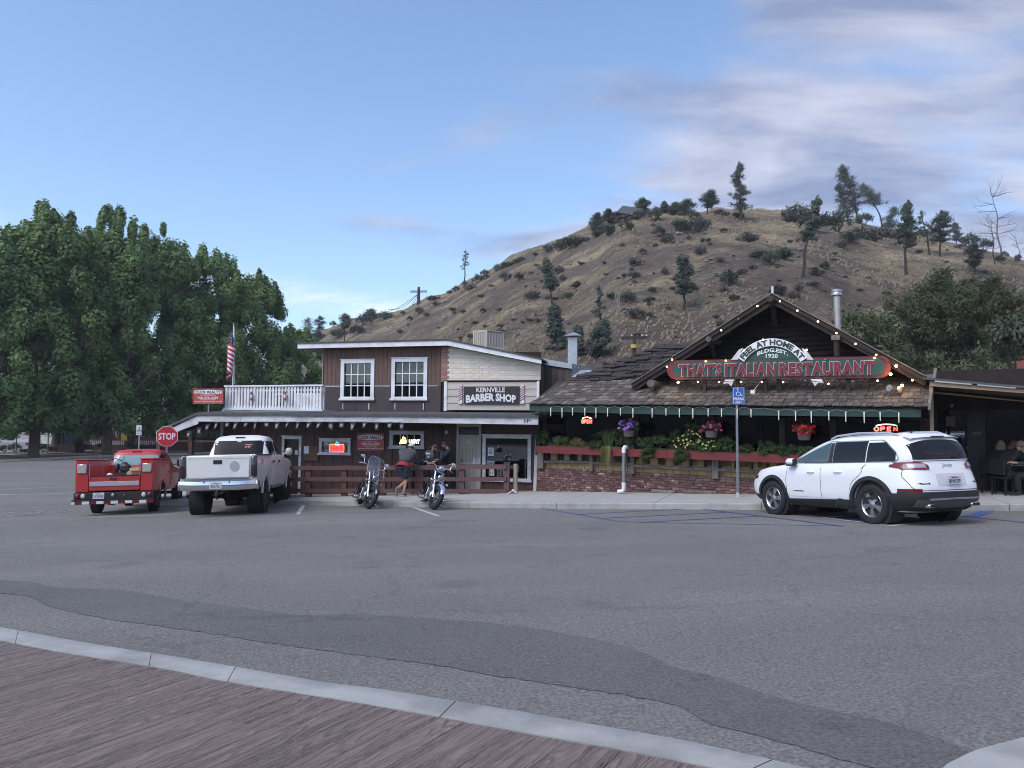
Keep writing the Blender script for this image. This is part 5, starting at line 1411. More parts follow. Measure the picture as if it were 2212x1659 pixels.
for(pa,pb_)in((ap,gl),(ap,gr)):
 A_=Vector((pa[0],0,pa[1]));C_=Vector((pb_[0],0,pb_[1]))
 g=Geo();g.beam((A_.x,YK2+.1,A_.z-.19),(C_.x,YK2+.1,C_.z-.17),.11,.13);B2.part('rake_log',g,M_logb)
 g=Geo();g.beam((A_.x,YK2+.0,A_.z-.06),(C_.x,YK2+.0,C_.z-.06),.05,.12);B2.part('barge_board',g,mat('barge_dark',(.030,.022,.020),.85))
 g=Geo();g.beam((A_.x,YK2-.02,A_.z+.008),(C_.x,YK2-.02,C_.z+.008),.09,.018);B2.part('metal_edge',g,mat('dull_metal_edge',(.22,.20,.18),.6,.4))
 g=Geo();ye=8.5
 g._add([(A_.x,YK2,A_.z),(C_.x,YK2,C_.z),(C_.x,ye,C_.z),(A_.x,ye,A_.z),(A_.x,YK2,A_.z-.07),(C_.x,YK2,C_.z-.07),(C_.x,ye,C_.z-.07),(A_.x,ye,A_.z-.07)],[(0,1,2,3),(7,6,5,4),(0,4,5,1),(2,6,7,3)]);B2.part('gable_roof',g,M_shaked)
for u,v,u2,v2,rr in((1990,140,2015,340,.075),(1500,462,1535,610,.06)):
 a_=pr(RB,Z6(u,v),YK2+.08);b_=pr(RB,Z6(u2,v2),YG-.1)
 g=Geo();g.tube([a_,b_],[rr*1.1,rr],8);B2.part('brace_log',g,M_logb)
 g=Geo();g.tube([(a_.x,YK2-.12,a_.z+.02),(a_.x,YG,a_.z+.02)],rr*1.25,10);B2.part('purlin_log',g,M_grayw if u==1500 else M_logb)
a_=pr(RB,Z7(714,440),YK2+.05);b_=pr(RB,Z7(720,590),YK2+.05);g=Geo();g.box(a_.x-.10,a_.x+.10,YK2-.06,YG,a_.z-.06,a_.z+.06);B2.part('purlin_log',g,M_grayw)
g=Geo();g.tube([a_,b_],.07,8);B2.part('brace_log',g,M_logb)
a_=pr(RB,Z6(1030,806),YK2-.05);g=Geo();g.tube([a_-Vector((0,.1,0)),a_+Vector((0,.8,0))],.11,10);B2.part('purlin_log',g,M_grayw)
for(F1,u,v)in((Z6,1452,800),(Z6,1716,800),(Z6,1933,800),(Z6,2046,800),(Z7,147,800),(Z7,258,805),(Z7,808,800)):
 a_=pr(RB,F1(u,770),YK2-.05);g=Geo();g.box(a_.x-.045,a_.x+.045,YK2-.08,YK2,a_.z-.42,a_.z+.05);B2.part('sign_post',g,M_logb)
a_=pr(RB,Z6(1993,88),YK2+.3);b_=pr(RB,Z6(1993,30),YK2+.3);g=Geo();g.tube([a_-Vector((0,0,.1)),b_],.03,8);B2.part('vent_pipe',g,M_signwht)
g=Geo();g.prism([(YE-.1,ze(er[0])-.05),(YT+.3,zskirt(er[0],YT+.3)-.02),(YT+.3,zskirt(er[0],YT+.3)+.12),(YE-.1,ze(er[0])+.10)],er[0]+.02,er[0]+.08,ax='x');B2.part('verge_board',g,M_grayw)
fl=Th('stove_flue','tall round metal flue rising behind the right slope of the gable','chimney',RB,(RB.x(1809,700,1.5),1.5,1.5))
a_,b_=pr(RB,Z7(727,400),1.5),pr(RB,Z7(718,90),1.5)
g=Geo();g.tube([a_-Vector((0,0,.6)),b_],.082,14);fl.part('pipe',g,mat('flue_metal',(.42,.40,.38),.5,.5,c2=(.50,.48,.46),scale=4),smooth=40)
g=Geo();g.lathe([(.09,-.06),(.135,-.04),(.135,.03),(.122,.05),(.14,.06),(.14,.10),(.08,.13)],b_,n=18);fl.part('cap',g,M_galv,smooth=40)
YS=-.42
M_sgreen=mat('sign_green',(.016,.060,.045),.6,c2=(.022,.075,.058),scale=3);M_smar=mat('sign_maroon',(.105,.016,.018),.6,c2=(.15,.024,.026),scale=4,stretch=(.4,1,5))
M_slet=mat('sign_letter_red',(.17,.012,.020),.5);M_srim=mat('letter_rim_white',(.58,.54,.58),.5)
sg=Th('restaurant_sign','long green and maroon restaurant sign with a white arched ribbon on the gable','sign',RB,(RB.x(1680,820,YS),YS,RB.z(1680,820,YS)))
def capsule(ins):
 L0,R0=50+ins*1.6,2068-ins*1.6;out=[]
 topf=lambda x:interp(x,[(50,270),(2068,227)])+ins*.55;botf=lambda x:interp(x,[(50,442),(2068,424)])-ins*.55
 rr=86-ins*.3
 for k in range(13):
  a=math.pi/2+math.pi*k/12;x=L0+rr+rr*math.cos(a);out.append((x,lerp(botf(x),topf(x),.5+.5*math.sin(a))))
 for k in range(13):
  a=-math.pi/2+math.pi*k/12;x=R0-rr+rr*math.cos(a);out.append((x,lerp(botf(x),topf(x),.5+.5*math.sin(a))))
 return[Z9(*q)for q in out]
g=Geo();poly_px(g,RB,capsule(0),YS-.03,YS+.05);sg.part('maroon_border',g,M_smar)
g=Geo();poly_px(g,RB,capsule(34),YS-.045,YS-.029);sg.part('green_field',g,M_sgreen)
words=(("THAT'S",160,545,306,403),("ITALIAN",575,1035,300,402),("RESTAURANT",1065,1915,284,398))
def sb(x,top):return interp(x,[(160,306),(545,303),(1035,297),(1915,277)])if top else interp(x,[(160,405),(1035,402),(1915,388)])
for s,x0_,x1_,t_,b_ in words:
 x0_+=5;x1_-=5
 qd=(Z9(x0_,sb(x0_,1)),Z9(x1_,sb(x1_,1)),Z9(x0_,sb(x0_,0)),Z9(x1_,sb(x1_,0)))
 g=Geo();text_px(g,RB,YS-.046,s,*qd,offset=.072,thick=.02,spacing=1.12);sg.part('letter_rims',g,M_srim)
 g=Geo();text_px(g,RB,YS-.068,s,*qd,offset=.045,thick=.02,spacing=1.12);sg.part('letters',g,M_slet)
cx_,cy_=1000,437
def arc(r,a):return(cx_+r*math.sin(a),cy_-r*math.cos(a))
g=Geo();poly_px(g,RB,[Z9(*arc(297,a))for a in np.linspace(-.93,.93,25)]+[Z9(1240,262),Z9(760,262)],YS-.03,YS+.04);sg.part('green_arch',g,M_sgreen)
def ribbon(a0,a1,r0,r1,y,n=24):
 g=Geo();pts=[Z9(*arc(r1,a))for a in np.linspace(a0,a1,n)]+[Z9(*arc(r0,a))for a in np.linspace(a1,a0,n)]
 for i in range(n-1):
  q=[pts[i],pts[i+1],pts[2*n-2-i],pts[2*n-1-i]];poly_px(g,RB,q,y-.025,y)
 return g
sg.part('ribbon',ribbon(-1.02,1.02,299,368,YS-.06),M_signwht)
for s in(-1,1):
 g=Geo();poly_px(g,RB,[Z9(cx_+s*265,155),Z9(cx_+s*300,170),Z9(cx_+s*372,262),Z9(cx_+s*310,262)],YS-.05,YS-.03);sg.part('ribbon_fold',g,mat('ribbon_shade',(.55,.53,.56),.6))
 xo=605 if s<0 else 1405
 g=Geo();poly_px(g,RB,[Z9(xo-30*1.0,441),Z9(xo+52,441),Z9(xo+25,502),Z9(xo-2,475),Z9(xo-48,478)]if s<0 else[Z9(xo-60,436),Z9(xo+40,436),Z9(xo+58,474),Z9(xo+10,470),Z9(xo-22,500)],YS-.03,YS-.01);sg.part('ribbon_tail',g,M_signwht)
def archf(r0,r1,a0,a1):return lambda a,b:Z9(*arc(lerp(r0,r1,b),lerp(a0,a1,a)))
g=Geo();text_px(g,RB,YS-.086,'FEEL AT HOME AT',0,0,0,0,offset=.035,thick=.012,arch=archf(309,357,-.96,.96));sg.part('letters',g,mat('sign_dark_green',(.012,.035,.030),.6))
g=Geo();text_px(g,RB,YS-.031,'BLDG.EST.',0,0,0,0,offset=.03,thick=.014,arch=lambda a,b:Z9(868+272*a,226-33*b-34*(1-(2*a-1)**2)))
text_px(g,RB,YS-.031,'1920',Z9(944,210),Z9(1050,210),Z9(944,247),Z9(1050,247),offset=.02,thick=.014);sg.part('letters',g,M_signwht)
E_bulb=mat('warm_bulb',(1,.50,.20),.4,emit=9);E_bulb2=mat('bright_bulb',(1,.50,.20),.4,emit=18);M_off=mat('unlit_bulb',(.35,.36,.40),.2)
Bu=[(1636,661),(1558,713.5),(1451.8,776.6),(1440.4,792),(1684.7,650.7),(1722.6,671),(1766.7,694.5),(1806.5,719.5),(1848,742.7),(1892.6,766.6),(1889,773),(1936,790.7,2),(1923.8,808.3,2),(1895.9,822.4),(1948.7,832.7,2),(1970.9,821.3),(1524.4,780.4),(1567.7,779),(1607,756.8),(1648.4,733.8),(1742.9,755.5),(1464.8,826.4,2),(1507.6,825),(1553,825),(1600.7,825),(1645.7,825),(1691.7,825.3),(1789.5,828.9),(1595,689,0),(1783,776,0),(1842,824,0),(1740,822,0)]
bl_=Th('light_string','string of warm glowing bulbs along the gable edges and around the restaurant sign','string lights',RB,(RB.x(1668,650,-.5),-.5,RB.z(1668,820,-.5)))
for q in Bu:
 u,v=q[:2];k=q[2]if len(q)>2 else 1
 x,z=RB.px(u,v,-.52);g=Geo();g.ball((x,-.52,z),.034 if k==2 else .023,8,6);b_=bl_.part('bulb',g,{0:M_off,1:E_bulb,2:E_bulb2}[k],smooth=True)
 g=Geo();g.lathe([(.018,0),(.018,.045)],(x,-.52,z+.018),n=8);bl_.part('socket',g,M_black,b_)
 if k==2:
  ld=bpy.data.lights.new('bulb_light','POINT');ld.energy=1.6;ld.color=(1,.55,.25);ld.shadow_soft_size=.05
  lo_=bpy.data.objects.new('bulb_light',ld);COL.objects.link(lo_);lo_.location=RB.w(x,-.60,z)
g=Geo()
for seq in(((1440,792),(1452,777),(1558,714),(1595,689),(1636,661),(1668,640),(1685,651),(1723,671),(1767,694),(1806,719),(1848,743),(1893,767),(1936,791),(1971,821)),((1465,824),(1508,823),(1553,823),(1601,823),(1646,823),(1692,823),(1740,820),(1790,826),(1842,822),(1896,820))):
 pts=[]
 for a,b in zip(seq,seq[1:]):
  for t in(0,.5):pts.append((lerp(a[0],b[0],t),lerp(a[1],b[1],t)+(2 if t else 0)))
 g.tube([(RB.px(u,v,-.5)[0],-.5,RB.px(u,v,-.5)[1])for u,v in pts],.008,4)
bl_.part('cable',g,M_cable)
M_tube=mat('icicle_tube',(.62,.60,.50),.3,emit=.12)
ic=Th('icicle_light_string','row of pale hanging icicle tube lights along the green restaurant fascia','string lights',RB,(RB.x(1600,900,YE-.06),YE-.06,RB.z(1600,905,YE)))
tp=[Z5(x,113+x*.007)for x in(248,348,441,549,647,750,863,973,1143,1265,1383,1502,1637,1755,1893,2015)]+[Z7(x,1022+(x-255)*.012)for x in(255,390,515,655,790,937,1065,1213)]
pts=[]
for i,(u,v)in enumerate(tp):
 h=18.5+3*math.sin(i*1.9)if i<16 else 22+3*math.sin(i*2.2)
 x,z=RB.px(u,v,YE-.06);x2,z2=RB.px(u,v+h,YE-.06)
 g=Geo();g.tube([(x,YE-.06,z),(x,YE-.06,z-.02),(x,YE-.06,z2)],[.012,.017,.010],6);ic.part('icicle_tube',g,M_tube,smooth=True)
 if pts:um,vm=(tp[i-1][0]+u)/2,(tp[i-1][1]+v)/2-4;xm_,zm_=RB.px(um,vm,YE-.055);pts.append((xm_,YE-.055,zm_))
 pts.append((x,YE-.055,z))
g=Geo();g.tube(pts,.006,4);ic.part('cord',g,mat('grey_cord',(.20,.22,.22),.7))
for(uv,nm,lb,m_)in((Z6(1065,880),'floodlight','small dark floodlight on the left part of the shake skirt roof',M_black),(Z7(1170,880),'floodlight','grey double floodlight on the right part of the shake skirt roof',M_steel),(Z6(1837,872),'junction_box','white junction box on the shake skirt roof above the parking sign',M_signwht)):
 lo_,hi_=YE,YT+.2
 for _ in range(40):
  m_y=(lo_+hi_)/2;x,z=RB.px(uv[0],uv[1]+3,m_y)
  if z>zskirt(x,m_y)+.03:lo_=m_y
  else:hi_=m_y
 y=lo_;g=Geo();s=.10
 if nm=='floodlight':
  g.tube([(x,y,z-.03),(x,y,z+.10)],.02,6);g.lathe([(.03,0),(.085,.12),(.08,.13)],(x-.02,y-.02,z+.13),ax=(-.4,-.8,.1),n=10)
  if 'double' in lb:g.lathe([(.03,0),(.085,.12),(.08,.13)],(x+.05,y-.02,z+.10),ax=(.8,-.6,.1),n=10)
 else:g.rbox(x-.06,x+.06,y-.04,y+.03,z-.02,z+.09,.01);g.tube([(x+.03,y,z+.09),(x+.15,y+.1,z+.28),(x+.35,y+.4,z+.5)],.008,5)
 solo(RB,nm,g,m_,lb,'light' if nm=='floodlight' else 'box')
def open_neon(label,box,arc_col,y,F=RB,flash=False):
 (u0,v0,u1,v1)=box;st=[]
 w=(u1-u0)/4.4
 def L(pts,i):return[(u0+(i*1.12+p[0])*w,lerp(v1,v0,p[1]))for p in pts]
 O_=[(.45+.38*math.cos(a),.5+.5*math.sin(a))for a in np.linspace(0,6.2832,13)]
 st.append((0,L(O_,0)));st.append((0,L([(.1,0),(.1,1),(.6,1),(.72,.78),(.6,.5),(.1,.5)],1)));st.append((0,L([(.7,0),(.1,0),(.1,1),(.7,1)],2)));st.append((0,L([(.1,.5),(.6,.5)],2)));st.append((0,L([(.1,0),(.1,1),(.7,0),(.7,1)],3)))
 aw=(u1-u0);st.append((1,[(u0+aw*.5+aw*.42*math.cos(a),v0-(v1-v0)*.2-(v1-v0)*.55*math.sin(a))for a in np.linspace(.15,3.0,12)]))
 return neon('neon_open_sign',label,F,y,st,[mat('neon_open_red',(1,.06,.04),.4,emit=5),arc_col],.016)
open_neon('small red neon open sign in the left restaurant window',(*Z5(520,222),*Z5(612,252)),mat('neon_pink_white',(1,.35,.30),.4,emit=4),-.03)
def Z8(X,Y):return(1578.3+.2865*X,898.6+.2865*Y)
open_neon('red neon open sign with a green arc above the roof of the white SUV',(*Z8(1080,84),*Z8(1272,112)),E_grn,-.05)
x,z=RB.px(*Z5(893,470),-.62);zb_=rz(x,-.62)
ds=Th('downspout','grey downspout pipe with white elbows in front of the brick base','pipe',RB,(x,-.62,zb_))
g=Geo();g.tube([(x,-.62,z-.13),(x,-.62,zb_+.30)],.055,12);ds.part('pipe',g,M_steel,smooth=40)
g=Geo();g.tube([(x+.03,-.50,z+.02),(x+.01,-.58,z+.02),(x,-.62,z-.03),(x,-.62,z-.14)],.060,12);ds.part('elbow',g,M_signwht,smooth=40)
g=Geo();g.tube([(x,-.62,zb_+.32),(x,-.62,zb_+.13),(x-.03,-.65,zb_+.07),(x-.16,-.70,zb_+.05)],.062,12);ds.part('elbow',g,M_signwht,smooth=40)
for u0,v0,w_ in(((1240,845)+(.35,)),((1560,838)+(.5,))):
 x,z=RB.px(*Z5(u0,v0),-.18);g=Geo();g.rbox(x-w_,x+w_,-.24,-.11,rz(x,-.2)-.02,rz(x,-.2)+.09,.03);solo(RB,'timber_block',g,M_grayw,'weathered timber block on the walk against the %s brick base'%('left part of the' if u0<1400 else 'right part of the'),'timber')
PS=Frame(*P(1593,1000,19.75).xy,R(8))
pz=zs(PS.o.x,PS.o.y)
ps=Th('disabled_parking_sign','blue wheelchair parking sign on a tall grey steel post','sign',PS,(0,0,pz))
zt_=PS.z(1595,836.5,0);zbp=PS.z(1595,873.5,0);xl,xr2=PS.x(1582.5,855,0),PS.x(1608.5,855,0)
g=Geo();g.box(-.028,.028,.012,.05,pz-.05,zt_-.05);ps.part('post',g,M_steel)
g=Geo();g.box(-.035,.035,.005,.055,pz,pz+.12);ps.part('base',g,mat('pale_base',(.5,.5,.48),.7))
g=Geo();g.rbox(xl,xr2,-.002,.004,zbp,zt_,.02);pl_=ps.part('plate',g,mat('sign_blue',(.03,.12,.42),.4))
w_=xr2-xl;h_=zt_-zbp
g=Geo()
for a in((.04,.03,.96,.045),(.04,.955,.96,.97),(.04,.045,.07,.955),(.93,.045,.96,.955)):g.box(xl+a[0]*w_,xl+a[2]*w_,-.006,-.0025,zbp+a[1]*h_,zbp+a[3]*h_)
add_text(g,'PARKING',xl+.08*w_,xl+.92*w_,zbp+.25*h_,zbp+.40*h_,-.004,offset=.02,thick=.003);add_text(g,'ONLY',xl+.24*w_,xl+.76*w_,zbp+.07*h_,zbp+.21*h_,-.004,offset=.02,thick=.003)
cxm,czm=xl+.5*w_,zbp+.62*h_;r0=.14*w_*1.35
g.tube([(cxm+r0*math.cos(a),-.005,czm+r0*math.sin(a))for a in np.linspace(2.2,6.0,14)],.008,5)
g.tube([(cxm-.02,-.005,zbp+.86*h_),(cxm-.01,-.005,czm+.03),(cxm+.045,-.005,czm+.02),(cxm+.07,-.005,czm-.05),(cxm+.095,-.005,czm-.045)],.009,5);g.ball((cxm-.022,-.005,zbp+.90*h_),(.017,.004,.017),8,5)
ps.part('symbol',g,M_signwht,pl_)
B3=Th('porch_shop_building','dark shop with a tan-beamed porch at the right edge, number nine over its door','building',RB,(RB.x(2100,900,0),0,-.4))
M_tan=mat('tan_beam',(.30,.205,.125),.7,c2=(.38,.27,.17),scale=4,bump=.15,stretch=(.4,3,3),rv=.08)
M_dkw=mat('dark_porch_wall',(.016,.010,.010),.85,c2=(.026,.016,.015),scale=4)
def ZA(X,Y):return(1958.5+.1875*X,783.4+.1875*Y)
YP=-.45
g=Geo();poly_px(g,RB,[ZA(265,215),ZA(1352,300),ZA(1700,326),ZA(1700,385),ZA(1352,352),ZA(265,268)],YP-.06,YP);B3.part('beam',g,M_tan)
g=Geo();poly_px(g,RB,[ZA(190,168),ZA(1352,268),ZA(1700,300),ZA(1700,322),ZA(1352,294),ZA(190,192)],YP-.14,YP+3.2);B3.part('porch_roof',g,M_rooff)
g=Geo();poly_px(g,RB,[ZA(310,335),ZA(1352,440),ZA(1352,450),ZA(310,352)],YP+.25,YP+.33);B3.part('inner_beam',g,mat('warm_inner_beam',(.22,.11,.05),.7))
g=Geo();a_=pr(RB,ZA(300,272),YP+.01);b_=pr(RB,ZA(1700,390),YP+.01);g._add([a_,b_,b_+Vector((0,2.6,.02)),a_+Vector((0,2.6,.02))],[(0,1,2,3)]);B3.part('soffit',g,mat('porch_soffit',(.10,.07,.05),.8))
x0_,x1_=RB.x(*ZA(265,500),YP),RB.x(*ZA(306,500),YP);g=Geo();g.box(x0_,x1_,YP-.03,YP+.10,rz(x0_,YP)-.05,RB.z(*ZA(285,262),YP));B3.part('post',g,M_tan)
for a,b in((325,755),(815,1260)):
 p,q=pr(RB,ZA(a,interp(a,[(325,207),(1260,285)])),YP-.10),pr(RB,ZA(b,interp(b,[(325,207),(1260,285)])),YP-.10);g=Geo();g.tube([p,q],.035,8);B3.part('light_tube',g,M_signwht,smooth=True)
YW=2.3;xa,xb=RB.x(2003,900,YW)-.9,RB.x(2212,900,YW)+3.5;zf2=rz(XW1+1,.3)-.02
oA=fbox(RB,YW,2022,886,2084,960);oD=fbox(RB,YW,2090,884,2129,1050);oC=fbox(RB,YW,2135,885,2235,985)
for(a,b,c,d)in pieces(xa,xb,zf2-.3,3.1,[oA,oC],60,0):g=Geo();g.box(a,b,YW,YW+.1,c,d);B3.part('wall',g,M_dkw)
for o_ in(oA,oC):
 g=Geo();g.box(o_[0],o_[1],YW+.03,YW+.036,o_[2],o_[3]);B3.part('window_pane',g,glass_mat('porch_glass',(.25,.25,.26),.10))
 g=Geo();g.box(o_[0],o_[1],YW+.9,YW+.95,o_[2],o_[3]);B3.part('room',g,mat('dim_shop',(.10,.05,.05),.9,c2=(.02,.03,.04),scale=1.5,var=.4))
g=Geo();g.box(oD[0],oD[1],YW-.03,YW-.001,zf2,oD[3]);dd=B3.part('door',g,mat('shop_door',(.010,.009,.010),.5))
x,z=RB.px(*ZA(690,985),YW-.06);g=Geo();g.ball((x,YW-.07,z),.035,8,6);B3.part('handle',g,mat('brass',(.45,.33,.14),.35,.9),dd)
g=Geo();add_text(g,'9',*[RB.x(*ZA(q,495),YW-.02)for q in(495,540)],RB.z(*ZA(517,522),YW-.02),RB.z(*ZA(517,472),YW-.02),YW-.02,offset=.02,thick=.02);B3.part('number',g,mat('pale_brass',(.55,.47,.33),.5))
g=Geo();poly_px(g,RB,[ZA(750,795),ZA(857,798),ZA(857,838),ZA(750,834)],YW-.05,YW-.03);B3.part('door_plate',g,mat('dull_wood_sign',(.16,.11,.07),.7))
g=Geo();poly_px(g,RB,[ZA(455,620),ZA(558,622),ZA(556,735),ZA(453,732)],YW-.01,YW+.02);B3.part('poster',g,mat('dim_poster',(.20,.15,.13),.8))
g=Geo();g._add([(xa,-.2,zf2+.015),(xb,-.2,zf2+.015),(xb,YW,zf2+.02),(xa,YW,zf2+.02),(xa,-.2,zf2-.3),(xb,-.2,zf2-.3)],[(0,1,2,3),(4,5,1,0)]);B3.part('porch_floor',g,mat('porch_brick_floor',(.10,.045,.04),.85,c2=(.14,.07,.06),scale=6))
rw=Th('red_walled_building','dull red wall of another building at the right edge above the porch roof','building',RB,(RB.x(2212,800,5),5,1.0))
g=Geo();x0_,z0_=RB.px(2198,832,5);g.prism([(x0_,z0_-3),(x0_+6,z0_-3),(x0_+6,RB.z(2212,768,5)+1.2),(x0_,RB.z(2198,781,5))],5,9);rw.part('wall',g,mat('dull_red_wall',(.20,.055,.055),.8,c2=(.24,.075,.07),scale=2))
# ================================================================ VEHICLES
M_cw=mat('white_car_paint',(.80,.81,.84),.28,coat=.6)
M_tw=mat('white_truck_paint',(.72,.72,.71),.4,coat=.3,dirt=(.40,.36,.30),dscale=.9,damt=.30)
M_tr=mat('red_truck_paint',(.40,.020,.026),.42,coat=.25,c2=(.47,.035,.035),scale=1.5,dirt=(.20,.02,.02),dscale=1.5,damt=.4)
M_trf=mat('faded_red_paint',(.50,.075,.07),.7,c2=(.58,.13,.11),scale=2)
M_plast=mat('black_plastic',(.022,.023,.027),.6);M_tyre=mat('tyre_rubber',(.016,.016,.018),.85,bump=.3,bscale=40);M_chrome=mat('chrome',(.72,.73,.76),.12,1.0)
M_gdark=mat('car_glass_dark',(.010,.011,.014),.08,spec=.35);M_gmid=mat('car_glass_tinted',(.05,.075,.08),.06,spec=.8)
M_tail=mat('tail_lamp_red',(.16,.008,.012),.2,coat=.5);M_tailc=mat('tail_lamp_clear',(.35,.34,.37),.2,coat=.5);M_smoke=mat('smoked_lamp',(.03,.022,.028),.2,coat=.6)
M_alloy=mat('alloy',(.42,.42,.45),.3,.9);M_alloyd=mat('alloy_dark',(.06,.06,.065),.4,.6);M_under=mat('underbody',(.018,.017,.017),.85)
M_plate=mat('number_plate',(.62,.62,.64),.5);M_pink=mat('plate_ink',(.03,.05,.16),.6);M_lens=mat('clear_lens',(.55,.56,.48),.15,coat=.5)
M_gtr=mat('truck_glass_dark',(.012,.013,.016),.2,spec=.10)
def car_T(rear,fu,wb,side,track,lr=None):
 a=G(*rear);best=None;v=rear[1]
 while v>rear[1]-60:
  b=G(fu,v);d=abs((b-a).length-wb)
  if best is None or d<best[0]:best=(d,b)
  v-=.1
 b=best[1]
 gx=Vector((1,0,zg(a.x+1,a.y)-zg(a.x,a.y)));gy=Vector((0,1,zg(a.x,a.y+1)-zg(a.x,a.y)));n=gx.cross(gy).normalized()
 f=(b-a);f=(f-n*f.dot(n)).normalized();l=n.cross(f).normalized()
 o=a-l*side*track/2
 M=Matrix((f,l,n)).transposed().to_4x4();M.translation=o
 return M,(b-a).length
class Car:
 def __init__(s,name,label,T):s.e=thing(name,label,name_cat.get(name,'car'),T=T)
 def part(s,name,g,m,parent=None,smooth=False,label=None,kind=None):return mk(name,g,m,parent or s.e,smooth,label,kind=kind)
name_cat={'suv':'SUV','pickup_truck':'pickup truck','utility_truck':'utility truck','motorcycle':'motorcycle'}
class Loft:
 """body from plan slices: rows (z, x_rear, x_front, half_width, roundness); dz(x,z) bends the levels"""
 def __init__(s,rows,dz=None):s.r=rows;s.dz=dz or(lambda x,z:0)
 def at(s,z):
  r=s.r;z=max(r[0][0],min(r[-1][0],z))
  for i in range(len(r)-1):
   if z<=r[i+1][0]:
    t=(z-r[i][0])/(r[i+1][0]-r[i][0]);p0,p1,p2,p3=r[max(0,i-1)],r[i],r[i+1],r[min(len(r)-1,i+2)]
    out=[]
    for k in range(1,5):
     m1=(p2[k]-p0[k])/max(1e-6,p2[0]-p0[0])*(p2[0]-p1[0]);m2=(p3[k]-p1[k])/max(1e-6,p3[0]-p1[0])*(p2[0]-p1[0])
     d=p2[k]-p1[k]
     if d*m1<=0:m1=0
     if d*m2<=0:m2=0
     m1=max(-3*abs(d),min(3*abs(d),m1));m2=max(-3*abs(d),min(3*abs(d),m2))
     out.append((2*t**3-3*t*t+1)*p1[k]+(t**3-2*t*t+t)*m1+(-2*t**3+3*t*t)*p2[k]+(t**3-t*t)*m2)
    return out
  return r[-1][1:]
 def side(s,x,z,sg=1,off=0):
  xr,xf,w,n=s.at(z);q=min(.9999,abs((x-(xr+xf)/2)/((xf-xr)/2)))
  return Vector((x,sg*(w*(1-q**n)**(1/n)+off),z+s.dz(x,z)))
 def rear(s,y,z,off=0,front=False):
  xr,xf,w,n=s.at(z);q=min(.9999,abs(y)/w);X=(xf-xr)/2*(1-q**n)**(1/n);xc=(xr+xf)/2
  x=xc+(X+off if front else-X-off)
  return Vector((x,y,z+s.dz(x,z)))
 def geo(s,nz=34,nt=84,zs_=None):
  g=Geo();z0,z1=s.r[0][0],s.r[-1][0];zl=zs_ or[z0+(z1-z0)*i/nz for i in range(nz+1)];vs=[]
  for z in zl:
   xr,xf,w,n=s.at(z)
   for j in range(nt):
    a=2*math.pi*j/nt;c,q=math.cos(a),math.sin(a)
    x=(xr+xf)/2+(xf-xr)/2*math.copysign(abs(c)**(2/n),c);y=w*math.copysign(abs(q)**(2/n),q);vs.append((x,y,z+s.dz(x,z)))
  fs=[]
  for i in range(len(zl)-1):
   for j in range(nt):fs.append((i*nt+j,i*nt+(j+1)%nt,(i+1)*nt+(j+1)%nt,(i+1)*nt+j))
  fs.append(tuple(range(nt))[::-1]);fs.append(tuple((len(zl)-1)*nt+j for j in range(nt)))
  return g._add(vs,fs)
def cut(g,m,cyl):
 me=g.mesh('b',m);o=bpy.data.objects.new('b',me);COL.objects.link(o);rem=[]
 for(x,z,r,y0,y1)in cyl:
  c=Geo();c.lathe([(r,y0),(r,y1)],(x,0,z),(0,1,0),36);co=bpy.data.objects.new('c',c.mesh('c',M_under));COL.objects.link(co);rem.append(co)
  md=o.modifiers.new('b','BOOLEAN');md.operation='DIFFERENCE';md.object=co;md.solver='EXACT'
 bpy.context.view_layer.update();dg=bpy.context.evaluated_depsgraph_get()
 out=bpy.data.meshes.new_from_object(o.evaluated_get(dg))
 for q in rem+[o]:bpy.data.objects.remove(q)
 return out
def skin_patch(f,u0,u1,v0,v1,nu=12,nv=6,th=.012):
 """closed-edge panel lying on the body: f(u, v, off); v0/v1 may be functions of u"""
 def fn(a,b):
  i,j=round(a*(nu+2)),round(b*(nv+2));ed=i in(0,nu+2)or j in(0,nv+2)
  aa=min(1,max(0,(i-1)/nu));bb=min(1,max(0,(j-1)/nv));u=lerp(u0,u1,aa)
  va=v0(u)if callable(v0)else v0;vb=v1(u)if callable(v1)else v1
  return f(u,lerp(va,vb,bb),-.01 if ed else th)
 g=Geo();return g.grid(fn,nu+2,nv+2)
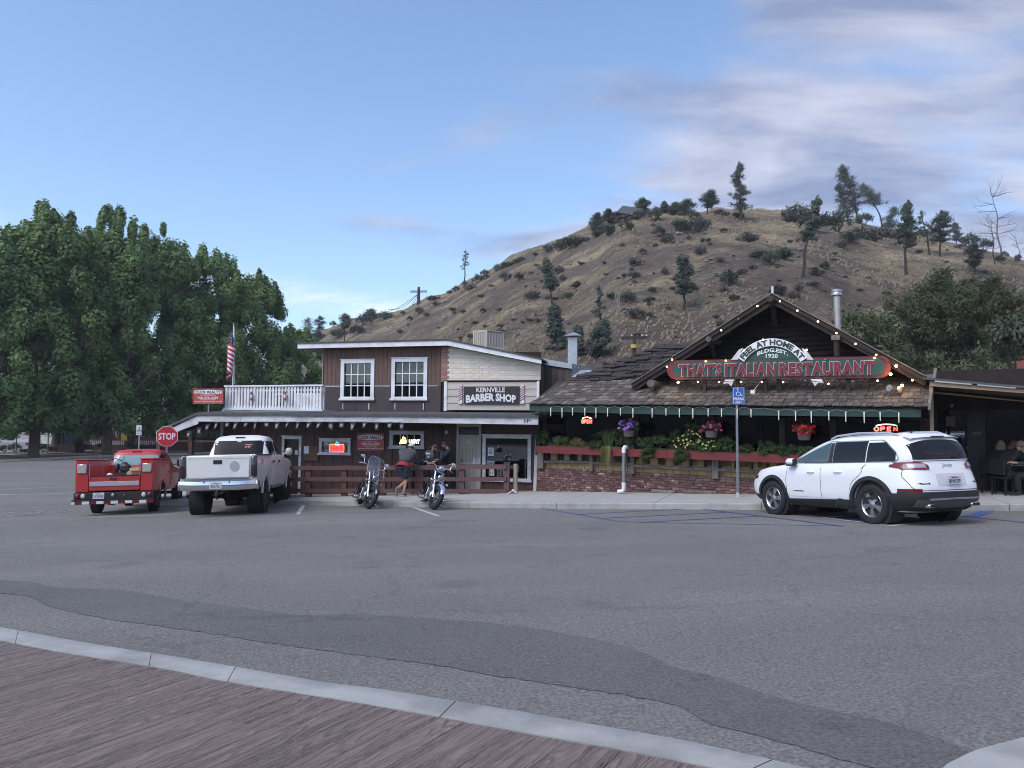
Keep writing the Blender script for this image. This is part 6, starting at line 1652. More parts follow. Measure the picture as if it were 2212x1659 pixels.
def wheel_geo(r,w,rim,style,tread=.0):
 gt,gr=Geo(),Geo()
 gt.lathe([(rim,-w/2+.012),(rim+.02,-w/2),(r-.035,-w/2),(r-.008,-w/2+.022),(r,-w/2+.05),(r,w/2-.05),(r-.008,w/2-.022),(r-.035,w/2),(rim+.02,w/2),(rim,w/2-.012)],(0,0,0),(0,1,0),44,closed=True)
 if tread:
  for k in range(40):
   a=2*math.pi*k/40
   for sgn in(-1,1):
    M=Matrix.Rotation(-a,3,'Y');gt.cbox(M@Vector((r,sgn*(w*.37),0)),(.018,w*.15,.018),M@Matrix.Rotation(.25*sgn,3,'X'))
    M=Matrix.Rotation(-a-.07,3,'Y');gt.cbox(M@Vector((r,sgn*(w*.13),0)),(.014,w*.09,.022),M)
 s=1
 gr.lathe([(rim+.004,w/2-.03),(rim-.012,w/2-.012),(rim-.03,w/2-.03),(rim-.045,-w/2+.05),(rim+.0,-w/2+.02),(rim+.003,0)],(0,0,0),(0,1,0),36,closed=True)
 if style=='alloy':
  for k in range(5):
   a=2*math.pi*k/5+math.pi/2;c,q=math.cos(a),math.sin(a);yo=w/2-.03
   for da,ww in((-.0,.5),):
    p=[(.05,-.035),(.09,-.030),(rim-.02,-.062),(rim-.02,.062),(.09,.030),(.05,.035)]
    vs=[(c*u-q*v,yo-(.012 if u>.1 else 0),q*u+c*v)for u,v in p]+[(c*u-q*v,yo-.06,q*u+c*v)for u,v in p]
    n=6;gr._add(vs,[tuple(range(n-1,-1,-1)),tuple(range(n,2*n))]+[(i,(i+1)%n,n+(i+1)%n,n+i)for i in range(n)])
  gr.lathe([(.07,w/2-.07),(.07,w/2-.03),(.03,w/2-.015)],(0,0,0),(0,1,0),16)
 else:
  gr.lathe([(.06,w/2-.02),(.10,w/2-.03),(.12,w/2-.09),(rim-.04,w/2-.07),(rim-.03,w/2-.12)],(0,0,0),(0,1,0),28)
  for k in range(8):
   a=2*math.pi*k/8;gr.ball((.085*math.cos(a),w/2-.02,.085*math.sin(a)),.013,6,4)
 return gt,gr
def wheels(car,spots,r,w,rim,style,mr,md=None,tread=0):
 gt,gr=wheel_geo(r,w,rim,style,tread);mt,me_r=gt.mesh('tyre',M_tyre),gr.mesh('rim',mr);auto_smooth(mt,30);auto_smooth(me_r,30)
 gd=Geo();gd.lathe([(rim-.03,-.0),(rim-.03,.006)],(0,w/2-.13,0),(0,1,0),30);gd.lathe([(rim-.035,-.008),(rim-.06,-.008),(.15,-.008),(.15,.012),(rim-.06,.012)],(0,w/2-.085,0),(0,1,0),30);mdk=gd.mesh('disc',M_alloyd)
 for(x,y,steer)in spots:
  wt=bpy.data.objects.new('wheel',mdk);COL.objects.link(wt);wt.parent=car.e;wt.location=(x,y,r-.012);wt.rotation_euler=(0,rnd.uniform(0,1),steer+(math.pi if y<0 else 0))
  for nm,me in(('tyre',mt),('rim',me_r)):
   o=bpy.data.objects.new(nm,me);COL.objects.link(o);o.parent=wt
def plate(car,text,x,y,z,w=.31,h=.155,tilt=0):
 g=Geo();g.rbox(x-.008,x,y-w/2,y+w/2,z-h/2,z+h/2,.008);p=car.part('number_plate',g,M_plate)
 g=Geo();add_text(g,text,0,w*.86,0,h*.48,0,offset=.0,thick=.003,fn=lambda a,b,c:(x-.010+b,y+w*.43-a,z-h*.36+c));car.part('lettering',g,M_pink,p)
 g=Geo();add_text(g,'California',0,w*.5,0,h*.18,0,thick=.003,fn=lambda a,b,c:(x-.010+b,y+w*.25-a,z+h*.24+c));car.part('lettering',g,M_tail,p)
T1,wb=car_T((1885,1132),1672,2.70,1,1.80)
C1_=Car('suv','white SUV with black lower cladding and roof rails parked at the blue disabled bay',T1)
def hood(x,z):
 t=max(0,(x-2.15)/1.45);k=max(0,min(1,(z-.55)/.4));h=-.15*t*t*k if z<1.2 else 0
 b=.035*max(0,min(1,(1.3-x)/2))*max(0,min(1,(z-.85)/.15))*max(0,min(1,(1.6-z)/.3))
 return h+b
LF=Loft([(.235,-.75,3.42,.80,5),(.33,-.90,3.58,.88,5),(.50,-.97,3.66,.925,5.5),(.68,-.965,3.67,.93,5.5),(.85,-.925,3.63,.93,5.2),(.97,-.885,3.54,.915,5),(1.04,-.86,3.40,.885,5),(1.075,-.85,2.62,.85,5),(1.10,-.845,2.42,.835,5.5),(1.22,-.82,2.18,.805,6),(1.36,-.765,1.87,.765,6),(1.48,-.70,1.60,.715,5.5),(1.565,-.66,1.36,.655,4.5),(1.62,-.60,1.10,.56,3.6),(1.645,-.42,.85,.42,3),(1.652,-.1,.55,.2,2.5)],hood)
me=cut(LF.geo(54,110),M_cw,[(0,.36,.435,.55,1.2),(0,.36,.435,-1.2,-.55),(2.70,.36,.435,.55,1.2),(2.70,.36,.435,-1.2,-.55)])
C1_.part('body',me,M_cw,smooth=28)
S=lambda sg:(lambda u,v,off:LF.side(u,v,sg,off))
Rr=lambda u,v,off:LF.rear(u,v,off)
g=Geo()
for x in(0,2.70):
 for s in(-1,1):g.lathe([(.44,0),(.43,.30)],(x,s*.55-(.0 if s>0 else .30),.36),(0,1,0),24)
g.rbox(-.6,3.3,-.6,.6,.20,.36,.05);g.tube([(0,-.7,.34),(0,.7,.34)],.05,8);g.tube([(-.55,-.2,.24),(.9,-.25,.22),(2.2,-.1,.24)],.035,8);g.rbox(-.66,-.40,-.5,.35,.2,.33,.05);C1_.part('underbody',g,M_under)
for s in(1,-1):
 for x in(0,2.70):
  def af(a,b,x=x,s=s):
   th=lerp(-.30,math.pi+.30,a);rr=[.425,.437,.505,.515][round(b*3)];off=[-.03,.014,.014,-.02][round(b*3)]
   X=x+rr*math.cos(th);Z=.36+rr*math.sin(th);return LF.side(X,max(.25,Z),s,off)
  g=Geo();g.grid(af,30,3,flip=(s<0));C1_.part('arch_trim',g,M_plast,smooth=40)
 g=skin_patch(S(s),.49,2.21,.232,lambda u:.42-.03*(u-.5),14,3,.016);C1_.part('sill_trim',g,M_plast)
 for(a,b)in((.50,1.22),(1.235,2.20)):
  g=skin_patch(S(s),a+.004,b-.004,lambda u:max(.43,.36+math.sqrt(max(0,.53**2-(u)**2))if u<.53 else .43),1.055,12,10,.004)
  d=C1_.part('door',g,M_cw,smooth=28);g=Geo();hx=a+.16;p=[LF.side(hx+t,.93,s,o)for t,o in((0,.0),(.03,.035),(.17,.035),(.20,.0))];g.tube(p,.014,6);C1_.part('handle',g,M_cw,d,smooth=True)
 top=lambda u:min(1.505,1.505 if u<1.12 else 1.505-(u-1.12)*.36)if u<1.5 else max(1.14,1.368-(u-1.5)*.40)
 bot=lambda u:1.115
 qt=lambda u:1.47-max(0,(-.25-u))*.9
 for(a,b,m_,tp_)in((-.50,.13,M_gdark,qt),(.155,.98,M_gdark,top),(1.10,2.08,M_gmid,top)):
  g=skin_patch(S(s),a,b,bot,tp_,12,6,.005);C1_.part('window',g,m_,smooth=40)
 g=skin_patch(S(s),.99,1.09,bot,1.49,2,6,.007);C1_.part('pillar_trim',g,M_plast)
 g=Geo();g.tube([LF.side(u,1.105,s,.008)for u in np.linspace(-.52,2.2,24)],.009,5);g.tube([LF.side(u,top(u)+.015 if u>-.2 else qt(u)+.02,s,.008)for u in np.linspace(-.50,2.12,30)],.009,5)
 g.tube([LF.side(-.50,1.105,s,.008),LF.side(-.56,1.15,s,.008),LF.side(-.50,qt(-.5)+.02,s,.008)],.009,5);C1_.part('window_trim',g,M_chrome)
 g=Geo();g.tube([(1.22,s*.60,1.575),(1.05,s*.60,1.63),(.5,s*.615,1.665),(-.2,s*.60,1.655),(-.42,s*.58,1.60)],[.016,.020,.022,.020,.014],8);C1_.part('roof_rail',g,mat('satin_silver',(.62,.64,.68),.35,.6),smooth=True)
 g=Geo();g.rbox(1.88,2.12,s*.98-.07,s*.98+.07,1.06,1.20,.05);g.beam((2.02,s*.83,1.10),(2.02,s*.95,1.12),.08,.05);mi=C1_.part('mirror',g,M_cw,smooth=50)
 g=Geo();g.box(1.872,1.884,s*.98-.055,s*.98+.055,1.075,1.185);g.rbox(1.9,2.1,s*.98-.06,s*.98+.06,1.045,1.075,.02);C1_.part('mirror_glass',g,M_plast,mi)
 f=lambda u,v,off,s=s:(LF.rear(s*u,v,off)if u<.80 else LF.side(-.86+(u-.80)*1.5,v,s,off))
 g=skin_patch(lambda u,v,off,s=s:LF.rear(s*u,v,off),.44,.80,lambda u:.965,lambda u:1.085-max(0,(.55-u))*.5,8,4,.022);C1_.part('tail_lamp',g,M_tail,smooth=40)
 g=skin_patch(lambda u,v,off,s=s:LF.rear(s*u,v,off),.50,.76,.99,1.06,8,3,.030);C1_.part('tail_lamp_lens',g,M_tailc,smooth=40)
 g=skin_patch(S(s),-.70,-.40,lambda u:.965+(u+.7)*.15,lambda u:1.085-(u+.7)*.12,6,3,.014);C1_.part('tail_lamp',g,M_tail,smooth=40)
 g=skin_patch(lambda u,v,off,s=s:LF.rear(s*u,v,off),.66,.86,.60,.655,5,2,.02);C1_.part('reflector',g,M_tail)
 g=Geo();g.rbox(-.985,-.85,s*.50-.10,s*.50+.10,.325,.395,.02);ex=C1_.part('exhaust_tip',g,M_chrome,smooth=40)
 g=Geo();g.box(-.992,-.98,s*.50-.08,s*.50+.08,.338,.382);C1_.part('exhaust_hole',g,M_black,ex)
 g=skin_patch(S(s),3.22,3.52,.83,.91,6,2,.01);C1_.part('head_lamp',g,M_smoke)
g=skin_patch(Rr,-.66,.66,1.125,lambda u:1.50-.10*abs(u/.66)**3,20,8,.006);C1_.part('rear_window',g,M_gdark,smooth=40)
g=Geo();g.grid(lambda a,b:Vector((-.50-.22*b*(1-.25*abs(2*a-1)**2),lerp(-.60,.60,a),1.615-.055*b-.03*abs(2*a-1)**3)),16,4);g.grid(lambda a,b:Vector((-.50-.22*b*(1-.25*abs(2*a-1)**2),lerp(-.60,.60,a),1.585-.04*b-.03*abs(2*a-1)**3)),16,4,flip=True);C1_.part('rear_spoiler',g,M_cw,smooth=60)
g=Geo();g.box(-.735,-.70,-.15,.15,1.562,1.578);C1_.part('brake_light',g,M_tail)
g=Geo();g.tube([LF.rear(-.18,1.16,.02),LF.rear(-.30,1.19,.03),LF.rear(-.46,1.25,.012)],[.016,.012,.007],6);C1_.part('wiper',g,M_black)
g=skin_patch(lambda u,v,off:LF.rear(u,v,off),-.915,.915,lambda u:.235+.03*abs(u),lambda u:.60+.0*u,30,6,.030);C1_.part('rear_bumper',g,M_plast,smooth=40)
for s in(1,-1):
 g=skin_patch(S(s),-.93,-.44,.30,.575,8,4,.022);C1_.part('bumper_corner',g,M_plast,smooth=40)
 g=skin_patch(S(s),3.10,3.60,.26,.42,6,3,.018);C1_.part('bumper_corner',g,M_plast,smooth=40)
g=skin_patch(Rr,-.72,.72,lambda u:.31+.04*abs(u),lambda u:.485-.03*abs(u)**2,24,3,.045);C1_.part('lower_valance',g,mat('grey_plastic',(.085,.080,.080),.5),smooth=40)
g=skin_patch(Rr,-.58,.58,lambda u:.465-.02*abs(u),lambda u:.497-.012*abs(u),20,1,.062);C1_.part('chrome_strip',g,M_chrome,smooth=40)
g=Geo()
for pts in([(-.80,1.085),(-.78,.96),(-.82,.88),(-.76,.66),(-.70,.625),(.70,.625),(.76,.66),(.82,.88),(.78,.96),(.80,1.085)],[(-.66,1.10),(.66,1.10)]):
 pts=[p.to_tuple()[:2]for p in resample([Vector((a,b,0))for a,b in pts],40)];g.tube([LF.rear(a,b,.001)for a,b in pts],.006,4)
for s in(1,-1):
 for pts in([(.20,.98),(.10,1.05)],[(1.228,.44),(1.228,1.06)],[(2.21,.45),(2.24,.75),(2.18,1.06)],[(.49,.60),(.42,.75),(.18,.92),(.14,1.06)]):
  pts=[p.to_tuple()[:2]for p in resample([Vector((a,b,0))for a,b in pts],10)];g.tube([LF.side(a,b,s,.002)for a,b in pts],.0045,4)
C1_.part('panel_gap',g,mat('panel_gap',(.03,.03,.035),.8))
g=skin_patch(Rr,-.34,.34,.70,.90,10,5,.004);C1_.part('plate_recess',g,mat('recess_white',(.60,.61,.65),.35),smooth=40)
plate(C1_,'8RWF309',-1.0,.0,.795)
g=Geo()
def rtxt(s_,y0,y1,z0,z1):add_text(g,s_,0,1,0,1,0,offset=.02,thick=.006,fn=lambda a,b,c:LF.rear(lerp(y0,y1,a),lerp(z0,z1,c),.006-b))
rtxt('Jeep',.12,-.12,.985,1.055);C1_.part('badge',g,M_chrome)
g=Geo();rtxt('4x4',.70,.50,.735,.760);rtxt('LIMITED',-.52,-.68,.745,.762)
add_text(g,'CHEROKEE',0,1,0,1,0,offset=.02,thick=.004,fn=lambda a,b,c:LF.side(lerp(2.02,1.72,a),lerp(.53,.55,c),1,.008-b));C1_.part('badge',g,M_plast)
g=Geo();g.tube([(-.15,0,1.64),(-.22,0,1.70)],[.02,.006],6);C1_.part('antenna',g,M_black)
g=skin_patch(lambda u,v,off:LF.rear(u,v,off,True),-.60,.60,1.14,1.50,12,8,.004);C1_.part('windscreen',g,M_gmid,smooth=40)
g=skin_patch(lambda u,v,off:LF.rear(u,v,off,True),-.75,.75,.30,.50,12,3,.01);C1_.part('grille',g,M_plast)
wheels(C1_,[(0,.80,0),(0,-.80,0),(2.70,.80,.0),(2.70,-.80,0)],.364,.235,.245,'alloy',M_alloy)
T2,wb2=car_T((574,1106.6),623,3.85,-1,1.86)
T2=T2@Matrix.Diagonal((1,.94,1.04,1))
C2=Car('pickup_truck','white lifted crew-cab pickup truck with a grey spot on its tailgate',T2)
WB2=3.85
LC=Loft([(.60,.94,3.95,.92,9),(.72,.92,4.0,.95,9),(.95,.90,4.05,.968,9),(1.15,.90,4.10,.97,9),(1.34,.90,4.05,.955,9),(1.43,.91,3.6,.93,8),(1.48,.93,3.15,.90,8),(1.62,1.0,2.95,.86,8),(1.80,1.10,2.62,.80,8),(1.93,1.2,2.38,.74,6),(2.00,1.32,2.2,.64,4.5),(2.03,1.5,2.0,.4,3)])
cy2=[(0,.44,.50,.5,1.2),(0,.44,.50,-1.2,-.5),(WB2,.44,.52,.5,1.2),(WB2,.44,.52,-1.2,-.5)]
C2.part('cab',cut(LC.geo(40,80),M_tw,cy2),M_tw,smooth=28)
LH=Loft([(.64,3.2,4.70,.88,6),(.72,3.2,4.74,.92,6),(.85,3.2,4.82,.97,6),(1.1,3.2,4.84,.98,6),(1.26,3.2,4.80,.97,6),(1.34,3.2,4.70,.93,5),(1.39,3.2,4.5,.8,4)],lambda x,z:.06*max(0,min(1,(4.4-x)/1.2))*(z>1.2))
C2.part('hood',cut(LH.geo(20,70),M_tw,cy2),M_tw,smooth=28)
for s in(1,-1):
 g=Geo()
 prof=[(.66,.93),(.74,.955),(.95,.985),(1.10,.995),(1.20,1.0),(1.34,.985),(1.42,.965),(1.46,.95),(1.46,.86),(.66,.86),(.66,.93)]
 def bs_(a,b,s=s):
  k=round(b*(len(prof)-1));z,y=prof[k];x=lerp(-1.22,.86,a);bulge=.03*math.exp(-((x)/.55)**2)if .9<z<1.25 and y>.9 else 0
  return(x,s*(y+bulge),z)
 g.grid(bs_,24,len(prof)-1,flip=(s>0))
 n=len(prof)
 for xx,fl_ in((-1.22,0),(.86,1)):
  vs=[(xx,s*y,z)for z,y in prof];g._add(vs,[tuple(range(n))[::(1 if(fl_^(s>0))else-1)]])
 me=g.mesh('bed_side',M_tw);import bmesh as _bm
 bm2=_bm.new();bm2.from_mesh(me);_bm.ops.remove_doubles(bm2,verts=bm2.verts,dist=.0005);_bm.ops.recalc_face_normals(bm2,faces=bm2.faces);bm2.to_mesh(me);bm2.free()
 g2=Geo();g2.v=[tuple(v.co)for v in me.vertices];g2.f=[tuple(p.vertices)for p in me.polygons];g2.m=[0]*len(g2.f)
 C2.part('bed_side',cut(g2,M_tw,cy2[:2]),M_tw,smooth=35)
 g=Geo();g.rbox(-1.2,.84,s*.955-.05,s*.955+.03,1.462,1.49,.012);C2.part('bed_rail_cap',g,M_plast)
 for x,r_ in((0,.50),(WB2,.52)):
  def af(a,b,x=x,s=s,r_=r_):
   th=lerp(.15,math.pi-.15,a);rr=[r_-.02,r_,r_+.05][round(b*2)];return(x+rr*math.cos(th),s*([.95,1.012,.99][round(b*2)]),.44+rr*math.sin(th))
  g=Geo();g.grid(af,24,2,flip=(s<0));C2.part('arch_flare',g,M_tw,smooth=50)
  g=Geo();g.lathe([(r_+.01,0),(r_+.01,.35)],(x,s*.58-(.0 if s>0 else .35),.44),(0,1,0),24);C2.part('wheel_well',g,M_under)
 for a,b in((1.06,1.93),(1.96,3.0)):
  g=skin_patch(lambda u,v,off,s=s:LC.side(u,v,s,off),a,b,lambda u:.66,1.43,10,8,.004);d=C2.part('door',g,M_tw,smooth=28)
  g=skin_patch(lambda u,v,off,s=s:LC.side(u,v,s,off),a+.06,b-(.06 if b<2 else .02),1.485,lambda u,a=a:(min(1.85,1.60+max(0,u-1.06)*2.2)if a<1.5 else min(1.85,1.86-max(0,u-2.35)*.58)),10,6,.006);C2.part('window',g,M_gtr,d,smooth=40)
  g=Geo();g.rbox(a+.08,a+.20,s*.985-.02,s*.985+.02,1.26,1.33,.015);C2.part('handle',g,M_plast,d)
 g=Geo();g.rbox(2.86,3.05,s*1.14-.10,s*1.14+.10,1.46,1.68,.05);g.beam((2.95,s*.93,1.50),(2.95,s*1.08,1.54),.05,.05);C2.part('mirror',g,mat('beige_mirror',(.50,.49,.45),.5),smooth=50)
 g=Geo();g.rbox(-1.285,-1.20,s*.91-.085,s*.91+.085,.93,1.45,.03);C2.part('tail_lamp',g,M_smoke,smooth=50)
 g=Geo();g.tube([(.95,s*.95,.62),(2.6,s*.95,.62)],.045,8);g.tube([(1.1,s*.95,.62),(1.1,s*.7,.78)],.025,6);g.tube([(2.4,s*.95,.62),(2.4,s*.7,.78)],.025,6);C2.part('step_bar',g,M_alloy,smooth=True)
g=Geo();g.rbox(-1.28,-1.20,-.815,.815,.90,1.47,.03);tg=C2.part('tailgate',g,M_tw,smooth=40)
g=Geo();g.box(-1.284,-1.279,-.79,.79,1.385,1.395);g.box(-1.284,-1.279,-.80,.80,.935,.945);C2.part('crease',g,mat('crease',(.40,.40,.40),.5),tg)
g=Geo();g.rbox(-1.292,-1.27,-.10,.13,1.255,1.355,.03);C2.part('handle',g,M_black,tg)
g=Geo();g.lathe([(.12,0),(.125,.004)],(-1.2815,-.42,1.20),(-1,0,0),24);C2.part('primer_spot',g,mat('grey_primer',(.36,.37,.41),.7),tg)
g=Geo();g.lathe([(.10,0),(.10,.004)],(-.55,-1.0,1.28),(0,-1,0),20);C2.part('primer_spot',g,MATS['grey_primer'])
g=Geo();g.box(-1.2,.88,-.86,.86,.84,.90);g.box(.86,.9,-.9,.9,.86,1.45);C2.part('bed_floor',g,M_tw)
def bump_f(a,b):
 y=lerp(-1.0,1.0,a);q=abs(2*a-1);x=-1.42+.14*q**4;k=round(b*5)
 z,dx=[(.62,.10),(.64,.02),(.70,0),(.79,0),(.845,.02),(.855,.14)][k];return(x+dx,y,z+.02*q**4)
g=Geo();g.grid(bump_f,30,5,flip=True)
for s in(-1,1):g.rbox(-1.30,-1.02,s*1.0-.03,s*1.0+.02,.64,.85,.02)
C2.part('rear_bumper',g,M_chrome,smooth=50)
plate(C2,'40678L1',-1.425,.02,.755)
g=Geo()
for s in(-1,1):g.ball((-1.425,s*.32,.83),.018,6,5);g.ball((-1.425,s*.32,.83),.018,6,5)
C2.part('bolt',g,M_alloyd)
g=skin_patch(lambda u,v,off:LC.rear(u,v,off),-.70,.70,1.50,1.87,14,6,.005);rw_=C2.part('rear_window',g,M_gtr,smooth=40)
g=Geo();add_text(g,'Salmon',0,1,0,1,0,thick=.002,fn=lambda a,b,c:LC.rear(lerp(-.18,-.38,a),lerp(1.745,1.775,c),.010-b));C2.part('sticker',g,M_signwht,rw_)
g=skin_patch(lambda u,v,off:LC.rear(u,v,off),-.34,-.17,lambda u:1.68+.02*math.sin(u*70),lambda u:1.72-.015*math.sin(u*50),10,2,.009);C2.part('sticker',g,mat('orange_sticker',(.45,.10,.05),.6),rw_)
g=Geo();p=LC.rear(0,1.955,.01);g.rbox(p.x-.03,p.x+.05,-.14,.14,1.94,1.975,.01);C2.part('brake_light',g,M_tail)
g=Geo();p=LC.rear(0,1.84,.01);g.rbox(p.x-.004,p.x+.02,-.06,.06,1.83,1.86,.005);C2.part('window_label',g,M_signwht)
for(a,z)in((0,.44),(WB2,.44)):
 g=Geo();g.tube([(a,-.85,z),(a,.85,z)],.06,10);g.ball((a,.0 if a==0 else .25,z),(.17,.20,.15),12,8);C2.part('axle',g,M_under,smooth=True)
g=Geo()
for s in(-1,1):g.beam((-1.2,s*.45,.72),(4.5,s*.45,.70),.08,.14);g.beam((-.7,s*.55,.56),(.7,s*.55,.56),.07,.04);g.tube([(.1,s*.5,.40),(.25,s*.42,.80)],.035,8)
g.rbox(-1.25,-.9,-.5,.5,.60,.72,.03);g.rbox(1.0,3.2,-.4,.4,.62,.78,.06);g.rbox(-1.38,-1.2,-.06,.06,.52,.62,.01)
C2.part('chassis',g,M_under)
g=Geo();g.tube([(-1.36,0,.64),(-1.38,.02,.50),(-1.34,.0,.42)],.022,6);g.ball((-1.37,.0,.60),.035,8,6);g.tube([(-1.2,-.5,.66),(-1.2,-.2,.60),(-1.2,.15,.62),(-1.2,.5,.67)],.015,5);g.tube([(-.9,.2,.5),(-.5,.3,.55),(.3,.3,.6)],.03,6);C2.part('tow_hitch',g,M_alloyd)
wheels(C2,[(0,.82,0),(0,-.82,0),(WB2,.82,0),(WB2,-.82,0)],.415,.34,.225,'steel',M_alloyd,tread=1)
T3,wb3=car_T((341,1103.5),390,3.55,-1,1.69)
T3=T3@Matrix.Diagonal((1,.875,1.02,1))
C3=Car('utility_truck','old red utility truck with side tool lockers and an open loaded bed',T3)
WB3=3.55;HW=1.10
LR=Loft([(.55,1.02,3.55,.88,9),(.72,1.0,3.60,.92,9),(1.0,1.0,3.60,.94,9),(1.16,1.0,3.5,.92,8),(1.22,1.02,3.0,.89,8),(1.36,1.06,2.8,.85,8),(1.56,1.13,2.45,.78,8),(1.68,1.2,2.25,.71,6),(1.74,1.32,2.1,.60,4.5),(1.765,1.5,1.9,.4,3)])
cy3=[(0,.39,.46,.6,1.3),(0,.39,.46,-1.3,-.6),(WB3,.39,.46,.5,1.2),(WB3,.39,.46,-1.2,-.5)]
C3.part('cab',cut(LR.geo(36,76),M_tr,cy3),M_tr,smooth=28)
LH3=Loft([(.52,3.0,4.4,.86,6),(.65,3.0,4.48,.93,6),(.9,3.0,4.5,.94,6),(1.06,3.0,4.45,.92,6),(1.15,3.0,4.35,.85,5),(1.19,3.0,4.1,.7,4)])
C3.part('hood',cut(LH3.geo(16,60),M_tr,cy3),M_tr,smooth=28)
XB=-1.28;zb0_,zt0_=.60,1.44
for s in(1,-1):
 g=Geo();g.rbox(XB,.92,min(s*HW,s*(HW-.38)),max(s*HW,s*(HW-.38)),zb0_,zt0_,.025)
 C3.part('locker_body',cut(g,M_tr,cy3[:2]),M_tr)
 g=Geo();g.rbox(XB-.01,.94,min(s*(HW+.015),s*(HW-.40)),max(s*(HW+.015),s*(HW-.40)),zt0_,zt0_+.035,.012);C3.part('locker_lid',g,M_tr)
 for a,b,c,d in((XB+.03,-.55,zb0_+.06,zt0_-.04),(-.53,.50,1.0,zt0_-.04),(.52,.90,zb0_+.06,zt0_-.04)):
  g=Geo();g.rbox(a,b,s*HW-.008,s*HW+.012,c,d,.008);d_=C3.part('locker_door',g,M_tr)
  g=Geo();g.lathe([(.028,0),(.03,.012)],((a+b)/2,s*(HW+.012),(c+d)/2+.05),(0,s,0),12);C3.part('lock',g,M_alloyd,d_)
 def af(a,b,s=s):
  th=lerp(.05,math.pi-.05,a);rr=[.44,.462,.49][round(b*2)];return(rr*math.cos(th),s*(HW+[.0,.022,.012][round(b*2)]),.39+rr*math.sin(th))
 g=Geo();g.grid(af,22,2,flip=(s<0));C3.part('arch_trim',g,M_alloy,smooth=50)
 yc_=s*(HW-.19)
 g=Geo();g.rbox(XB-.035,XB-.002,yc_-.135,yc_+.135,1.10,1.34,.02);lp=C3.part('work_lamp',g,M_alloy,smooth=40)
 g=Geo();g.rbox(XB-.042,XB-.036,yc_-.115,yc_+.115,1.12,1.32,.003);C3.part('lamp_lens',g,M_lens,lp)
 g=Geo()
 for k in range(9):g.box(XB-.045,XB-.0425,yc_-.10+k*.025-.002,yc_-.10+k*.025+.002,1.13,1.31)
 C3.part('lens_rib',g,M_alloy,lp)
 for dy,m_,r_ in((.10,M_tail,.055),(-.06,M_lens,.055)):
  y_=s*(HW-.19+dy);g=Geo();g.lathe([(r_+.01,0),(r_+.01,.01),(r_,.02),(r_*.6,.03)],(XB-.062,y_,.515),(-1,0,0),18);C3.part('tail_lamp',g,m_,smooth=50)
 g=Geo();g.tube([(XB-.02,s*(HW-.40),.95),(XB-.02,s*(HW-.40),1.36)],.012,6);C3.part('latch_rod',g,M_alloy)
 g=skin_patch(lambda u,v,off,s=s:LR.side(u,v,s,off),1.12,1.62,1.25,lambda u:min(1.58,1.42+(u-1.1)*1.5),8,5,.006);C3.part('window',g,M_gdark,smooth=40)
 g=skin_patch(lambda u,v,off,s=s:LR.side(u,v,s,off),1.70,2.80,.66,1.18,8,6,.004);d_=C3.part('door',g,M_tr,smooth=28)
 g=skin_patch(lambda u,v,off,s=s:LR.side(u,v,s,off),1.72,2.62,1.245,lambda u:min(1.60,1.60-max(0,u-2.2)*.75),8,5,.006);C3.part('window',g,M_gdark,d_,smooth=40)
 g=Geo();g.rbox(2.5,2.62,s*1.10-.09,s*1.10+.09,1.22,1.44,.03);g.beam((2.55,s*.9,1.28),(2.55,s*1.05,1.3),.03,.03);C3.part('mirror',g,M_black)
g=Geo();g.box(XB+.02,.95,-HW+.39,HW-.39,.86,.90);g.box(.93,.97,-HW+.1,HW-.1,.86,1.30);C3.part('bed_floor',g,M_trf)
g=Geo();g.rbox(XB-.005,XB+.05,-HW+.385,HW-.385,.64,1.02,.012);tg=C3.part('tailgate',g,M_tr)
g=Geo();g.rbox(XB-.02,XB-.004,-HW+.40,HW-.40,.76,.88,.01);C3.part('aluminium_strip',g,mat('dull_aluminium',(.42,.43,.46),.5,.6),tg)
g=Geo();g.rbox(XB-.03,XB-.002,-.05,.13,.925,.985,.008);C3.part('latch',g,M_alloyd,tg)
g=Geo();g.box(XB-.012,XB+.055,-HW+.39,HW-.39,1.02,1.045);C3.part('top_edge',g,M_under,tg)
g=Geo();g.rbox(XB-.06,XB+.1,-HW-.01,HW+.01,.42,.60,.01);bu=C3.part('rear_bumper',g,M_black)
g=Geo();g.rbox(XB-.12,XB+.1,-HW-.05,HW+.05,.385,.42,.008);g.box(XB-.118,XB-.10,-HW-.05,HW+.05,.30,.384);C3.part('bumper_lip',g,M_under)
k=0;y=-HW-.04
while y<HW+.04:
 w_=.20;g=Geo();g.box(XB-.123,XB-.1185,y,min(y+w_-.002,HW+.05),.305,.38);C3.part('reflective_tape',g,M_tail if k%2==0 else M_plate,bu);y+=w_;k+=1
plate(C3,'5Y54909',XB-.063,.42,.515,.32,.16)
g=Geo();g.lathe([(.03,0),(.045,.01),(.03,.02)],(XB-.062,.02,.52),(-1,0,0),12);C3.part('socket',g,M_alloy);g=Geo();g.ball((XB-.07,-.3,.52),.02,8,6);C3.part('plate_lamp',g,M_alloy)
g=skin_patch(lambda u,v,off:LR.rear(u,v,off),-.70,.70,1.20,1.585,14,6,.005);C3.part('rear_window',g,mat('teal_reflecting_glass',(.20,.36,.36),.12,spec=.8),smooth=40)
g=Geo();p=LR.rear(0,1.69,.01);g.rbox(p.x-.03,p.x+.05,-.16,.16,1.665,1.70,.01);C3.part('brake_light',g,M_tail)
g=Geo()
for a in(0,WB3):g.tube([(a,-.85,.39),(a,.85,.39)],.05,8);g.ball((a,.1,.39),(.16,.18,.14),10,7)
for s in(-1,1):g.beam((-1.2,s*.42,.55),(4.2,s*.42,.55),.07,.14);g.beam((-.6,s*.5,.44),(.6,s*.5,.44),.06,.04)
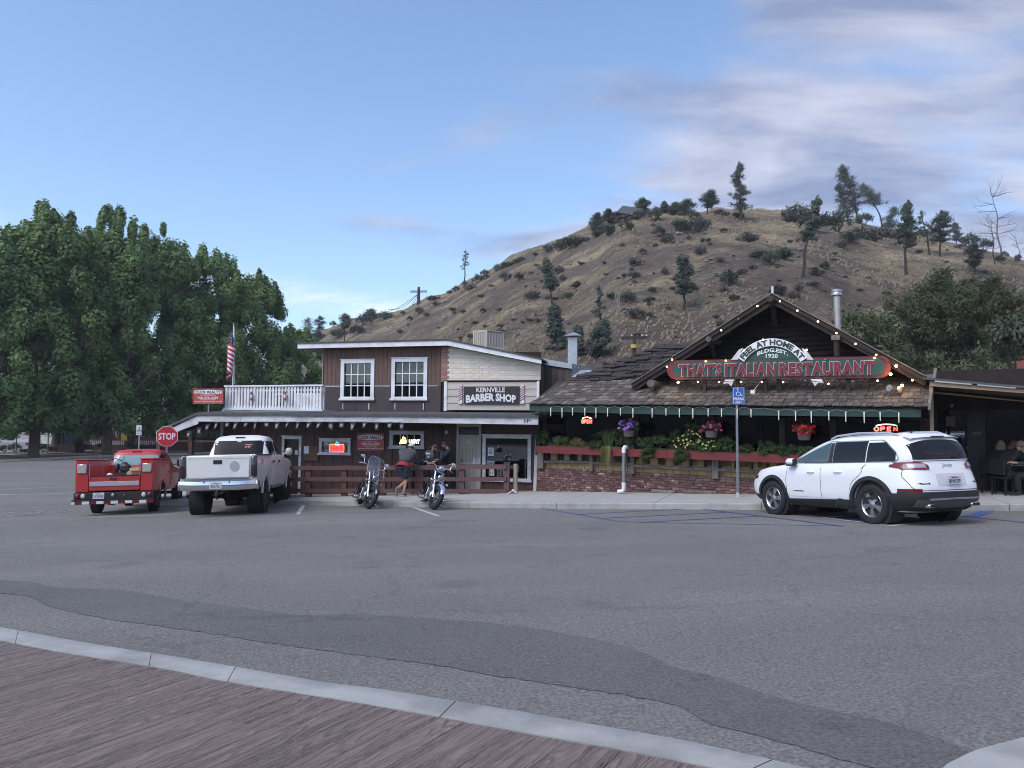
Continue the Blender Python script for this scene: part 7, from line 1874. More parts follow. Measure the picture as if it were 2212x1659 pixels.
g.rbox(-1.2,-.7,-.5,.5,.42,.56,.03);g.tube([(-1.3,.35,.42),(-1.32,.2,.30),(-1.3,.0,.27),(-1.32,-.15,.35)],.015,5);C3.part('chassis',g,M_under)
wheels(C3,[(0,.84,0),(0,-.84,0),(WB3,.83,0),(WB3,-.83,0)],.39,.25,.21,'steel',M_alloyd)
def loadT(p):return T3@Matrix.Translation(p)
g=Geo();g.rbox(-.25,.25,-.17,.17,.0,.28,.05);g.ball((.1,.05,.36),(.17,.13,.13),10,7);g.rbox(-.32,-.1,-.2,.1,.22,.42,.05);g.lathe([(.13,0),(.15,.03),(.10,.10)],(-.05,.17,.3),(0,1,0),14)
mk('engine',g,mat('oily_black',(.016,.017,.02),.45,c2=(.04,.04,.045),scale=8),None,40,'oily black engine lying in the open bed of the red truck','engine',T=loadT((-.55,-.1,.905)))
g=Geo();g.tube([(-.35,.38,.0),(-.05,.62,.62),(.08,.66,.70)],.016,6);g.tube([(-.1,.5,.5),(.0,.2,.58),(.05,.0,.50)],.014,6);g.tube([(-.05,.3,.55),(.02,.26,.66)],.01,5);g.tube([(.0,.0,.51),(.04,-.06,.62)],.01,5)
mk('tool_rack',g,mat('rusty_bar',(.10,.05,.045),.7),None,False,'rusty bent metal bars sticking up out of the red truck bed','metal bars',T=loadT((-.7,-.05,.905)))
g=Geo();g.rbox(-.2,.2,-.16,.16,0,.24,.04);g._add([(-.2,-.16,.24),(.0,-.2,.34),(.0,.14,.30),(-.2,.16,.24)],[(0,1,2,3)]);mk('cardboard_box',g,mat('cardboard',(.38,.27,.18),.85),None,False,'torn tan cardboard box in the red truck bed behind the tailgate','box',T=loadT((-.85,-.42,.905))@Matrix.Rotation(.5,4,'Z'))
g=Geo();g.ball((0,0,.1),(.13,.1,.1),10,7);mk('white_bag',g,M_paper,None,True,'small white bag in the left of the red truck bed','bag',T=loadT((-.9,.25,.905)))
# ================================================================ MOTORCYCLES
def bike(label,contact,yaw,lean,steer,style):
 a=G(*contact);WB_=1.62;r=.325
 f=Vector((math.sin(yaw),-math.cos(yaw),0));l=Vector((-f.y,f.x,0))
 o=a-f*WB_;o.z=zg(o.x,o.y);f=(a-o).normalized();n=f.cross(l).normalized()
 M=Matrix((f,l,n)).transposed().to_4x4();M.translation=o
 M=M@Matrix.Rotation(-lean,4,'X')
 th=thing('motorcycle',label,'motorcycle',T=M,group='cruiser motorcycles at the kerb')
 ax=Vector((-.52,0,.85)).normalized();A0=Vector((WB_,0,r))
 RS=Matrix.Translation(A0)@Matrix.Rotation(steer,4,ax)@Matrix.Translation(-A0)
 def part(nm,g,m,par=None,sm=40,st=False):
  if st:g.v=[tuple(RS@Vector(v))for v in g.v]
  return mk(nm,g,m,par or th,sm)
 blk=mat('bike_black_paint',(.010,.011,.022),.25,coat=.6);dk=M_plast
 for(x,nm,w,st)in((WB_,'front_wheel',.13,True),(0,'rear_wheel',.17,False)):
  g=Geo();g.lathe([(.205,-w/2+.01),(.26,-w/2),(r-.04,-w/2+.01),(r-.01,-w*.28),(r,0),(r-.01,w*.28),(r-.04,w/2-.01),(.26,w/2),(.205,w/2-.01)],(x,0,r),(0,1,0),36,closed=True);wt=part(nm,g,M_tyre,st=st)
  g=Geo();g.lathe([(.222,-.045),(.235,-.05),(.235,.05),(.222,.045),(.205,.03),(.205,-.03)],(x,0,r),(0,1,0),36,closed=True)
  g.lathe([(.045,-.07),(.06,-.04),(.06,.04),(.045,.07)],(x,0,r),(0,1,0),14)
  ns=5 if style=='shield' else 9
  for k in range(ns):
   a_=2*math.pi*k/ns
   for da in((-.13,.13)if style=='shield' else(0,.22)):
    p=Vector((x+.05*math.cos(a_),0,r+.05*math.sin(a_)));q=Vector((x+.215*math.cos(a_+da),0,r+.215*math.sin(a_+da)));g.beam(p,q,.026,.018,up=(0,1,0))
  part('rim',g,M_alloy,wt,st=st)
  if st:
   g=Geo();g.lathe([(.13,0),(.13,.008)],(x,.065,r),(0,1,0),24);part('brake_disc',g,M_galv,wt,st=True)
 P0=A0;P1=A0+ax*.78
 g=Geo()
 for s in(-1,1):
  off=Vector((0,s*.115,0));g.tube([P0+off-ax*.03,P0+off+ax*.30],.034,12);g.tube([P0+off+ax*.30,P1+off],.025,12)
 g.beam(P0+ax*.50+Vector((0,-.15,0)),P0+ax*.50+Vector((0,.15,0)),.06,.035);g.beam(P1+Vector((0,-.15,0)),P1+Vector((0,.15,0)),.07,.03);g.tube([P0+Vector((0,-.15,0)),P0+Vector((0,.15,0))],.016,8)
 part('fork',g,M_chrome,st=True)
 def fender(x,r0,a0,a1,w,m,st):
  def ff(a,b):
   th_=lerp(a0,a1,a);t=(b-.5)*2;rr=r0-.05*abs(t)**3;return(x+rr*math.cos(th_),t*w/2,r+rr*math.sin(th_))
  g=Geo();g.grid(ff,22,8);g.grid(lambda a,b:(lambda p:(x+(p[0]-x)*.985,p[1],r+(p[2]-r)*.985))(ff(a,b)),22,8,flip=True);return part('fender',g,m,st=st)
 fender(WB_,.365,.35,2.6,.155,blk if style=='shield' else mat('bike_silver_blue',(.30,.36,.50),.2,.3,coat=.8),True)
 fender(0,.385,.9,3.3,.20,blk,False)
 hl=P0+ax*.60+Vector((.16,0,-.0));R_=.09
 g=Geo();g.lathe([(.03,-.14),(.07,-.10),(R_,-.02),(R_+.008,.01),(R_,.02)],hl,(1,0,-.05),24);hd=part('headlight',g,M_chrome,st=True)
 g=Geo();g.lathe([(R_-.008,.012),(R_-.03,.028),(.02,.034)],hl,(1,0,-.05),20);part('headlight_lens',g,mat('lamp_glass_clear',(.20,.21,.23),.08,coat=1),hd,st=True)
 H=P1+Vector((-.02,0,.05));g=Geo()
 hb=[H+Vector((0,-.0,0)),H+Vector((-.0,.09,.0)),H+Vector((-.02,.16,.10)),H+Vector((-.10,.33,.12)),H+Vector((-.22,.46,.09))]
 g.tube(hb,.013,8);g.tube([Vector((p.x,-p.y,p.z))for p in hb],.013,8)
 for s in(-1,1):
  g.tube([H+Vector((-.10,s*.33,.13)),H+Vector((-.10,s*.34,.19)),H+Vector((-.13,s*.38,.27))],.008,6)
  g.tube([H+Vector((-.07,s*.33,.11)),H+Vector((-.13,s*.47,.07))],.006,5)
 part('handlebar',g,M_chrome,st=True)
 for s in(-1,1):
  g=Geo();g.tube([H+Vector((-.19,s*.42,.10)),H+Vector((-.25,s*.50,.085))],.02,8);part('grip',g,M_black,st=True)
  g=Geo();c=H+Vector((-.13,s*.41,.29));g.ball(c,(.022,.075,.048),12,8);part('mirror',g,M_chrome,st=True)
  g=Geo();c=P0+ax*.47+Vector((.06,s*.24,0));g.tube([c-Vector((0,s*.12,0)),c],.008,5);g.ball(c,(.045,.035,.035),10,7);part('turn_signal',g,mat('amber_lens',(.55,.13,.02),.25,coat=.5)if style=='shield' else M_chrome,st=True)
 if style=='shield':
  def sh(a,b):
   t=(a-.5)*2;w=.27*(1-.35*max(0,b-.5)**2*4*.25-.0*b)*(1 if b<.7 else math.sqrt(max(.05,1-((b-.7)/.32)**2*.75)));return hl+Vector((-.02-.30*b-.06*t*t,t*w,.02+.58*b))
  g=Geo();g.grid(sh,14,14);part('windshield',g,glass_mat('windshield_plastic',(.80,.78,.80),.10,.05),st=True)
  g=Geo();g.tube([sh(0,b_)for b_ in np.linspace(0,1,12)]+[sh(a_,1)for a_ in np.linspace(0,1,8)]+[sh(1,b_)for b_ in np.linspace(1,0,12)],.006,5);g.beam(sh(0,.33)+Vector((-.01,0,0)),sh(1,.33)+Vector((-.01,0,0)),.02,.025);g.beam(sh(.35,.33),sh(.35,.0),.015,.02);g.beam(sh(.65,.33),sh(.65,.0),.015,.02);part('windshield_frame',g,M_chrome,st=True)
 else:
  g=Geo();g.lathe([(.05,-.08),(.085,-.02),(.085,.02),(.07,.05)],H+Vector((.06,0,.05)),(.6,0,.8),18);part('speedometer',g,mat('bike_blue_chrome',(.35,.45,.65),.1,.8),st=True)
 g=Geo();g.ball((WB_-.72,0,.76),(.31,.145,.125),18,12);part('fuel_tank',g,blk)
 g=Geo();g.ball((WB_-1.22,0,.70),(.30,.15,.075),16,9);g.ball((WB_-1.60,0,.74),(.16,.10,.06),12,8);part('seat',g,M_black)
 g=Geo();g.tube([P1-ax*.08,(WB_-.55,0,.30),(WB_-1.0,0,.22),(.1,0,.30)],.022,8);g.tube([P1-ax*.02,(WB_-.8,0,.70),(WB_-1.2,0,.62),(0,0,.33)],.022,8);part('frame',g,M_black)
 g=Geo()
 for s,tx in((-1,.30),(1,-.30)):
  g.tube([(WB_-.82,0,.40),(WB_-.82+tx*.6,0,.68)],.085,14)
  for k in range(6):g.tube([(WB_-.82+tx*(.2+.06*k),0,.47+.033*k),(WB_-.82+tx*(.2+.06*k)+tx*.02,0,.475+.033*k)],.11,14)
 g.rbox(WB_-1.1,WB_-.55,-.13,.13,.20,.46,.06);part('engine',g,M_alloy)
 g=Geo()
 for z in(.24,.34):g.tube([(WB_-.62,-.16,z+.2),(WB_-.60,-.20,z),(WB_-.9,-.22,z-.02),(.25,-.23,z-.02),(-.15,-.23,z)],[.022,.024,.03,.042,.045],10)
 part('exhaust',g,M_chrome)
 g=Geo()
 for s in(-1,1):g.tube([(WB_-.55,s*.12,.26),(WB_-.55,s*.32,.26)],.014,8);g.rbox(WB_-.62,WB_-.46,s*.33-.07,s*.33+.07,.255,.285,.01);g.tube([(WB_-.95,s*.1,.28),(WB_-.95,s*.30,.28)],.012,6)
 part('footpeg',g,M_chrome)
 g=Geo();g.tube([(WB_-.9,.12,.26),(WB_-.82,.32,.10),(WB_-.80,.40,.075)],.012,6);part('kickstand',g,M_chrome)
 g=Geo();g.ball((-.12,0,.62),(.05,.06,.04),8,6);part('tail_light',g,M_tail)
 if style!='shield':g=Geo();g.rbox(-.25,.35,.16,.32,.35,.62,.05);part('saddlebag',g,M_black)
 return th,M,H,RS
bike('chrome cruiser motorcycle with a tall clear windshield and orange turn signals',(797,1099.5),R(20),R(11),R(20),'shield')
_,MB,HB,RSB=bike('dark cruiser motorcycle with a bare headlight and many-spoked front wheel',(938,1101.5),R(14),R(11),R(20),'bare')
g=Geo();c=RSB@(HB+Vector((-.10,-.36,.20)))
g.ball(c,(.135,.115,.105),14,9);g.lathe([(.13,-.055),(.135,-.03)],c,(0,0,1),14)
mk('helmet',g,mat('helmet_black',(.02,.02,.024),.2,coat=.6),None,True,'dark glossy helmet hanging on the handlebar of the right motorcycle','helmet',T=MB)
# ================================================================ PEOPLE
def skin_mesh(name,verts,edges,radii,mt,levels=2,root=0):
 me=bpy.data.meshes.new(name);me.from_pydata([tuple(v)for v in verts],edges,[]);o=bpy.data.objects.new(name,me);COL.objects.link(o)
 o.modifiers.new('s','SKIN');o.modifiers.new('d','SUBSURF').levels=levels
 for i,r_ in enumerate(radii):
  d=me.skin_vertices[0].data[i];d.radius=r_ if hasattr(r_,'__len__')else(r_,r_);d.use_root=(i==root)
 bpy.context.view_layer.update();dg=bpy.context.evaluated_depsgraph_get()
 out=bpy.data.meshes.new_from_object(o.evaluated_get(dg));bpy.data.objects.remove(o);bpy.data.meshes.remove(me)
 out.materials.clear();out.materials.append(mt);out.polygons.foreach_set('use_smooth',[True]*len(out.polygons));return out
M_skin=mat('skin',(.42,.24,.17),.55);M_hair=mat('dark_hair',(.022,.015,.013),.6,c2=(.04,.028,.022),scale=30,stretch=(4,4,.6))
def person(label,T,J,look,hair=None,shirt=None,pants=None,shoes=M_black,cap=None,long_shirt=0,sleeve=1,leg=1,scale=1.0,group=None,hem=None,bulk=1.0):
 """J: joints in local metres (x = person's right, y = the way they face, z up)"""
 th=thing('person',label,'person',T=T@Matrix.Scale(scale,4),group=group)
 V={k:Vector(v)for k,v in J.items()}
 names=['pelvis','waist','chest','neck','head'];rad={'pelvis':(.12,.09),'waist':(.11,.08),'chest':(.12,.08),'neck':.055,'head':.05}
 vs,rr,ed=[],[],[]
 idx={}
 def add(k,p,r_):idx[k]=len(vs);vs.append(p);rr.append(r_)
 for k in names:add(k,V[k],rad[k])
 ed+=[(0,1),(1,2),(2,3),(3,4)]
 for s in 'LR':
  add('sh'+s,V['sh'+s],.048);add('el'+s,V['el'+s],.043);add('wr'+s,V['wr'+s],.028)
  ed+=[(idx['chest'],idx['sh'+s]),(idx['sh'+s],idx['el'+s]),(idx['el'+s],idx['wr'+s])]
  d=(V['wr'+s]-V['el'+s]).normalized();side_=d.orthogonal().normalized()if 'palm' not in J else Vector(J['palm'])
  add('pa'+s,V['wr'+s]+d*.055,(.034,.017));ed.append((idx['wr'+s],idx['pa'+s]))
  bend=Vector((0,0,-1))if abs(d.z)<.8 else Vector((0,.6,0))
  for q in range(5):
   off=side_*((q-1.5)*.019)if q<4 else side_*-.045;L_=(.075,.085,.08,.062,.045)[q]
   b0=V['wr'+s]+d*(.085 if q<4 else .03)+off;add(f'f{q}a'+s,b0,.0095);add(f'f{q}b'+s,b0+d*L_*.55+bend*.008,.009);add(f'f{q}c'+s,b0+d*L_+bend*.03,.007)
   ed+=[(idx['pa'+s],idx[f'f{q}a'+s]),(idx[f'f{q}a'+s],idx[f'f{q}b'+s]),(idx[f'f{q}b'+s],idx[f'f{q}c'+s])]
  add('hi'+s,V['hi'+s],.085);add('kn'+s,V['kn'+s],.062);add('ca'+s,V['kn'+s].lerp(V['an'+s],.35),.060);add('an'+s,V['an'+s],.038);add('to'+s,V['to'+s],.032)
  ed+=[(0,idx['hi'+s]),(idx['hi'+s],idx['kn'+s]),(idx['kn'+s],idx['ca'+s]),(idx['ca'+s],idx['an'+s]),(idx['an'+s],idx['to'+s])]
 body=skin_mesh('body',vs,ed,rr,M_skin,1)
 lk=Vector(look).normalized();up=Vector((0,0,1));up=(up-lk*up.dot(lk));up=up.normalized()if up.length>.1 else Vector((0,1,0));rt=lk.cross(up)
 Mh=Matrix((rt,lk,up)).transposed();hc=V['head']+up*.075+lk*.015
 g=Geo();g.v=[tuple(v.co)for v in body.vertices];g.f=[tuple(p.vertices)for p in body.polygons];g.m=[0]*len(g.f)
 def hp(x,y,z):return hc+Mh@Vector((x,y,z))
 g.ball(hc,(.075,.092,.112),16,12,Mh);g.ball(hp(0,.045,-.06),(.045,.045,.045),10,8,Mh);g.ball(hp(0,.096,-.012),(.012,.020,.024),8,6,Mh)
 for s in(-1,1):g.ball(hp(s*.076,-.005,-.01),(.010,.020,.030),8,6,Mh);g.ball(hp(s*.03,.078,.02),(.018,.014,.010),8,6,Mh)
 mk('body',g,M_skin,th,180)
 g=Geo()
 for s in(-1,1):g.ball(hp(s*.03,.089,.012),(.011,.006,.006),8,5,Mh)
 g.ball(hp(0,.092,-.055),(.022,.006,.005),8,5,Mh);mk('face',g,mat('eyes_and_lips',(.10,.04,.035),.5),th,True)
 if hair is not None:
  g=Geo()
  def hf(a,b,k=1.0):
   ph=a*2*math.pi;t=b*math.pi*.62;y=math.cos(ph)*math.sin(t);x=math.sin(ph)*math.sin(t)
   cutf=max(0,y-.35)*.9*b;return hp(x*.086,y*.100-.010,math.cos(t)*.124+.008+cutf*.1)
  g.grid(lambda a,b:hf(a,b),20,10)
  if hair[1]>0:
   L_=hair[1]
   def lf_(a,b):
    ph=lerp(-.62,.62,a)*math.pi+math.pi;w=.095+.015*math.sin(b*3);p=hp(math.sin(ph)*w,math.cos(ph)*(w+.01)-.015,.03);return p+Vector((0,-.05*b,-L_*b))+Vector((.006*math.sin(a*40),.006*math.cos(a*34),0))
   g.grid(lf_,26,8);g.grid(lambda a,b:lf_(a,b)+Vector((0,.01,0)),26,8,flip=True)
  mk('hair',g,hair[0],th,True)
 if cap is not None:
  g=Geo();g.grid(lambda a,b:hp(math.sin(a*6.2832)*math.sin(b*1.62)*.091,math.cos(a*6.2832)*math.sin(b*1.62)*.106-.004,math.cos(b*1.62)*.118+.022),22,8)
  g.grid(lambda a,b:hp((a-.5)*.14,.085+.075*b-.5*(a-.5)**2*.4,.035-.02*b),8,3);g.grid(lambda a,b:hp((a-.5)*.14,.085+.075*b-.5*(a-.5)**2*.4,.029-.02*b),8,3,flip=True);mk('cap',g,cap,th,True)
 if shirt is not None:
  vs,rr,ed=[V['pelvis']*1.0-(V['waist']-V['pelvis'])*long_shirt,V['waist'],V['chest'],V['chest'].lerp(V['neck'],.75)],[(.175*bulk,.145*bulk),(.18*bulk,.145*bulk),(.23*bulk,.17*bulk),.10],[(0,1),(1,2),(2,3)]
  for s in 'LR':
   b=len(vs);e=V['el'+s].lerp(V['wr'+s],.85)if sleeve==1 else V['sh'+s].lerp(V['el'+s],.75)
   vs+=[V['sh'+s],V['el'+s]if sleeve==1 else V['sh'+s].lerp(V['el'+s],.4),e];rr+=[.105*bulk,.070 if sleeve==1 else .085,.05 if sleeve==1 else .075];ed+=[(2,b),(b,b+1),(b+1,b+2)]
  mk('shirt',skin_mesh('shirt',vs,ed,rr,shirt,2,2),None,th)
 if hem is not None:
  p=V['pelvis'];g=Geo();q=p-(V['waist']-p)*.35
  g.tube([p+(V['waist']-p)*.1,q,q-(V['waist']-p)*.25],[.185*bulk,.195*bulk,.198*bulk],18,caps=False,flat=.82);mk('shirt_tail',g,hem,th,True)
 if pants is not None:
  vs,rr,ed=[V['pelvis']+(V['waist']-V['pelvis'])*.3,V['pelvis']],[(.15,.12),(.165,.13)],[(0,1)]
  for s in 'LR':
   b=len(vs);vs+=[V['hi'+s],V['hi'+s].lerp(V['kn'+s],.5),V['kn'+s]];rr+=[.13*bulk,.118*bulk,.088 if leg else .105*bulk];ed+=[(1,b),(b,b+1),(b+1,b+2)]
   if leg:vs+=[V['kn'+s].lerp(V['an'+s],.92)];rr+=[.06];ed+=[(b+2,b+3)]
  mk('trousers' if leg else 'shorts',skin_mesh('trousers',vs,ed,rr,pants,2,1),None,th)
 for s in 'LR':
  a_,t_=V['an'+s],V['to'+s];d=(t_-a_);d.normalize();g=Geo();g.tube([a_-d*.06,a_-d*.035,a_+d*.06,t_,t_+d*.05],[.03,.050,.048,.046,.028],10,flat=.8);g.tube([a_-d*.01+(V['kn'+s]-a_).normalized()*.09,a_],[.045,.048],10);mk('shoe',g,shoes,th,True)
 return th
def jn(lean=.25,arms='rail',h=1.0,head=(0,.12)):
 s,c=math.sin(lean),math.cos(lean);hip=.93
 J=dict(pelvis=(0,0,hip),waist=(0,.20*s,hip+.20*c),chest=(0,.42*s,hip+.42*c),neck=(0,.58*s,hip+.58*c),head=(0,.58*s+.07,hip+.58*c+.07))
 for k,x in(('L',-1),('R',1)):
  J['sh'+k]=(x*.19,.50*s,hip+.50*c)
  if arms=='rail':J['el'+k]=(x*.25,.50*s+.16,hip+.50*c-.24);J['wr'+k]=(x*.12,.50*s+.38,hip+.50*c-.30)
  else:J['el'+k]=(x*.24,.50*s+.03,hip+.50*c-.29);J['wr'+k]=(x*.18,.50*s+.22,hip+.50*c-.42)
  J['hi'+k]=(x*.10,0,hip-.03);J['kn'+k]=(x*.11,.03,.50);J['an'+k]=(x*.11,-.02,.09);J['to'+k]=(x*.13,.14,.045)
 return J
def stand(u,v,y,face,**kw):
 x,_=LB.px(u,v,y);p=LB.w(x,y);z=zs(p.x,p.y)
 return Matrix.Translation((p.x,p.y,z))@Matrix.Rotation(face,4,'Z')
M_char=mat('charcoal_sweater',(.055,.058,.070),.9,c2=(.075,.078,.09),scale=12,bump=.1);M_navy=mat('dark_navy_shorts',(.030,.036,.055),.85,c2=(.042,.05,.07),scale=6);M_redc=mat('red_shirt',(.30,.015,.03),.8)
M_gt=mat('grey_tshirt',(.060,.062,.074),.85);M_blk=mat('black_cloth',(.010,.010,.016),.85,c2=(.018,.018,.026),scale=6)
J=jn(.62,'rail');J['pelvis']=(0,-.04,.97);J['waist']=(.03,.10,1.13);J['chest']=(.06,.27,1.30);J['neck']=(.08,.40,1.41);J['head']=(.10,.47,1.45)
J['shL']=(-.14,.33,1.37);J['shR']=(.26,.33,1.34);J['elL']=(-.16,.52,1.08);J['wrL']=(.05,.70,1.00);J['elR']=(.34,.52,1.06);J['wrR']=(.26,.72,.98)
J['hiL']=(-.10,-.04,.93);J['hiR']=(.11,-.04,.93);J['knR']=(.06,.10,.52);J['anR']=(.02,-.06,.10);J['toR']=(.05,.09,.05)
J['knL']=(.10,.16,.50);J['anL']=(-.17,-.17,.24);J['toL']=(-.18,-.13,.06)
person('man in a charcoal sweater, red shirt tail and dark shorts leaning on the fence',stand(871,1070,YFe-.55,R(-4)),J,(.3,.75,-.35),(M_hair,0),M_char,M_navy,mat('grey_sneaker',(.16,.15,.15),.8,c2=(.3,.28,.27),scale=20),mat('white_cap',(.62,.62,.60),.8),leg=0,hem=M_redc,long_shirt=-.25,scale=.98,bulk=1.16)
gp='people behind the brown fence'
person('child in a dark cap with a white logo half hidden behind the leaning man',stand(884,1062,-.72,R(170)),jn(.15,'down'),(0,.9,-.5),(M_hair,0),M_blk,M_blk,cap=mat('dark_cap',(.02,.022,.045),.8),scale=.93,group=gp)
person('dark-haired woman behind the fence beside the man in the grey T-shirt',stand(911,1062,-.55,R(-80)),jn(.35,'rail'),(0,.8,-.6),(M_hair,.32),M_blk,M_blk,scale=.90,group=gp)
person('man in a grey T-shirt and dark shorts bending over the fence rail',stand(928,1062,-.95,R(-20)),jn(.35,'rail'),(-.2,.8,-.7),(mat('brown_hair',(.05,.030,.022),.7),0),M_gt,M_navy,leg=0,sleeve=0,scale=.92,group=gp)
person('woman with long black hair looking down behind the right motorcycle',stand(954,1062,-.80,R(140)),jn(.28,'rail'),(0,.75,-.65),(M_hair,.42),M_blk,M_blk,scale=.90,group=gp)
person('boy in a black top standing in profile by the beige door',stand(971,1062,-.75,R(95)),jn(.12,'rail'),(0,.95,-.3),(M_hair,0),M_blk,M_blk,mat('white_shoe',(.6,.6,.62),.7),sleeve=1,scale=.93,group=gp)
def seated(lean=.15,hand=False):
 J=dict(pelvis=(0,0,.52),waist=(0,.04,.70),chest=(0,.09+lean*.2,.90),neck=(0,.13+lean*.4,1.07),head=(0,.19+lean*.4,1.11))
 for k,x in(('L',-1),('R',1)):
  J['sh'+k]=(x*.19,.10+lean*.35,1.0);J['el'+k]=(x*.25,.28,.77);J['wr'+k]=(x*.12,.48,.80);J['hi'+k]=(x*.10,.02,.50);J['kn'+k]=(x*.13,.44,.50);J['an'+k]=(x*.13,.42,.09);J['to'+k]=(x*.14,.58,.045)
 if hand:J['elR']=(.22,.40,.80);J['wrR']=(.10,.36,.98)
 return J
def pspot(u,y):x=RB.x(u,1000,y);p=RB.w(x,y);return p,zf2+.015
def rbT(u,y,face):p,z=pspot(u,y);return Matrix.Translation((p.x,p.y,z))@Matrix.Rotation(face,4,'Z')
M_blond=mat('blond_hair',(.17,.12,.07),.6,c2=(.24,.17,.10),scale=20);M_redh=mat('red_brown_hair',(.09,.028,.018),.6)
gp2='people seated on the porch'
person('blond woman in black seated on the porch',rbT(2146,1.5,R(-70)),seated(),(0,1,-.05),(M_blond,.28),M_blk,M_blk,group=gp2)
person('red-haired woman in black seated on the porch with a hand at her chin',rbT(2170,1.0,R(-75)),seated(.25,True),(.1,1,.05),(M_redh,.10),M_blk,M_blk,group=gp2)
person('person in dark green seated at the right edge of the porch table',rbT(2236,1.15,R(80)),seated(.2),(0,1,-.1),(M_hair,0),mat('dark_green_cloth',(.012,.05,.04),.85),M_blk,cap=mat('tan_cap',(.20,.14,.09),.8),group=gp2)
def chair(T,label):
 th=thing('chair',label,'chair',T=T,group='dark chairs on the porch')
 g=Geo();g.rbox(-.21,.21,-.2,.22,.42,.46,.015);mk('seat',g,M_black,th)
 g=Geo();g.rbox(-.21,.21,-.24,-.21,.50,.88,.012);mk('backrest',g,M_black,th)
 for x in(-.18,.18):
  for y in(-.19,.19):g=Geo();g.box(x-.015,x+.015,y-.015,y+.015,0,.42);mk('leg',g,M_black,th)
chair(rbT(2146,1.5,R(-70)),'dark chair under the blond woman on the porch');chair(rbT(2170,1.0,R(-75)),'dark chair under the red-haired woman on the porch');chair(rbT(2236,1.15,R(80)),'dark chair under the person in green on the porch')
tb=thing('table','small dark table between the people seated on the porch','table',T=rbT(2203,1.15,0))
g=Geo();g.lathe([(.36,.72),(.37,.73),(.36,.75)],(0,0,0),n=24);mk('tabletop',g,M_plast,tb)
g=Geo();g.tube([(0,0,0),(0,0,.72)],.03,8);g.lathe([(.22,0),(.20,.02)],(0,0,0),n=16);mk('pedestal',g,M_black,tb)
x,z=RB.px(*Z5(1265,345),.9);p=RB.w(x,.9)
person('diner sitting behind the middle restaurant window between the flower baskets',Matrix.Translation((p.x,p.y,z-1.20))@Matrix.Rotation(R(-95),4,'Z'),seated(.3,True),(0,1,-.2),(M_blond,0),M_blk,M_blk)
# ================================================================ LEAVES, TREES, SHRUBS
def leaf_mesh(name,blobs,per,size,m,seed=1,aspect=.6,fill=.35,up=.3):
 """blobs rows [x,y,z,rx,ry,rz]; per leaves on each, mostly near its shell"""
 r_=np.random.RandomState(seed);B=np.repeat(np.array(blobs,float),per,0);n=len(B)
 d=r_.normal(size=(n,3));d/=np.linalg.norm(d,axis=1)[:,None]
 rad=1-fill*r_.rand(n)**1.5
 c=B[:,:3]+d*B[:,3:6]*rad[:,None]*(1+.10*r_.normal(size=n))[:,None]
 nrm=d*1.0+r_.normal(size=(n,3))*.38+np.array([0,-.1,up]);nrm/=np.linalg.norm(nrm,axis=1)[:,None]
 a=np.cross(nrm,r_.normal(size=(n,3)));a/=np.linalg.norm(a,axis=1)[:,None];b=np.cross(nrm,a)
 s=size*(.55+.9*r_.rand(n))[:,None]
 v=np.stack([c-a*s,c-b*s*aspect,c+a*s,c+b*s*aspect],1).reshape(-1,3)
 me=bpy.data.meshes.new(name);me.vertices.add(4*n);me.vertices.foreach_set('co',v.ravel());me.loops.add(4*n);me.loops.foreach_set('vertex_index',np.arange(4*n,dtype=np.int32))
 me.polygons.add(n);me.polygons.foreach_set('loop_start',np.arange(0,4*n,4,dtype=np.int32));me.polygons.foreach_set('loop_total',np.full(n,4,dtype=np.int32))
 me.materials.append(m);me.update();return me
M_leaf=leaf_mat('maple_leaves',(.10,.19,.075),(.25,.36,.125),.3);M_leafd=leaf_mat('dark_leaves',(.050,.064,.032),(.115,.132,.062),.5,.2)
M_pine=leaf_mat('pine_needles',(.062,.078,.066),(.120,.140,.108),.4,.15);M_oak=leaf_mat('scrub_leaves',(.048,.062,.044),(.098,.115,.078),.5,.15);M_sage=leaf_mat('grey_scrub_leaves',(.068,.074,.068),(.125,.130,.112),.6,.15)
M_bark=mat('bark',(.085,.060,.045),.95,c2=(.15,.11,.085),scale=4,bump=.8,stretch=(3,3,.6));M_barkd=mat('dark_bark',(.035,.027,.024),.95,c2=(.06,.048,.042),scale=3);M_barkp=mat('pale_dead_wood',(.11,.10,.095),.9,c2=(.17,.155,.145),scale=3)
def limb(g,p,d,L_,r_,depth,rn,spread=.6,tip=.25,n=7,sub=3):
 q=[Vector(p)];dd=Vector(d).normalized();k=4
 for i in range(k):dd=(dd+Vector((rn.uniform(-1,1),rn.uniform(-1,1),rn.uniform(-.4,.6)))*.16).normalized();q.append(q[-1]+dd*L_/k)
 g.tube(q,[lerp(r_,r_*(tip if depth==0 else .55),i/k)for i in range(k+1)],n,caps=False)
 if depth>0:
  for _ in range(sub):
   i=rn.randint(1,k);nd=(dd+Vector((rn.uniform(-1,1),rn.uniform(-1,1),rn.uniform(-.2,.8)))*spread).normalized();limb(g,q[i],nd,L_*rn.uniform(.5,.75),r_*.5,depth-1,rn,spread,tip,max(4,n-2),sub)
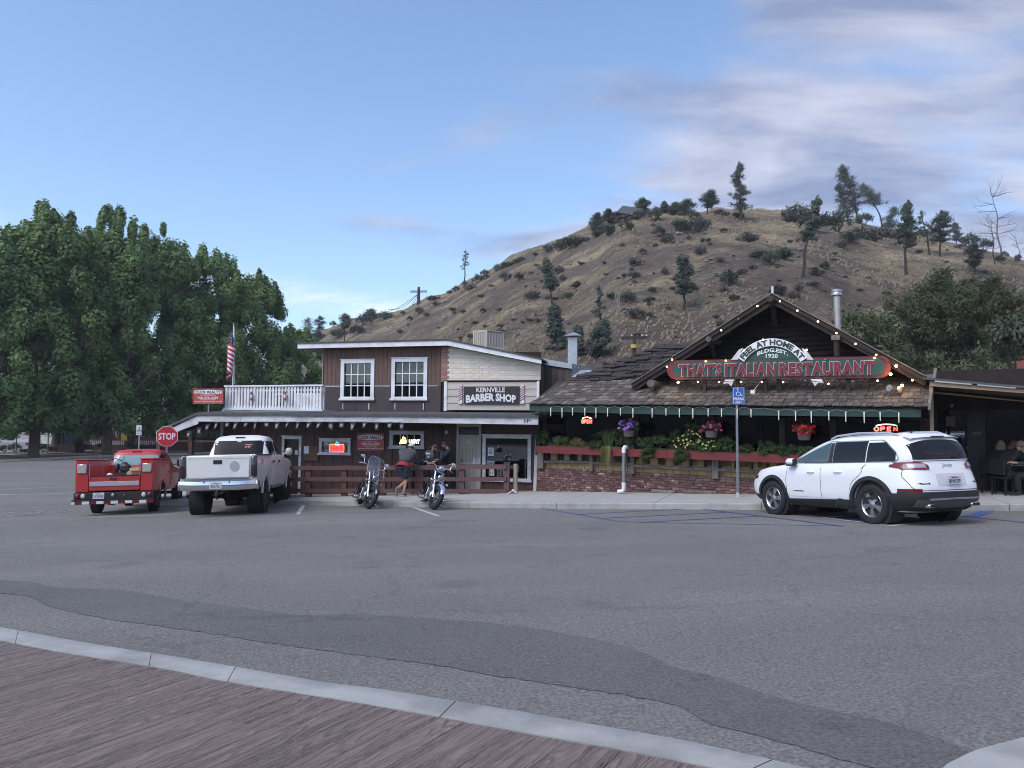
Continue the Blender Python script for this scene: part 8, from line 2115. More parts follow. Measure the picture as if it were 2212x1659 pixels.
def maple(u,top,bot,w,Y,trunk_u,seed,label):
 rn=random.Random(seed);base=P(trunk_u,960,Y);base.z=zg(base.x,Y)+.1;T=Matrix.Translation(base)
 c=P(u,(top+bot)/2,Y);zt,zb=P(u,top,Y).z,P(u,bot+12,Y).z;H_=zt-zb;Wd=w/FPX*Y/2*1.22;off=Vector((c.x-base.x,0,0))
 th=thing('maple_tree',label,'tree',T=T,group='leafy trees across the street');bl=[]
 for k in range(int(95*(Wd*H_)/60)+34):
  h=rn.random();prof=math.sqrt(max(.02,1-max(0,(h-.40)/.62)**2.4))*min(1,.72+h);a=rn.uniform(0,2*math.pi);rr=Wd*prof*(rn.random()**.35)*.90
  s=rn.uniform(.6,1.15);bl.append((off.x+rr*math.cos(a),rr*math.sin(a)*.8,zb-base.z+.2+h*H_*.93,s*.98,s*.98,s*1.3))
 for k in range(16):
  a=rn.uniform(0,6.28);rr=Wd*.75*rn.random()**.6;s=rn.uniform(.45,.75);bl.append((off.x+rr*math.cos(a),rr*math.sin(a)*.6,zb-base.z+H_*(.95+.10*rn.random()-.36*(rr/Wd)**2),s*.6,s*.6,s*1.7))
 mk('crown',leaf_mesh('crown',bl,380,.155,M_leaf,seed,fill=.75),None,th)
 g=Geo();zc_=zb-base.z;r0=.42
 g.tube([(0,0,-.2),(0,0,.3),(.05,0,zc_*.6),(off.x*.1,0,zc_+.5)],[r0*1.35,r0,r0*.88,r0*.8],12,caps=False);mk('trunk',g,M_bark,th,50)
 g=Geo()
 for k in range(9):
  a=2*math.pi*k/9+rn.random();limb(g,(off.x*.1*.9,0,zc_+rn.uniform(-.3,.6)),(math.cos(a)*.7+off.x*.08,math.sin(a)*.6,1.0),H_*.33,r0*.36,1,rn,.6)
 mk('limbs',g,M_bark,th)
maple(-70,492,925,250,58,-60,1,'broad leafy tree cut by the left edge of the view')
maple(100,455,912,215,62,73,2,'tallest leafy tree at the left, its thick pale trunk beside the white fence')
maple(232,476,908,180,67,231,3,'leafy tree with a dark leaning trunk behind the red truck')
maple(335,508,912,180,72,169,4,'leafy tree above the bicycle sign')
maple(440,552,915,180,76,430,5,'leafy tree behind the stop sign')
maple(548,600,925,165,80,550,6,'leafy tree behind the flagpole')
maple(640,722,930,130,86,650,7,'small leafy tree touching the roof edge of the upper storey')
maple(160,560,920,190,72,120,8,'leafy tree filling the gap between the two tallest trees at the left')
def tree_on(base,h,w,kind,seed,label,name,group,lean=0.0,y0=.45):
 """base: a point; h, w in metres"""
 rn=random.Random(seed);T=Matrix.Translation(base-Vector((0,0,.15)));th=thing(name,label,'tree',T=T,group=group);g=Geo()
 if kind=='dead':
  n=8;q=[Vector((lean*h*(i/n)**1.3+.02*h*math.sin(i*1.3+seed),0,h*.86*i/n))for i in range(n+1)];r0=h*.013
  g.tube(q,[lerp(r0,r0*.25,i/n)for i in range(n+1)],7,caps=False);gb=Geo()
  for k in range(15):
   i=rn.randint(3,n);a=rn.uniform(0,6.28);limb(gb,q[i],(math.cos(a),math.sin(a)*.6,rn.uniform(-.1,.8)),h*rn.uniform(.14,.28),r0*.35,2,rn,.9,.3,4,2)
  mk('trunk',g,M_barkp if rn.random()<.5 else M_barkd,th);mk('branches',gb,M_barkp if 'pale' in label else M_barkd,th);return th
 n=6;q=[Vector((lean*h*(i/n)**1.5+.012*h*math.sin(i*2+seed),0,h*.94*i/n))for i in range(n+1)];r0=h*.017+.03
 g.tube(q,[lerp(r0,r0*.2,i/n)for i in range(n+1)],7,caps=False);mk('trunk',g,M_barkd,th)
 at=lambda t:q[min(n-1,int(t*n))].lerp(q[min(n,int(t*n)+1)],t*n-int(t*n));bl=[];gb=Geo();nb=44 if kind=='pine' else(18 if kind=='sparse' else 38)
 for k in range(nb):
  t=lerp(y0,1.0,(k+.5)/nb);p=at(min(.999,t));a=rn.uniform(0,6.28)
  if kind=='oak':prof=math.sin(math.pi*min(1,(t-y0)/(1-y0)*.8+.15))**.6
  else:prof=(1-((t-y0)/(1-y0))**1.6)*.75+.25
  rr=w/2*prof*rn.uniform(.35,1.0);c=p+Vector((rr*math.cos(a),rr*math.sin(a),h*.02*rn.uniform(-1,1)));s=w*rn.uniform(.12,.20)*(1.2 if kind=='oak' else 1)
  bl.append((c.x,c.y,c.z,s*1.15,s*1.15,s*.75));gb.tube([p-Vector((0,0,h*.02)),c],[r0*.28,r0*.08],4,caps=False)
  if kind!='sparse':c2=p.lerp(c,.45);bl.append((c2.x,c2.y,c2.z,s,s,s*.8))
 bl.append((q[-1].x,0,h*.96,w*.08,w*.08,h*.05))
 mk('branches',gb,M_barkd,th);sz=max(.11,h*.0135);mk('crown',leaf_mesh('crown',bl,40 if kind=='sparse' else 70,sz,M_oak if kind=='oak' else M_pine,seed,aspect=.35,fill=.9),None,th);return th
def ht(bu,bv,tu,tv,w,kind,seed,label,name='pine_tree',group='trees on the hillside',y0=.4):
 b=H(bu,bv);k=b.y/FPX;h=(bv-tv)*k*1.02;tree_on(b,h,w*k,kind,seed,label,name,group,lean=(tu-bu)/max(1,bv-tv),y0=y0)
for i,a in enumerate([(1601,478,1597,345,52,'pine','tall full pine standing alone on the crest of the hill',.22),(1855,484,1820,352,62,'pine','tallest pine of the leaning cluster on the crest, bent to the left',.28),(1832,480,1812,395,46,'pine','shorter dense pine at the left of the leaning cluster on the crest',.15),(1907,492,1868,392,50,'pine','pine of the cluster with a long bare bent trunk',.55),(1925,486,1932,436,42,'oak','low spreading tree just right of the leaning pine cluster',.15),(1733,606,1769,422,44,'pine','tall sparse pine leaning right over the middle of the hill crest',.50),(1956,596,1965,426,54,'pine','tall sparse pine with a straight bare lower trunk right of the cluster',.42),(2009,556,1992,452,44,'sparse','thin sparse tree among the trees right of the hill crest',.3),(2031,555,2036,451,42,'oak','rounded thin-crowned tree near the right end of the crest',.38),(2067,526,2064,477,30,'pine','small pyramid-shaped pine on the right skyline',.2),(2106,598,2105,526,36,'oak','small rounded tree below the bare trees at the right',.35),(1527,464,1536,409,44,'oak','flat-topped open tree on the crest left of the lone pine',.4),(1436,462,1435,433,20,'pine','tiny pine on the crest beside the hilltop house',.2),(1478,466,1484,430,44,'oak','broad leafy tree on the crest left of the lone pine',.1),(1457,466,1457,436,26,'oak','small dark tree between two others on the crest',.1),(1291,512,1293,456,42,'oak','round open oak below the left end of the hilltop house',.15),(1319,492,1317,450,34,'oak','leafy oak just left of the hilltop house',.1),(1478,674,1475,550,58,'pine','dense pine in the middle of the slope with a bare dark trunk',.33),(1297,700,1292,612,30,'sparse','thin leaning pine on the lower slope above the restaurant roof',.2),(1192,660,1178,556,40,'pine','bent pine on the slope above the barber shop',.38),(1205,762,1195,655,50,'pine','dense dark pine right behind the exhaust stack',.12),(1003,622,1005,538,22,'sparse','tall nearly bare pine on the left skyline of the hill',.55),(744,742,744,676,32,'oak','round-crowned tree above the left end of the upper roof',.55),(664,742,665,684,34,'oak','open leafy tree at the far left foot of the hill',.2),(688,742,690,680,30,'oak','pale leafy tree beside the far left tree of the hill',.25),(800,690,802,667,38,'oak','low bushy tree on the left ridge',.05),(1385,462,1390,428,40,'oak','dark leafy tree in front of the hilltop house',.1),(1297,776,1300,690,58,'pine','wide dark pine behind the restaurant roof',.15),(1245,770,1248,700,40,'pine','dark pine between the exhaust stack and the restaurant roof',.12)]):
 ht(*a[:5],a[5],20+i,a[6],y0=a[7],name='oak_tree' if a[5]=='oak' else 'pine_tree')
ht(2161,552,2150,403,60,'dead',70,'tall pale dead tree with curling branches on the right skyline','dead_tree');ht(2148,570,2145,464,36,'dead',71,'shorter pale dead tree beside the tallest dead tree','dead_tree');ht(2205,566,2196,505,50,'dead',72,'low dark bare tree at the right edge of the skyline','dead_tree')
ht(2192,670,2196,575,62,'dead',73,'dark bare thicket of branches low on the right slope','dead_tree');ht(1912,640,1915,590,30,'dead',74,'small dark bare tree below the pine cluster','dead_tree')
def shrub_proto(seed,m,flat,per=55,nb=16):
 rn=random.Random(seed);bl=[]
 for _ in range(nb):a=rn.uniform(0,6.28);rr=.75*rn.random()**.6;bl.append((rr*math.cos(a),rr*math.sin(a),flat*(.35+.45*(1-rr)*rn.uniform(.6,1.4)),.30,.30,.26*flat+.08))
 return leaf_mesh('foliage',bl,per,.075,m,seed,aspect=.5,fill=.9)
sp=[shrub_proto(i,m,f)for i,(m,f)in enumerate(((M_oak,.9),(M_sage,.7),(M_oak,.6),(M_sage,1.0),(M_oak,1.15)))]
def stems_proto():
 g=Geo();rn=random.Random(4)
 for k in range(6):a=k*1.05;limb(g,(0,0,-.1),(math.cos(a)*.8,math.sin(a)*.8,.9),.7,.035,0,rn)
 return g.mesh('stems',M_barkd)
stm=stems_proto()
def shrub(p,w,k,label,group='scrub bushes on the hillside',name='shrub',scz=1):
 o=thing(name,label,'shrub',T=Matrix.Translation(p)@Matrix.Rotation(rnd.uniform(0,6),4,'Z')@Matrix.Diagonal((w/2,w/2,w/2*scz,1)),group=group)
 for nm,me in(('foliage',sp[k%5]),('stems',stm)):c=bpy.data.objects.new(nm,me);COL.objects.link(c);c.parent=o
 return o
Z4b=lambda X,Y:(1209.7+.2344*X,322.6+.2344*Y);Z5b=lambda X,Y:(1670.5+.257*X,322.6+.257*Y);Z3b=lambda X,Y:(633.6+.2865*X,518.4+.2865*Y)
SH=[(Z4b(x,y+s*.3),s*.2344)for x,y,s in((610,710,130),(450,740,190),(150,830,210),(40,880,140),(765,950,80),(670,1050,130),(680,1160,110),(1110,690,210),(1280,700,200),(910,770,130),(980,840,110),(1730,800,190),(1820,960,200),(1300,950,110),(1560,1220,190),(1950,1020,180),(850,1300,90),(830,1370,90),(620,1380,150),(480,1360,100),(150,1250,80),(80,1340,80),(430,1150,50),(690,1530,160),(2000,1300,130),(1590,1390,110),(2140,620,170),(620,620,180),(730,600,120),(880,620,160),(1240,570,110),(1460,570,90),(1640,600,110),(1530,590,70),(2060,980,150),(1680,1140,100),(1040,1280,70),(1350,830,90))]
SH+=[(Z5b(x,y+s*.3),s*.257)for x,y,s in((190,550,210),(540,630,230),(640,740,180),(850,700,260),(80,880,140),(570,800,100),(440,990,90),(370,1040,110),(330,1150,90),(60,1190,90),(740,690,160),(330,620,260),(760,590,160),(1050,700,200),(1270,690,150),(1650,740,160),(1780,800,130),(1900,930,90),(1570,810,80),(1650,1110,110),(170,1230,100),(210,1190,90),(960,620,120),(1750,860,60))]
SH+=[(Z3b(x,y+s*.3),s*.2865)for x,y,s in((1060,430,90),(1180,390,50),(1385,300,80),(1450,280,50),(1610,175,80),(1690,150,70),(1540,200,60),(1225,360,60),(1330,360,60),(690,570,100),(590,560,110),(530,610,110),(300,630,60),(480,680,120),(340,700,130),(180,730,130),(110,750,110),(800,700,50),(830,550,40),(1005,560,60),(1205,520,60),(1280,540,50),(1430,545,50),(1080,480,60),(1420,420,60),(1500,340,50),(1600,290,90),(1700,290,80),(1790,250,40),(1800,410,130),(1840,190,50),(2000,230,90),(2030,300,60),(2080,420,60),(2130,350,70),(1785,600,60),(1920,80,80),(2000,60,90),(2120,20,100),(1660,600,40),(1730,620,40),(950,540,70),(880,600,50),(1560,700,70))]
rs=random.Random(8)
for _ in range(180):SH.append(((rs.uniform(900,2200),rs.uniform(480,800)),rs.uniform(6,18)))
def where(u,v,s):
 return('large ' if s>34 else 'medium ' if s>18 else 'small ',' on the %s of the hill, %s'%('crest' if v<cr_(u)+14 else 'upper slope' if v<cr_(u)+70 else 'middle slope' if v<cr_(u)+150 else 'lower slope','far left ridge' if u<900 else 'left shoulder' if u<1080 else 'above the barber shop' if u<1200 else 'above the exhaust stack' if u<1320 else 'above the old shake roof' if u<1460 else 'left of the gable tip' if u<1600 else 'above the gable tip' if u<1740 else 'above the metal flue' if u<1880 else 'right end'))
lb4=['green bush','grey bush']
cr_=lambda u:interp(u,CREST)
for i,((u,v),s)in enumerate(SH):
 if v<cr_(u)+1:v=cr_(u)+1.5
 b=H(u,v);k=i%5;shrub(b,s*b.y/FPX*1.35,k,where(u,v,s)[0]+lb4[1 if k in(1,3)else 0]+where(u,v,s)[1],scz=rs.uniform(.85,1.25))
def rock_proto(seed):
 g=Geo();g.ball((0,0,.15),(1,.75,.6),9,6);rn=random.Random(seed)
 g.v=[tuple(Vector(v)*(1+.45*noise.noise(Vector(v)*1.3+Vector((seed*7,0,0))))+Vector((0,0,0)))for v in g.v];return g.mesh('rock',M_rock)
M_rock=mat('hill_rock',(.10,.09,.082),.9,c2=(.19,.175,.16),scale=2,bump=1,bscale=5,rv=.25);rks=[rock_proto(i)for i in range(4)]
RK=[(Z4b(x,y),s*.2344)for x,y,s in((1040,860,70),(1090,790,90),(1010,800,60),(1060,820,50),(1130,860,50),(880,840,60),(830,870,40),(1390,1030,60),(1350,1050,55),(1280,1130,50),(1420,1110,40),(1440,1150,50),(1400,1070,45),(1080,1040,60),(960,1080,50),(1340,780,60),(1600,1000,50),(1640,1030,45),(1640,1380,60),(1690,1400,50),(850,1530,45),(250,1460,50),(1080,1300,45),(1390,1370,50),(1180,1370,45),(2150,930,70),(2190,1000,60),(560,1110,30),(1190,930,40))]+[(Z3b(x,y),s*.2865)for x,y,s in((1310,370,60),(1350,340,50),(1380,360,45),(1280,390,40),(1430,300,40),(1140,480,30),(1840,260,30),(1500,610,45),(1600,690,50),(1700,720,50),(1300,620,40),(1150,600,40),(870,640,40))]+[(Z5b(x,y),s*.257)for x,y,s in((700,1030,90),(390,830,60),(220,860,60),(520,870,50),(750,870,40),(600,1080,70),(800,1100,60),(500,1200,60),(1230,930,50),(560,940,50))]
for _ in range(150):RK.append(((rs.uniform(1000,1900),rs.uniform(540,800)),rs.uniform(3.5,11)))
for i,((u,v),s)in enumerate(RK):
 b=H(u,v);w=s*b.y/FPX/2;o=bpy.data.objects.new('rock',rks[i%4]);COL.objects.link(o);o.matrix_basis=Matrix.Translation(b)@Matrix.Rotation(rs.uniform(0,6),4,'Z')@Matrix.Diagonal((w,w,w*rs.uniform(.6,1),1));tag(o,where(u,v,s*2)[0]+'boulder'+where(u,v,s)[1],'rock','boulders on the hillside')
r_=np.random.RandomState(3);V=[];Fc=[]
for _ in range(26000):
 u=r_.uniform(-.28,.72);t=r_.rand()**1.25;D,zc=crest(u);Yf=foot(u);Y=Yf+t*(D-Yf);X=u*Y
 if noise.noise(Vector((X*.05,Y*.05,2)))<-.12:continue
 z=hill_z(X,Y);w=r_.uniform(.03,.10);h=r_.uniform(.08,.28);b=len(V)
 for k in range(3):a=r_.uniform(0,3.14);dx,dy=math.cos(a)*w,math.sin(a)*w*.5;V+=[(X-dx,Y-dy,z-.1),(X+dx,Y+dy,z-.1),(X+dx*1.3+.1,Y+dy,z+h*.8),(X-dx*.8+.15,Y-dy,z+h)];Fc.append((b+4*k,b+4*k+1,b+4*k+2,b+4*k+3))
me=bpy.data.meshes.new('dry_grass');me.from_pydata(V,[],Fc);me.materials.append(mat('dry_grass_blades',(.205,.168,.115),.9,c2=(.30,.25,.172),scale=.15));mk('dry_grass',me,None,kind='stuff')
for i,(u,top,bot,w,Y)in enumerate(((1880,665,850,150,40),(1960,640,850,150,44),(2045,580,850,180,47),(2120,600,860,170,43),(2195,690,860,110,40),(1870,755,850,110,36),(2010,740,860,150,38),(2260,640,860,150,44),(2090,745,860,130,37),(2170,780,860,90,36))):
 b=P(u,bot,Y);b.z=hill_z(b.x,Y);zt=P(u,top,Y).z;h=zt-b.z;th=thing('willow_tree',('dark leafy tree %s behind the restaurant and porch roofs'%('beside the metal flue','left of centre of the thicket','tallest of the thicket','right of the tallest one','at the right edge','lowest, next to the gable','in the front of the thicket','beyond the right edge','in front of the tallest one','above the porch light tubes')[i]),'tree',T=Matrix.Translation(b),group='dark leafy trees behind the restaurant')
 rn=random.Random(90+i);wd=w/FPX*Y/2;bl=[(lambda a,r2,hh:(wd*r2*math.cos(a),wd*r2*math.sin(a)*.7,hh*h,rn.uniform(.45,.9),rn.uniform(.45,.9),rn.uniform(.4,.8)))(rn.uniform(0,6.28),math.sqrt(rn.random())*(1.0),rn.uniform(.12,.95))for _ in range(int(62*wd*h/14))]
 bl=[q for q in bl if(q[0]/wd)**2+max(0,q[2]/h-.35)**2*1.6<1]
 mk('crown',leaf_mesh('crown',bl,200,.13,M_leafd,90+i,aspect=.3,fill=.9,up=0),None,th);g=Geo()
 for k in range(7):limb(g,(0,0,-.3),(rn.uniform(-.5,.5),rn.uniform(-.4,.3),1),h*.5,.11,1,rn,.6,.25,6)
 mk('trunk',g,M_barkd,th)
shrub(P(2190,800,26),2.0,4,'bright green bush in front of the dull red wall at the right edge','bushes behind the porch roof',scz=1.6)
b=H(1367,474);b=P(1367,470,b.y+2);k=b.y/FPX;hh=thing('hilltop_house','small brown wooden house with a pitched roof on the crest of the hill','house',T=Matrix.Translation(b))
L_,Hh=33*k,13*k;g=Geo();g.box(-L_,L_*.55,0,6,-3,Hh);mk('wall',g,mat('old_brown_wood',(.13,.085,.06),.85,c2=(.18,.12,.09),scale=.8),hh)
g=Geo();g.prism([(-L_*1.15,Hh-.3),(-L_*.72,Hh+10*k),(L_*.62,Hh+3*k),(L_*.75,Hh-1.0)],-.8,7);mk('roof',g,mat('slate_roof',(.12,.13,.15),.8),hh);g=Geo();g.box(L_*.56,L_*1.0,.5,5,-3,Hh*.75);mk('wing',g,mat('orange_wood',(.25,.10,.055),.8),hh)
for x in(-.75,-.35,.05):g=Geo();g.box(L_*x,L_*(x+.18),-.04,-.01,Hh*.35,Hh*.75);mk('window',g,M_glassd,hh)
def upole(u,v0,v1,Y,label,arm,bands=False):
 b,t=P(u,v0,Y),P(u,v1,Y);th=thing('utility_pole',label,'utility pole',T=Matrix.Translation(b));h=t.z-b.z;g=Geo();g.tube([(0,0,-.5),(0,0,h)],[.16*Y/70+.03,.10*Y/70+.03],8);mk('pole',g,M_barkd,th)
 for z in(h*.90,)if arm<3 else(h*.78,h*.72):g=Geo();g.beam((-arm/2,0,z),(arm/2,0,z+.05),.12,.16);mk('crossarm',g,M_barkd,th)
 if bands:
  g=Geo()
  for z in(.50,.44):g.lathe([(.20,h*z),(.20,h*z+.12)],(0,0,0),n=10)
  mk('band',g,mat('yellow_band',(.55,.42,.08),.6),th)
  for x in(-.45,-.1,.3,.48):g=Geo();g.lathe([(.04,0),(.06,.05),(.03,.16)],(arm*x,0,h*.90+.08),n=7);mk('insulator',g,M_galv,th)
 return b,t
c904=H(904,658);upole(904,660,620,c904.y,'cross-shaped utility pole on the left ridge',5.0*c904.y/230)
upole(1370,772,726,44,'old utility pole with a crossarm and yellow bands behind the restaurant roof',1.5,True)
a_=P(904,634,c904.y);g=Geo()
for u,v in((838,668),(800,679),(866,673)):q=P(u,v,c904.y+5);g.tube([a_.lerp(q,t)-Vector((0,0,1.2*math.sin(t*math.pi)))for t in np.linspace(0,1,8)],.05,4)
solo(None,'power_lines',g,M_cable,'thin power lines running down from the cross-shaped pole','wires')
b=H(1337,676);g=Geo()
for dx,dz in((-1.1,.7),(-.45,1.7),(-.2,1.9),(.05,1.5),(1.0,.8)):g.tube([(b.x,b.y,b.z),(b.x+dx*.8,b.y,b.z+dz)],[.035,.02],5)
solo(None,'yucca_stalks',g,mat('pale_stalk',(.26,.24,.22),.8),'pale bare yucca stalks fanning out on the lower slope','plant')
LF_=Frame(*P(250,950,84).xy,R(-6))
def ZL(X,Y):return(.16667*X,875.6+.16667*Y)
M_mar=mat('maroon_house_wall',(.10,.042,.034),.85,c2=(.13,.055,.045),scale=2);M_droof=mat('dark_brown_roof',(.055,.040,.036),.9,c2=(.08,.06,.052),scale=2)
hs_=Th('maroon_house','maroon house with a yellow door and a white baluster fence across the street','house',LF_,(LF_.x(250,960,0),0,LF_.z(250,965,0)))
def PB(th,nm,pts,y0,y1,m,par=None,zf=ZL,F=LF_,label=None):g=Geo();poly_px(g,F,[zf(*q)for q in pts],y0,y1);return th.part(nm,g,m,par,label=label)
PB(hs_,'wall',[(1050,330),(2700,330),(2700,560),(1050,560)],0,8,M_mar)
PB(hs_,'gable_wall',[(1480,332),(1480,270),(1740,215),(1990,332)],-.6,-.01,M_mar);PB(hs_,'gable_wall',[(1040,332),(1190,225),(1350,332)],-.5,-.01,M_mar)
for pts in(((1440,262),(1735,188),(1738,214),(1440,288)),((1735,188),(2060,330),(2035,348),(1735,214)),((1020,318),(1190,200),(1195,224),(1035,338)),((1190,200),(1400,320),(1380,336),(1190,224)),((1900,300),(2750,262),(2750,345),(1900,340))):PB(hs_,'roof',pts,-.9,8,M_droof)
for x in(1590,1740):PB(hs_,'chimney',[(x,196),(x+62,196),(x+62,262),(x,262)],2,2.8,M_mar)
dr=PB(hs_,'door',[(1568,302),(1650,302),(1648,456),(1565,456)],-.66,-.61,mat('ochre_door',(.32,.20,.05),.6));PB(hs_,'frame',[(1552,290),(1662,290),(1662,301),(1552,301)],-.7,-.61,M_beige,dr)
for a,b_,c,d in((1335,335,1455,405),(1812,298,1880,408),(1500,340,1535,405)):
 w_=PB(hs_,'window',[(a,b_),(c,b_),(c,d),(a,d)],-.08 if a<1480 or a>1790 else-.66,.02,M_whtw);PB(hs_,'pane',[(a+9,b_+8),(c-9,b_+8),(c-9,d-8),(a+9,d-8)],-.11 if a<1480 or a>1790 else-.69,-.081 if a<1480 or a>1790 else-.661,M_glassd,w_)
bf=Th('baluster_fence','low white baluster fence on a dark base in front of the maroon house','fence',LF_,(LF_.x(250,965,-5),-5,LF_.z(250,966,-5)))
PB(bf,'base_wall',[(1040,512),(2750,512),(2750,600),(1040,600)],-5.2,-5,M_mar)
x=1050
while x<2040:
 if not(1300<x<1420 or 1600<x<1790):PB(bf,'baluster',[(x,458),(x+15,458),(x+15,511),(x,511)],-5.15,-5.05,M_whtw)
 x+=27
h2=Th('brown_house','dark brown low-roofed house behind the white fence at the far left','house',LF_,(LF_.x(110,955,-6),-6,LF_.z(110,960,-6)))
PB(h2,'wall',[(330,300),(900,300),(1000,420),(1000,520),(330,520)],-6,2,M_mar);PB(h2,'roof',[(320,300),(520,225),(760,235),(1080,470),(1030,470),(740,290),(320,330)],-6.6,2.5,M_droof)
for a in(560,690):PB(h2,'chimney',[(a,205),(a+45,205),(a+45,262),(a,262)],-3,-2.3,M_mar)
wf=Th('white_fence','white panel fence with three capped posts beside the thick tree trunk','fence',LF_,(LF_.x(112,960,-11),-11,LF_.z(112,962,-11)))
for a,c in((520,680),(700,835)):PB(wf,'panel',[(a,356),(c,356),(c,504),(a,498)],-11,-10.9,M_wht)
for a in(502,682,838):PB(wf,'post',[(a,345),(a+16,345),(a+16,508),(a,506)],-11.05,-10.88,M_wht)
w2=Th('pale_wall','long pale garden wall at the far left edge','wall',LF_,(LF_.x(20,955,-10),-10,LF_.z(20,960,-10)));PB(w2,'wall',[(-700,400),(372,392),(372,480),(-700,480)],-10,-9.8,M_whtw)
sb_=Th('garden_sign','dark teal garden sign standing on a brick base','sign',LF_,(LF_.x(146,975,-13),-13,LF_.z(146,976,-13)))
PB(sb_,'panel',[(800,385),(950,388),(962,505),(790,505)],-13.1,-13,mat('teal_sign',(.012,.035,.05),.5));PB(sb_,'post',[(792,362),(818,362),(818,504),(790,504)],-13.15,-12.95,M_black);PB(sb_,'base',[(740,506),(975,506),(975,610),(740,610)],-13.4,-12.6,mat('dark_brick_base',(.06,.035,.03),.9))
g=Geo();poly_px(g,LF_,[ZL(855,415),ZL(885,415),ZL(885,440),ZL(855,440)],-13.12,-13.1);text_px(g,LF_,-13.11,'PARK',ZL(830,450),ZL(930,450),ZL(830,480),ZL(930,480),thick=.02);sb_.part('lettering',g,mat('dull_blue_print',(.06,.12,.16),.6))
for i,(X,Y,w,k)in enumerate(((60,560,200,0),(190,560,200,4),(330,570,170,2),(560,560,180,4),(660,560,150,0),(1010,545,90,3),(1130,530,110,1),(1285,520,120,4),(1700,520,210,1),(1850,530,130,3),(-120,560,220,2),(1960,540,120,4))):
 u,v=ZL(X,Y+40);b=P(u,v,66 if X<800 else 74);shrub(b,w*.16667*b.y/FPX*1.1,k,'garden shrub %s'%('at the far left','behind the thin sign post','left of the thick trunk','right of the thick trunk','under the white fence','beside the garden sign','under the baluster fence','left of the dark leaning trunk','below the yellow door','below the bicycle sign','off the left edge','near the stop sign')[i],'garden shrubs across the street','garden_shrub',.9)
for i,(X,Y,w)in enumerate(((600,660,80),(690,605,90),(1160,575,100),(1210,630,50),(540,665,40))):
 u,v=ZL(X,Y);b=G(u,v+3,.1);s=w*.16667*b.y/FPX/2;o=bpy.data.objects.new('garden_rock',rks[i%4]);COL.objects.link(o);o.matrix_basis=Matrix.Translation(b)@Matrix.Diagonal((s,s*.8,s*.6,1));tag(o,'pale rock %s'%('at the foot of the thick trunk','behind the thick trunk on the bed','between the two trunks','beside the dark leaning trunk','smallest, touching the thick trunk')[i],'rock','pale rocks in the planting bed')
for u,t_,lb,has in((34,929,'thin post with a small sign plate at the far left',1),(102.5,924,'thin dark lamp post in front of the white fence',0)):
 b=G(u,984,.1);z1=P(u,t_,b.y).z;th=thing('sign_post' if has else 'thin_post',lb,'post',T=Matrix.Translation(b));g=Geo();g.tube([(0,0,0),(0,0,z1-b.z)],.05,6);mk('post',g,M_steel,th)
 if has:g=Geo();g.box(-.18,.18,-.08,-.055,z1-b.z-.75,z1-b.z);mk('plate',g,M_steel,th)
SB=Frame(*P(300.5,940,46).xy,R(-16));th=Th('bicycle_sign','small white bicycle sign on a grey post left of the stop sign','sign',SB,(0,0,zg(SB.o.x,SB.o.y)))
g=Geo();g.box(-.03,.03,.02,.06,zg(SB.o.x,SB.o.y)-.1,SB.z(300,920,0));th.part('post',g,M_galv);g=Geo();poly_px(g,SB,[(294.6,918.6),(306,918.6),(305.6,940),(294.2,940)],-.01,.015);pl_=th.part('plate',g,M_signwht)
g=Geo();zc_=SB.z(300,931,0)
for s in(-1,1):g.tube([(s*.075+.045*math.cos(a),-.016,zc_+.045*math.sin(a))for a in np.linspace(0,6.28,12)],.008,4)
g.tube([(-.075,-.016,zc_),(-.02,-.016,zc_+.08),(.05,-.016,zc_+.08),(.075,-.016,zc_)],.008,4);g.ball((.0,-.016,zc_+.20),(.025,.006,.025),8,5);g.beam((-.03,-.016,zc_+.09),(.03,-.016,zc_+.17),.03,.01,up=(0,1,0));add_text(g,'ROUTE',-.10,.10,zc_-.17,zc_-.11,-.012,thick=.004);th.part('symbol',g,M_ink,pl_)
SS=Frame(*P(360.7,943,25.2).xy,R(-20));z0_=zg(SS.o.x,SS.o.y);cz_=SS.z(360.7,942.6,0);th=Th('stop_sign','red octagonal stop sign on a post behind the trucks','sign',SS,(0,0,z0_));Rr_=.350
g=Geo();g.box(-.03,.03,.012,.06,z0_-.1,cz_+.2);th.part('post',g,M_steel)
oc=lambda r:[(r*math.cos(R(22.5+45*k)),cz_+r*math.sin(R(22.5+45*k)))for k in range(8)]
g=Geo();g.prism(oc(Rr_),-.002,.010);pl_=th.part('plate',g,M_signwht);g=Geo();g.prism(oc(Rr_*.945),-.006,-.0025);th.part('face',g,mat('stop_red',(.50,.022,.035),.45),pl_)
g=Geo();add_text(g,'STOP',-.248,.248,cz_-.105,cz_+.105,-.008,offset=.035,thick=.004);th.part('lettering',g,M_signwht,pl_)
M_fg=leaf_mat('planter_leaves',(.030,.062,.022),(.085,.130,.045),3,.25);M_yg=leaf_mat('yellowing_leaves',(.10,.11,.035),(.20,.18,.07),3,.25)
def petals(nm,c):return mat(nm,c,.6,c2=tuple(min(1,x*1.4)for x in c),scale=20)
def zb5(X,Y,y):x,z=RB.px(*Z5(X,Y),y);return x,z
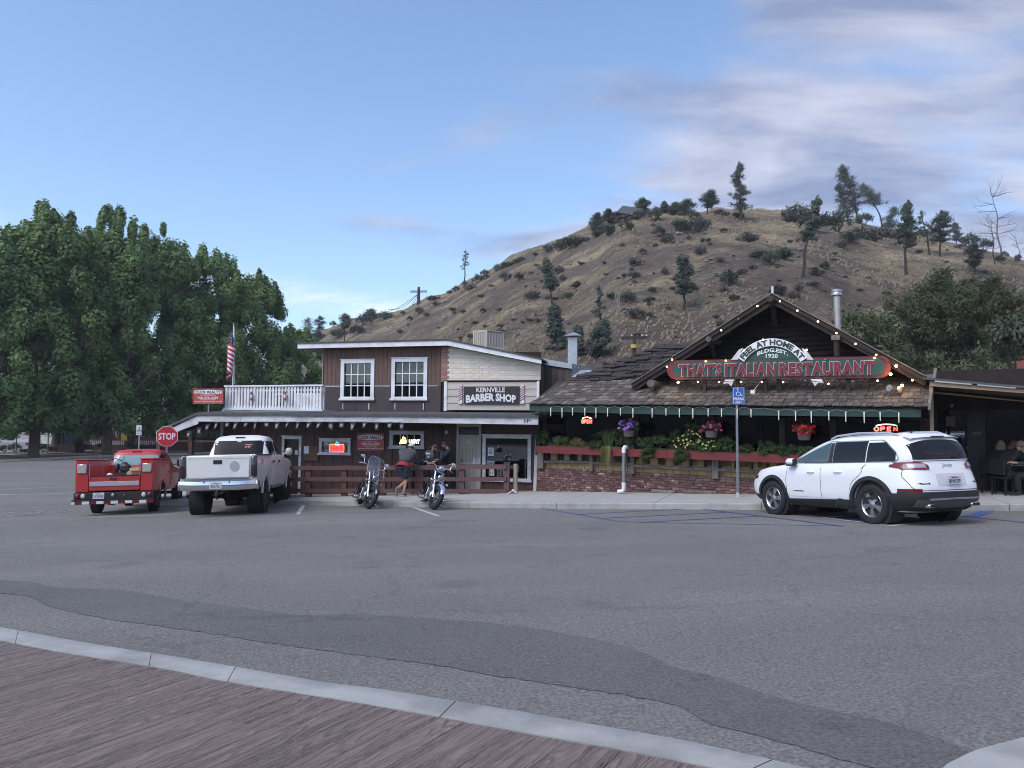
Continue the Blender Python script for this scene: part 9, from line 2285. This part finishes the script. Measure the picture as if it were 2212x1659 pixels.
def basket(cx,cy,pw,spread,colr,nm,label,zf=Z5):
 y=-.62;x,z=RB.px(*zf(cx,cy),y);th=Th('hanging_basket',label,'flower basket',RB,(x,y,z),group='hanging flower baskets')
 g=Geo();g.lathe([(.10,-.02),(.14,.0),(.17,.16),(.18,.17)],(x,y,z),n=18);th.part('pot',g,mat('brown_grey_pot',(.12,.10,.095),.7),smooth=40)
 g=Geo()
 for a in(0,2.1,4.2):g.tube([(x+.17*math.cos(a),y+.17*math.sin(a),z+.17),(x,y,z+.75)],.005,4)
 g.tube([(x,y,z+.75),(x,y,ze(x)-.1)],.005,4);th.part('hanger',g,M_cable);rn=random.Random(int(cx));bl=[];fl_=[]
 for _ in range(16):a=rn.uniform(0,6.28);rr=spread*.8*rn.random()**.5;bl.append((x+rr*math.cos(a)-th.b.x,y+rr*math.sin(a)*.7-th.b.y,z+.20+.14*rn.random()-th.b.z,.09,.09,.09))
 for _ in range(26):a=rn.uniform(0,6.28);rr=spread*rn.random()**.5;fl_.append((x+rr*math.cos(a)-th.b.x,y+rr*math.sin(a)*.7-.04-th.b.y,z+.26+(.24 if 'purple' in label else .17)*rn.random()-.10*rr/spread-th.b.z,.055,.055,.05))
 mk('leaves',leaf_mesh('leaves',bl,40,.035,M_fg,5,fill=.9),None,th.e);mk('flowers',leaf_mesh('flowers',fl_,34,.020,petals(nm,colr),6,aspect=.8,fill=.9),None,th.e)
basket(940,368,70,.34,(.38,.17,.62),'purple_petals','hanging basket of pale purple flowers left of the downspout pipe');basket(1665,375,80,.30,(.55,.06,.22),'pink_petals','hanging basket of pink flowers beside the yellow flowering vine');basket(555,178,80,.30,(.50,.015,.025),'red_petals','hanging basket of bright red flowers above the front of the SUV',Z8)
PLt=[(170,370,70,60,0,'bushy green plant at the left end of the red planter'),(330,405,80,35,0,'low spreading plant under the left window'),(500,425,70,30,1,'yellowing trailing plant left of the grasses'),(640,440,60,30,0,'green plant just left of the grass clump'),(900,410,75,40,0,'leafy plant around the downspout top'),(1080,430,75,40,0,'leafy plant right of the downspout pipe'),(1110,510,45,50,0,'plant spilling over the red planter front'),(1210,400,50,30,0,'small plant between downspout and vine'),(1400,400,85,85,0,'tall yellow flowering vine, left half'),(1530,360,85,110,0,'tall yellow flowering vine climbing beside the pink basket'),(1640,440,90,50,0,'flowering plant under the pink basket'),(1780,430,70,50,0,'grey green plant left of the parking sign'),(1410,540,45,50,0,'vine tail hanging below the planter'),(1960,480,60,25,0,'low plant right of the parking sign'),(2150,470,70,50,0,'leafy plant left of the white SUV'),(2330,490,70,40,0,'leafy plant above the bonnet of the white SUV'),(2500,500,60,30,0,'low plant below the red basket')]
for i,(X,Y,rx,rzz,yl,lb)in enumerate(PLt):
 y=-.42 if Y<500 else-.56;x,z=zb5(X,Y,y);k_=.2448/FPX*20.5*1.2;wx,wz=rx*k_,rzz*.2448/FPX*21;rn=random.Random(200+i);T=Matrix.Translation(RB.w(x,y,z-wz))@Matrix.Rotation(-RB.a,4,'Z')
 th=thing('planter_plant',lb,'plant',T=T,group='plants in the long red planter');bl=[(rn.uniform(-wx,wx),rn.uniform(-.12,.10),wz+rn.uniform(-wz,wz)*.9,.10,.09,.09)for _ in range(26)];bl=[q for q in bl if(q[0]/wx)**2+((q[2]-wz)/wz)**2<1.1]
 mk('leaves',leaf_mesh('leaves',bl,80,.027,M_yg if yl else M_fg,300+i,fill=.95,aspect=.35),None,th)
 g=Geo()
 for _ in range(5):g.tube([(rn.uniform(-.3,.3)*wx,0,0),(rn.uniform(-.8,.8)*wx,0,wz*1.3)],.006,4)
 mk('stems',g,M_fg,th)
 if 'flowering' in lb:fl_=[(rn.uniform(-wx,wx)*.8,-.15,wz+rn.uniform(-wz,wz)*.8,.02,.02,.02)for _ in range(16)];mk('flowers',leaf_mesh('flowers',fl_,5,.022,petals('yellow_petals',(.60,.55,.20)),9,aspect=.8),None,th)
for i,(X,Y,h,lb)in enumerate(((760,440,.55,'clump of long grass blades arching over the planter left of the downspout'),(740,560,.0,'dry straw-coloured grass hanging down over the red planter'))):
 y=-.50;x,z=zb5(X,450,y);g=Geo();rn=random.Random(i)
 for _ in range(60):
  a=rn.uniform(-1,1);L1=rn.uniform(.25,.5)
  if i==0:g.tube([(x+a*.1,y,z-.05),(x+a*.25,y-.05,z+L1),(x+a*.55,y-.12,z+L1*.75)],[.005,.005,.002],3)
  else:g.tube([(x+a*.12,y-.03,z),(x+a*.18,y-.10,z-.1),(x+a*.16,y-.11,z-.2-L1)],[.005,.005,.002],3)
 solo(RB,'ornamental_grass',g,M_fg if i==0 else M_yg,lb,'grass clump')
hm=bpy.data.materials.new('evening_haze');hm.use_nodes=True;hm.node_tree.nodes.clear()
ho=hm.node_tree.nodes.new('ShaderNodeOutputMaterial');hv=hm.node_tree.nodes.new('ShaderNodeVolumePrincipled')
hv.inputs['Color'].default_value=(.86,.92,1,1);hv.inputs['Density'].default_value=.00045;hv.inputs['Anisotropy'].default_value=.2;hm.node_tree.links.new(hv.outputs[0],ho.inputs['Volume'])
g=Geo();g.box(-304,304,-64,424,-5,85)
mk('haze',g,hm,kind='stuff')
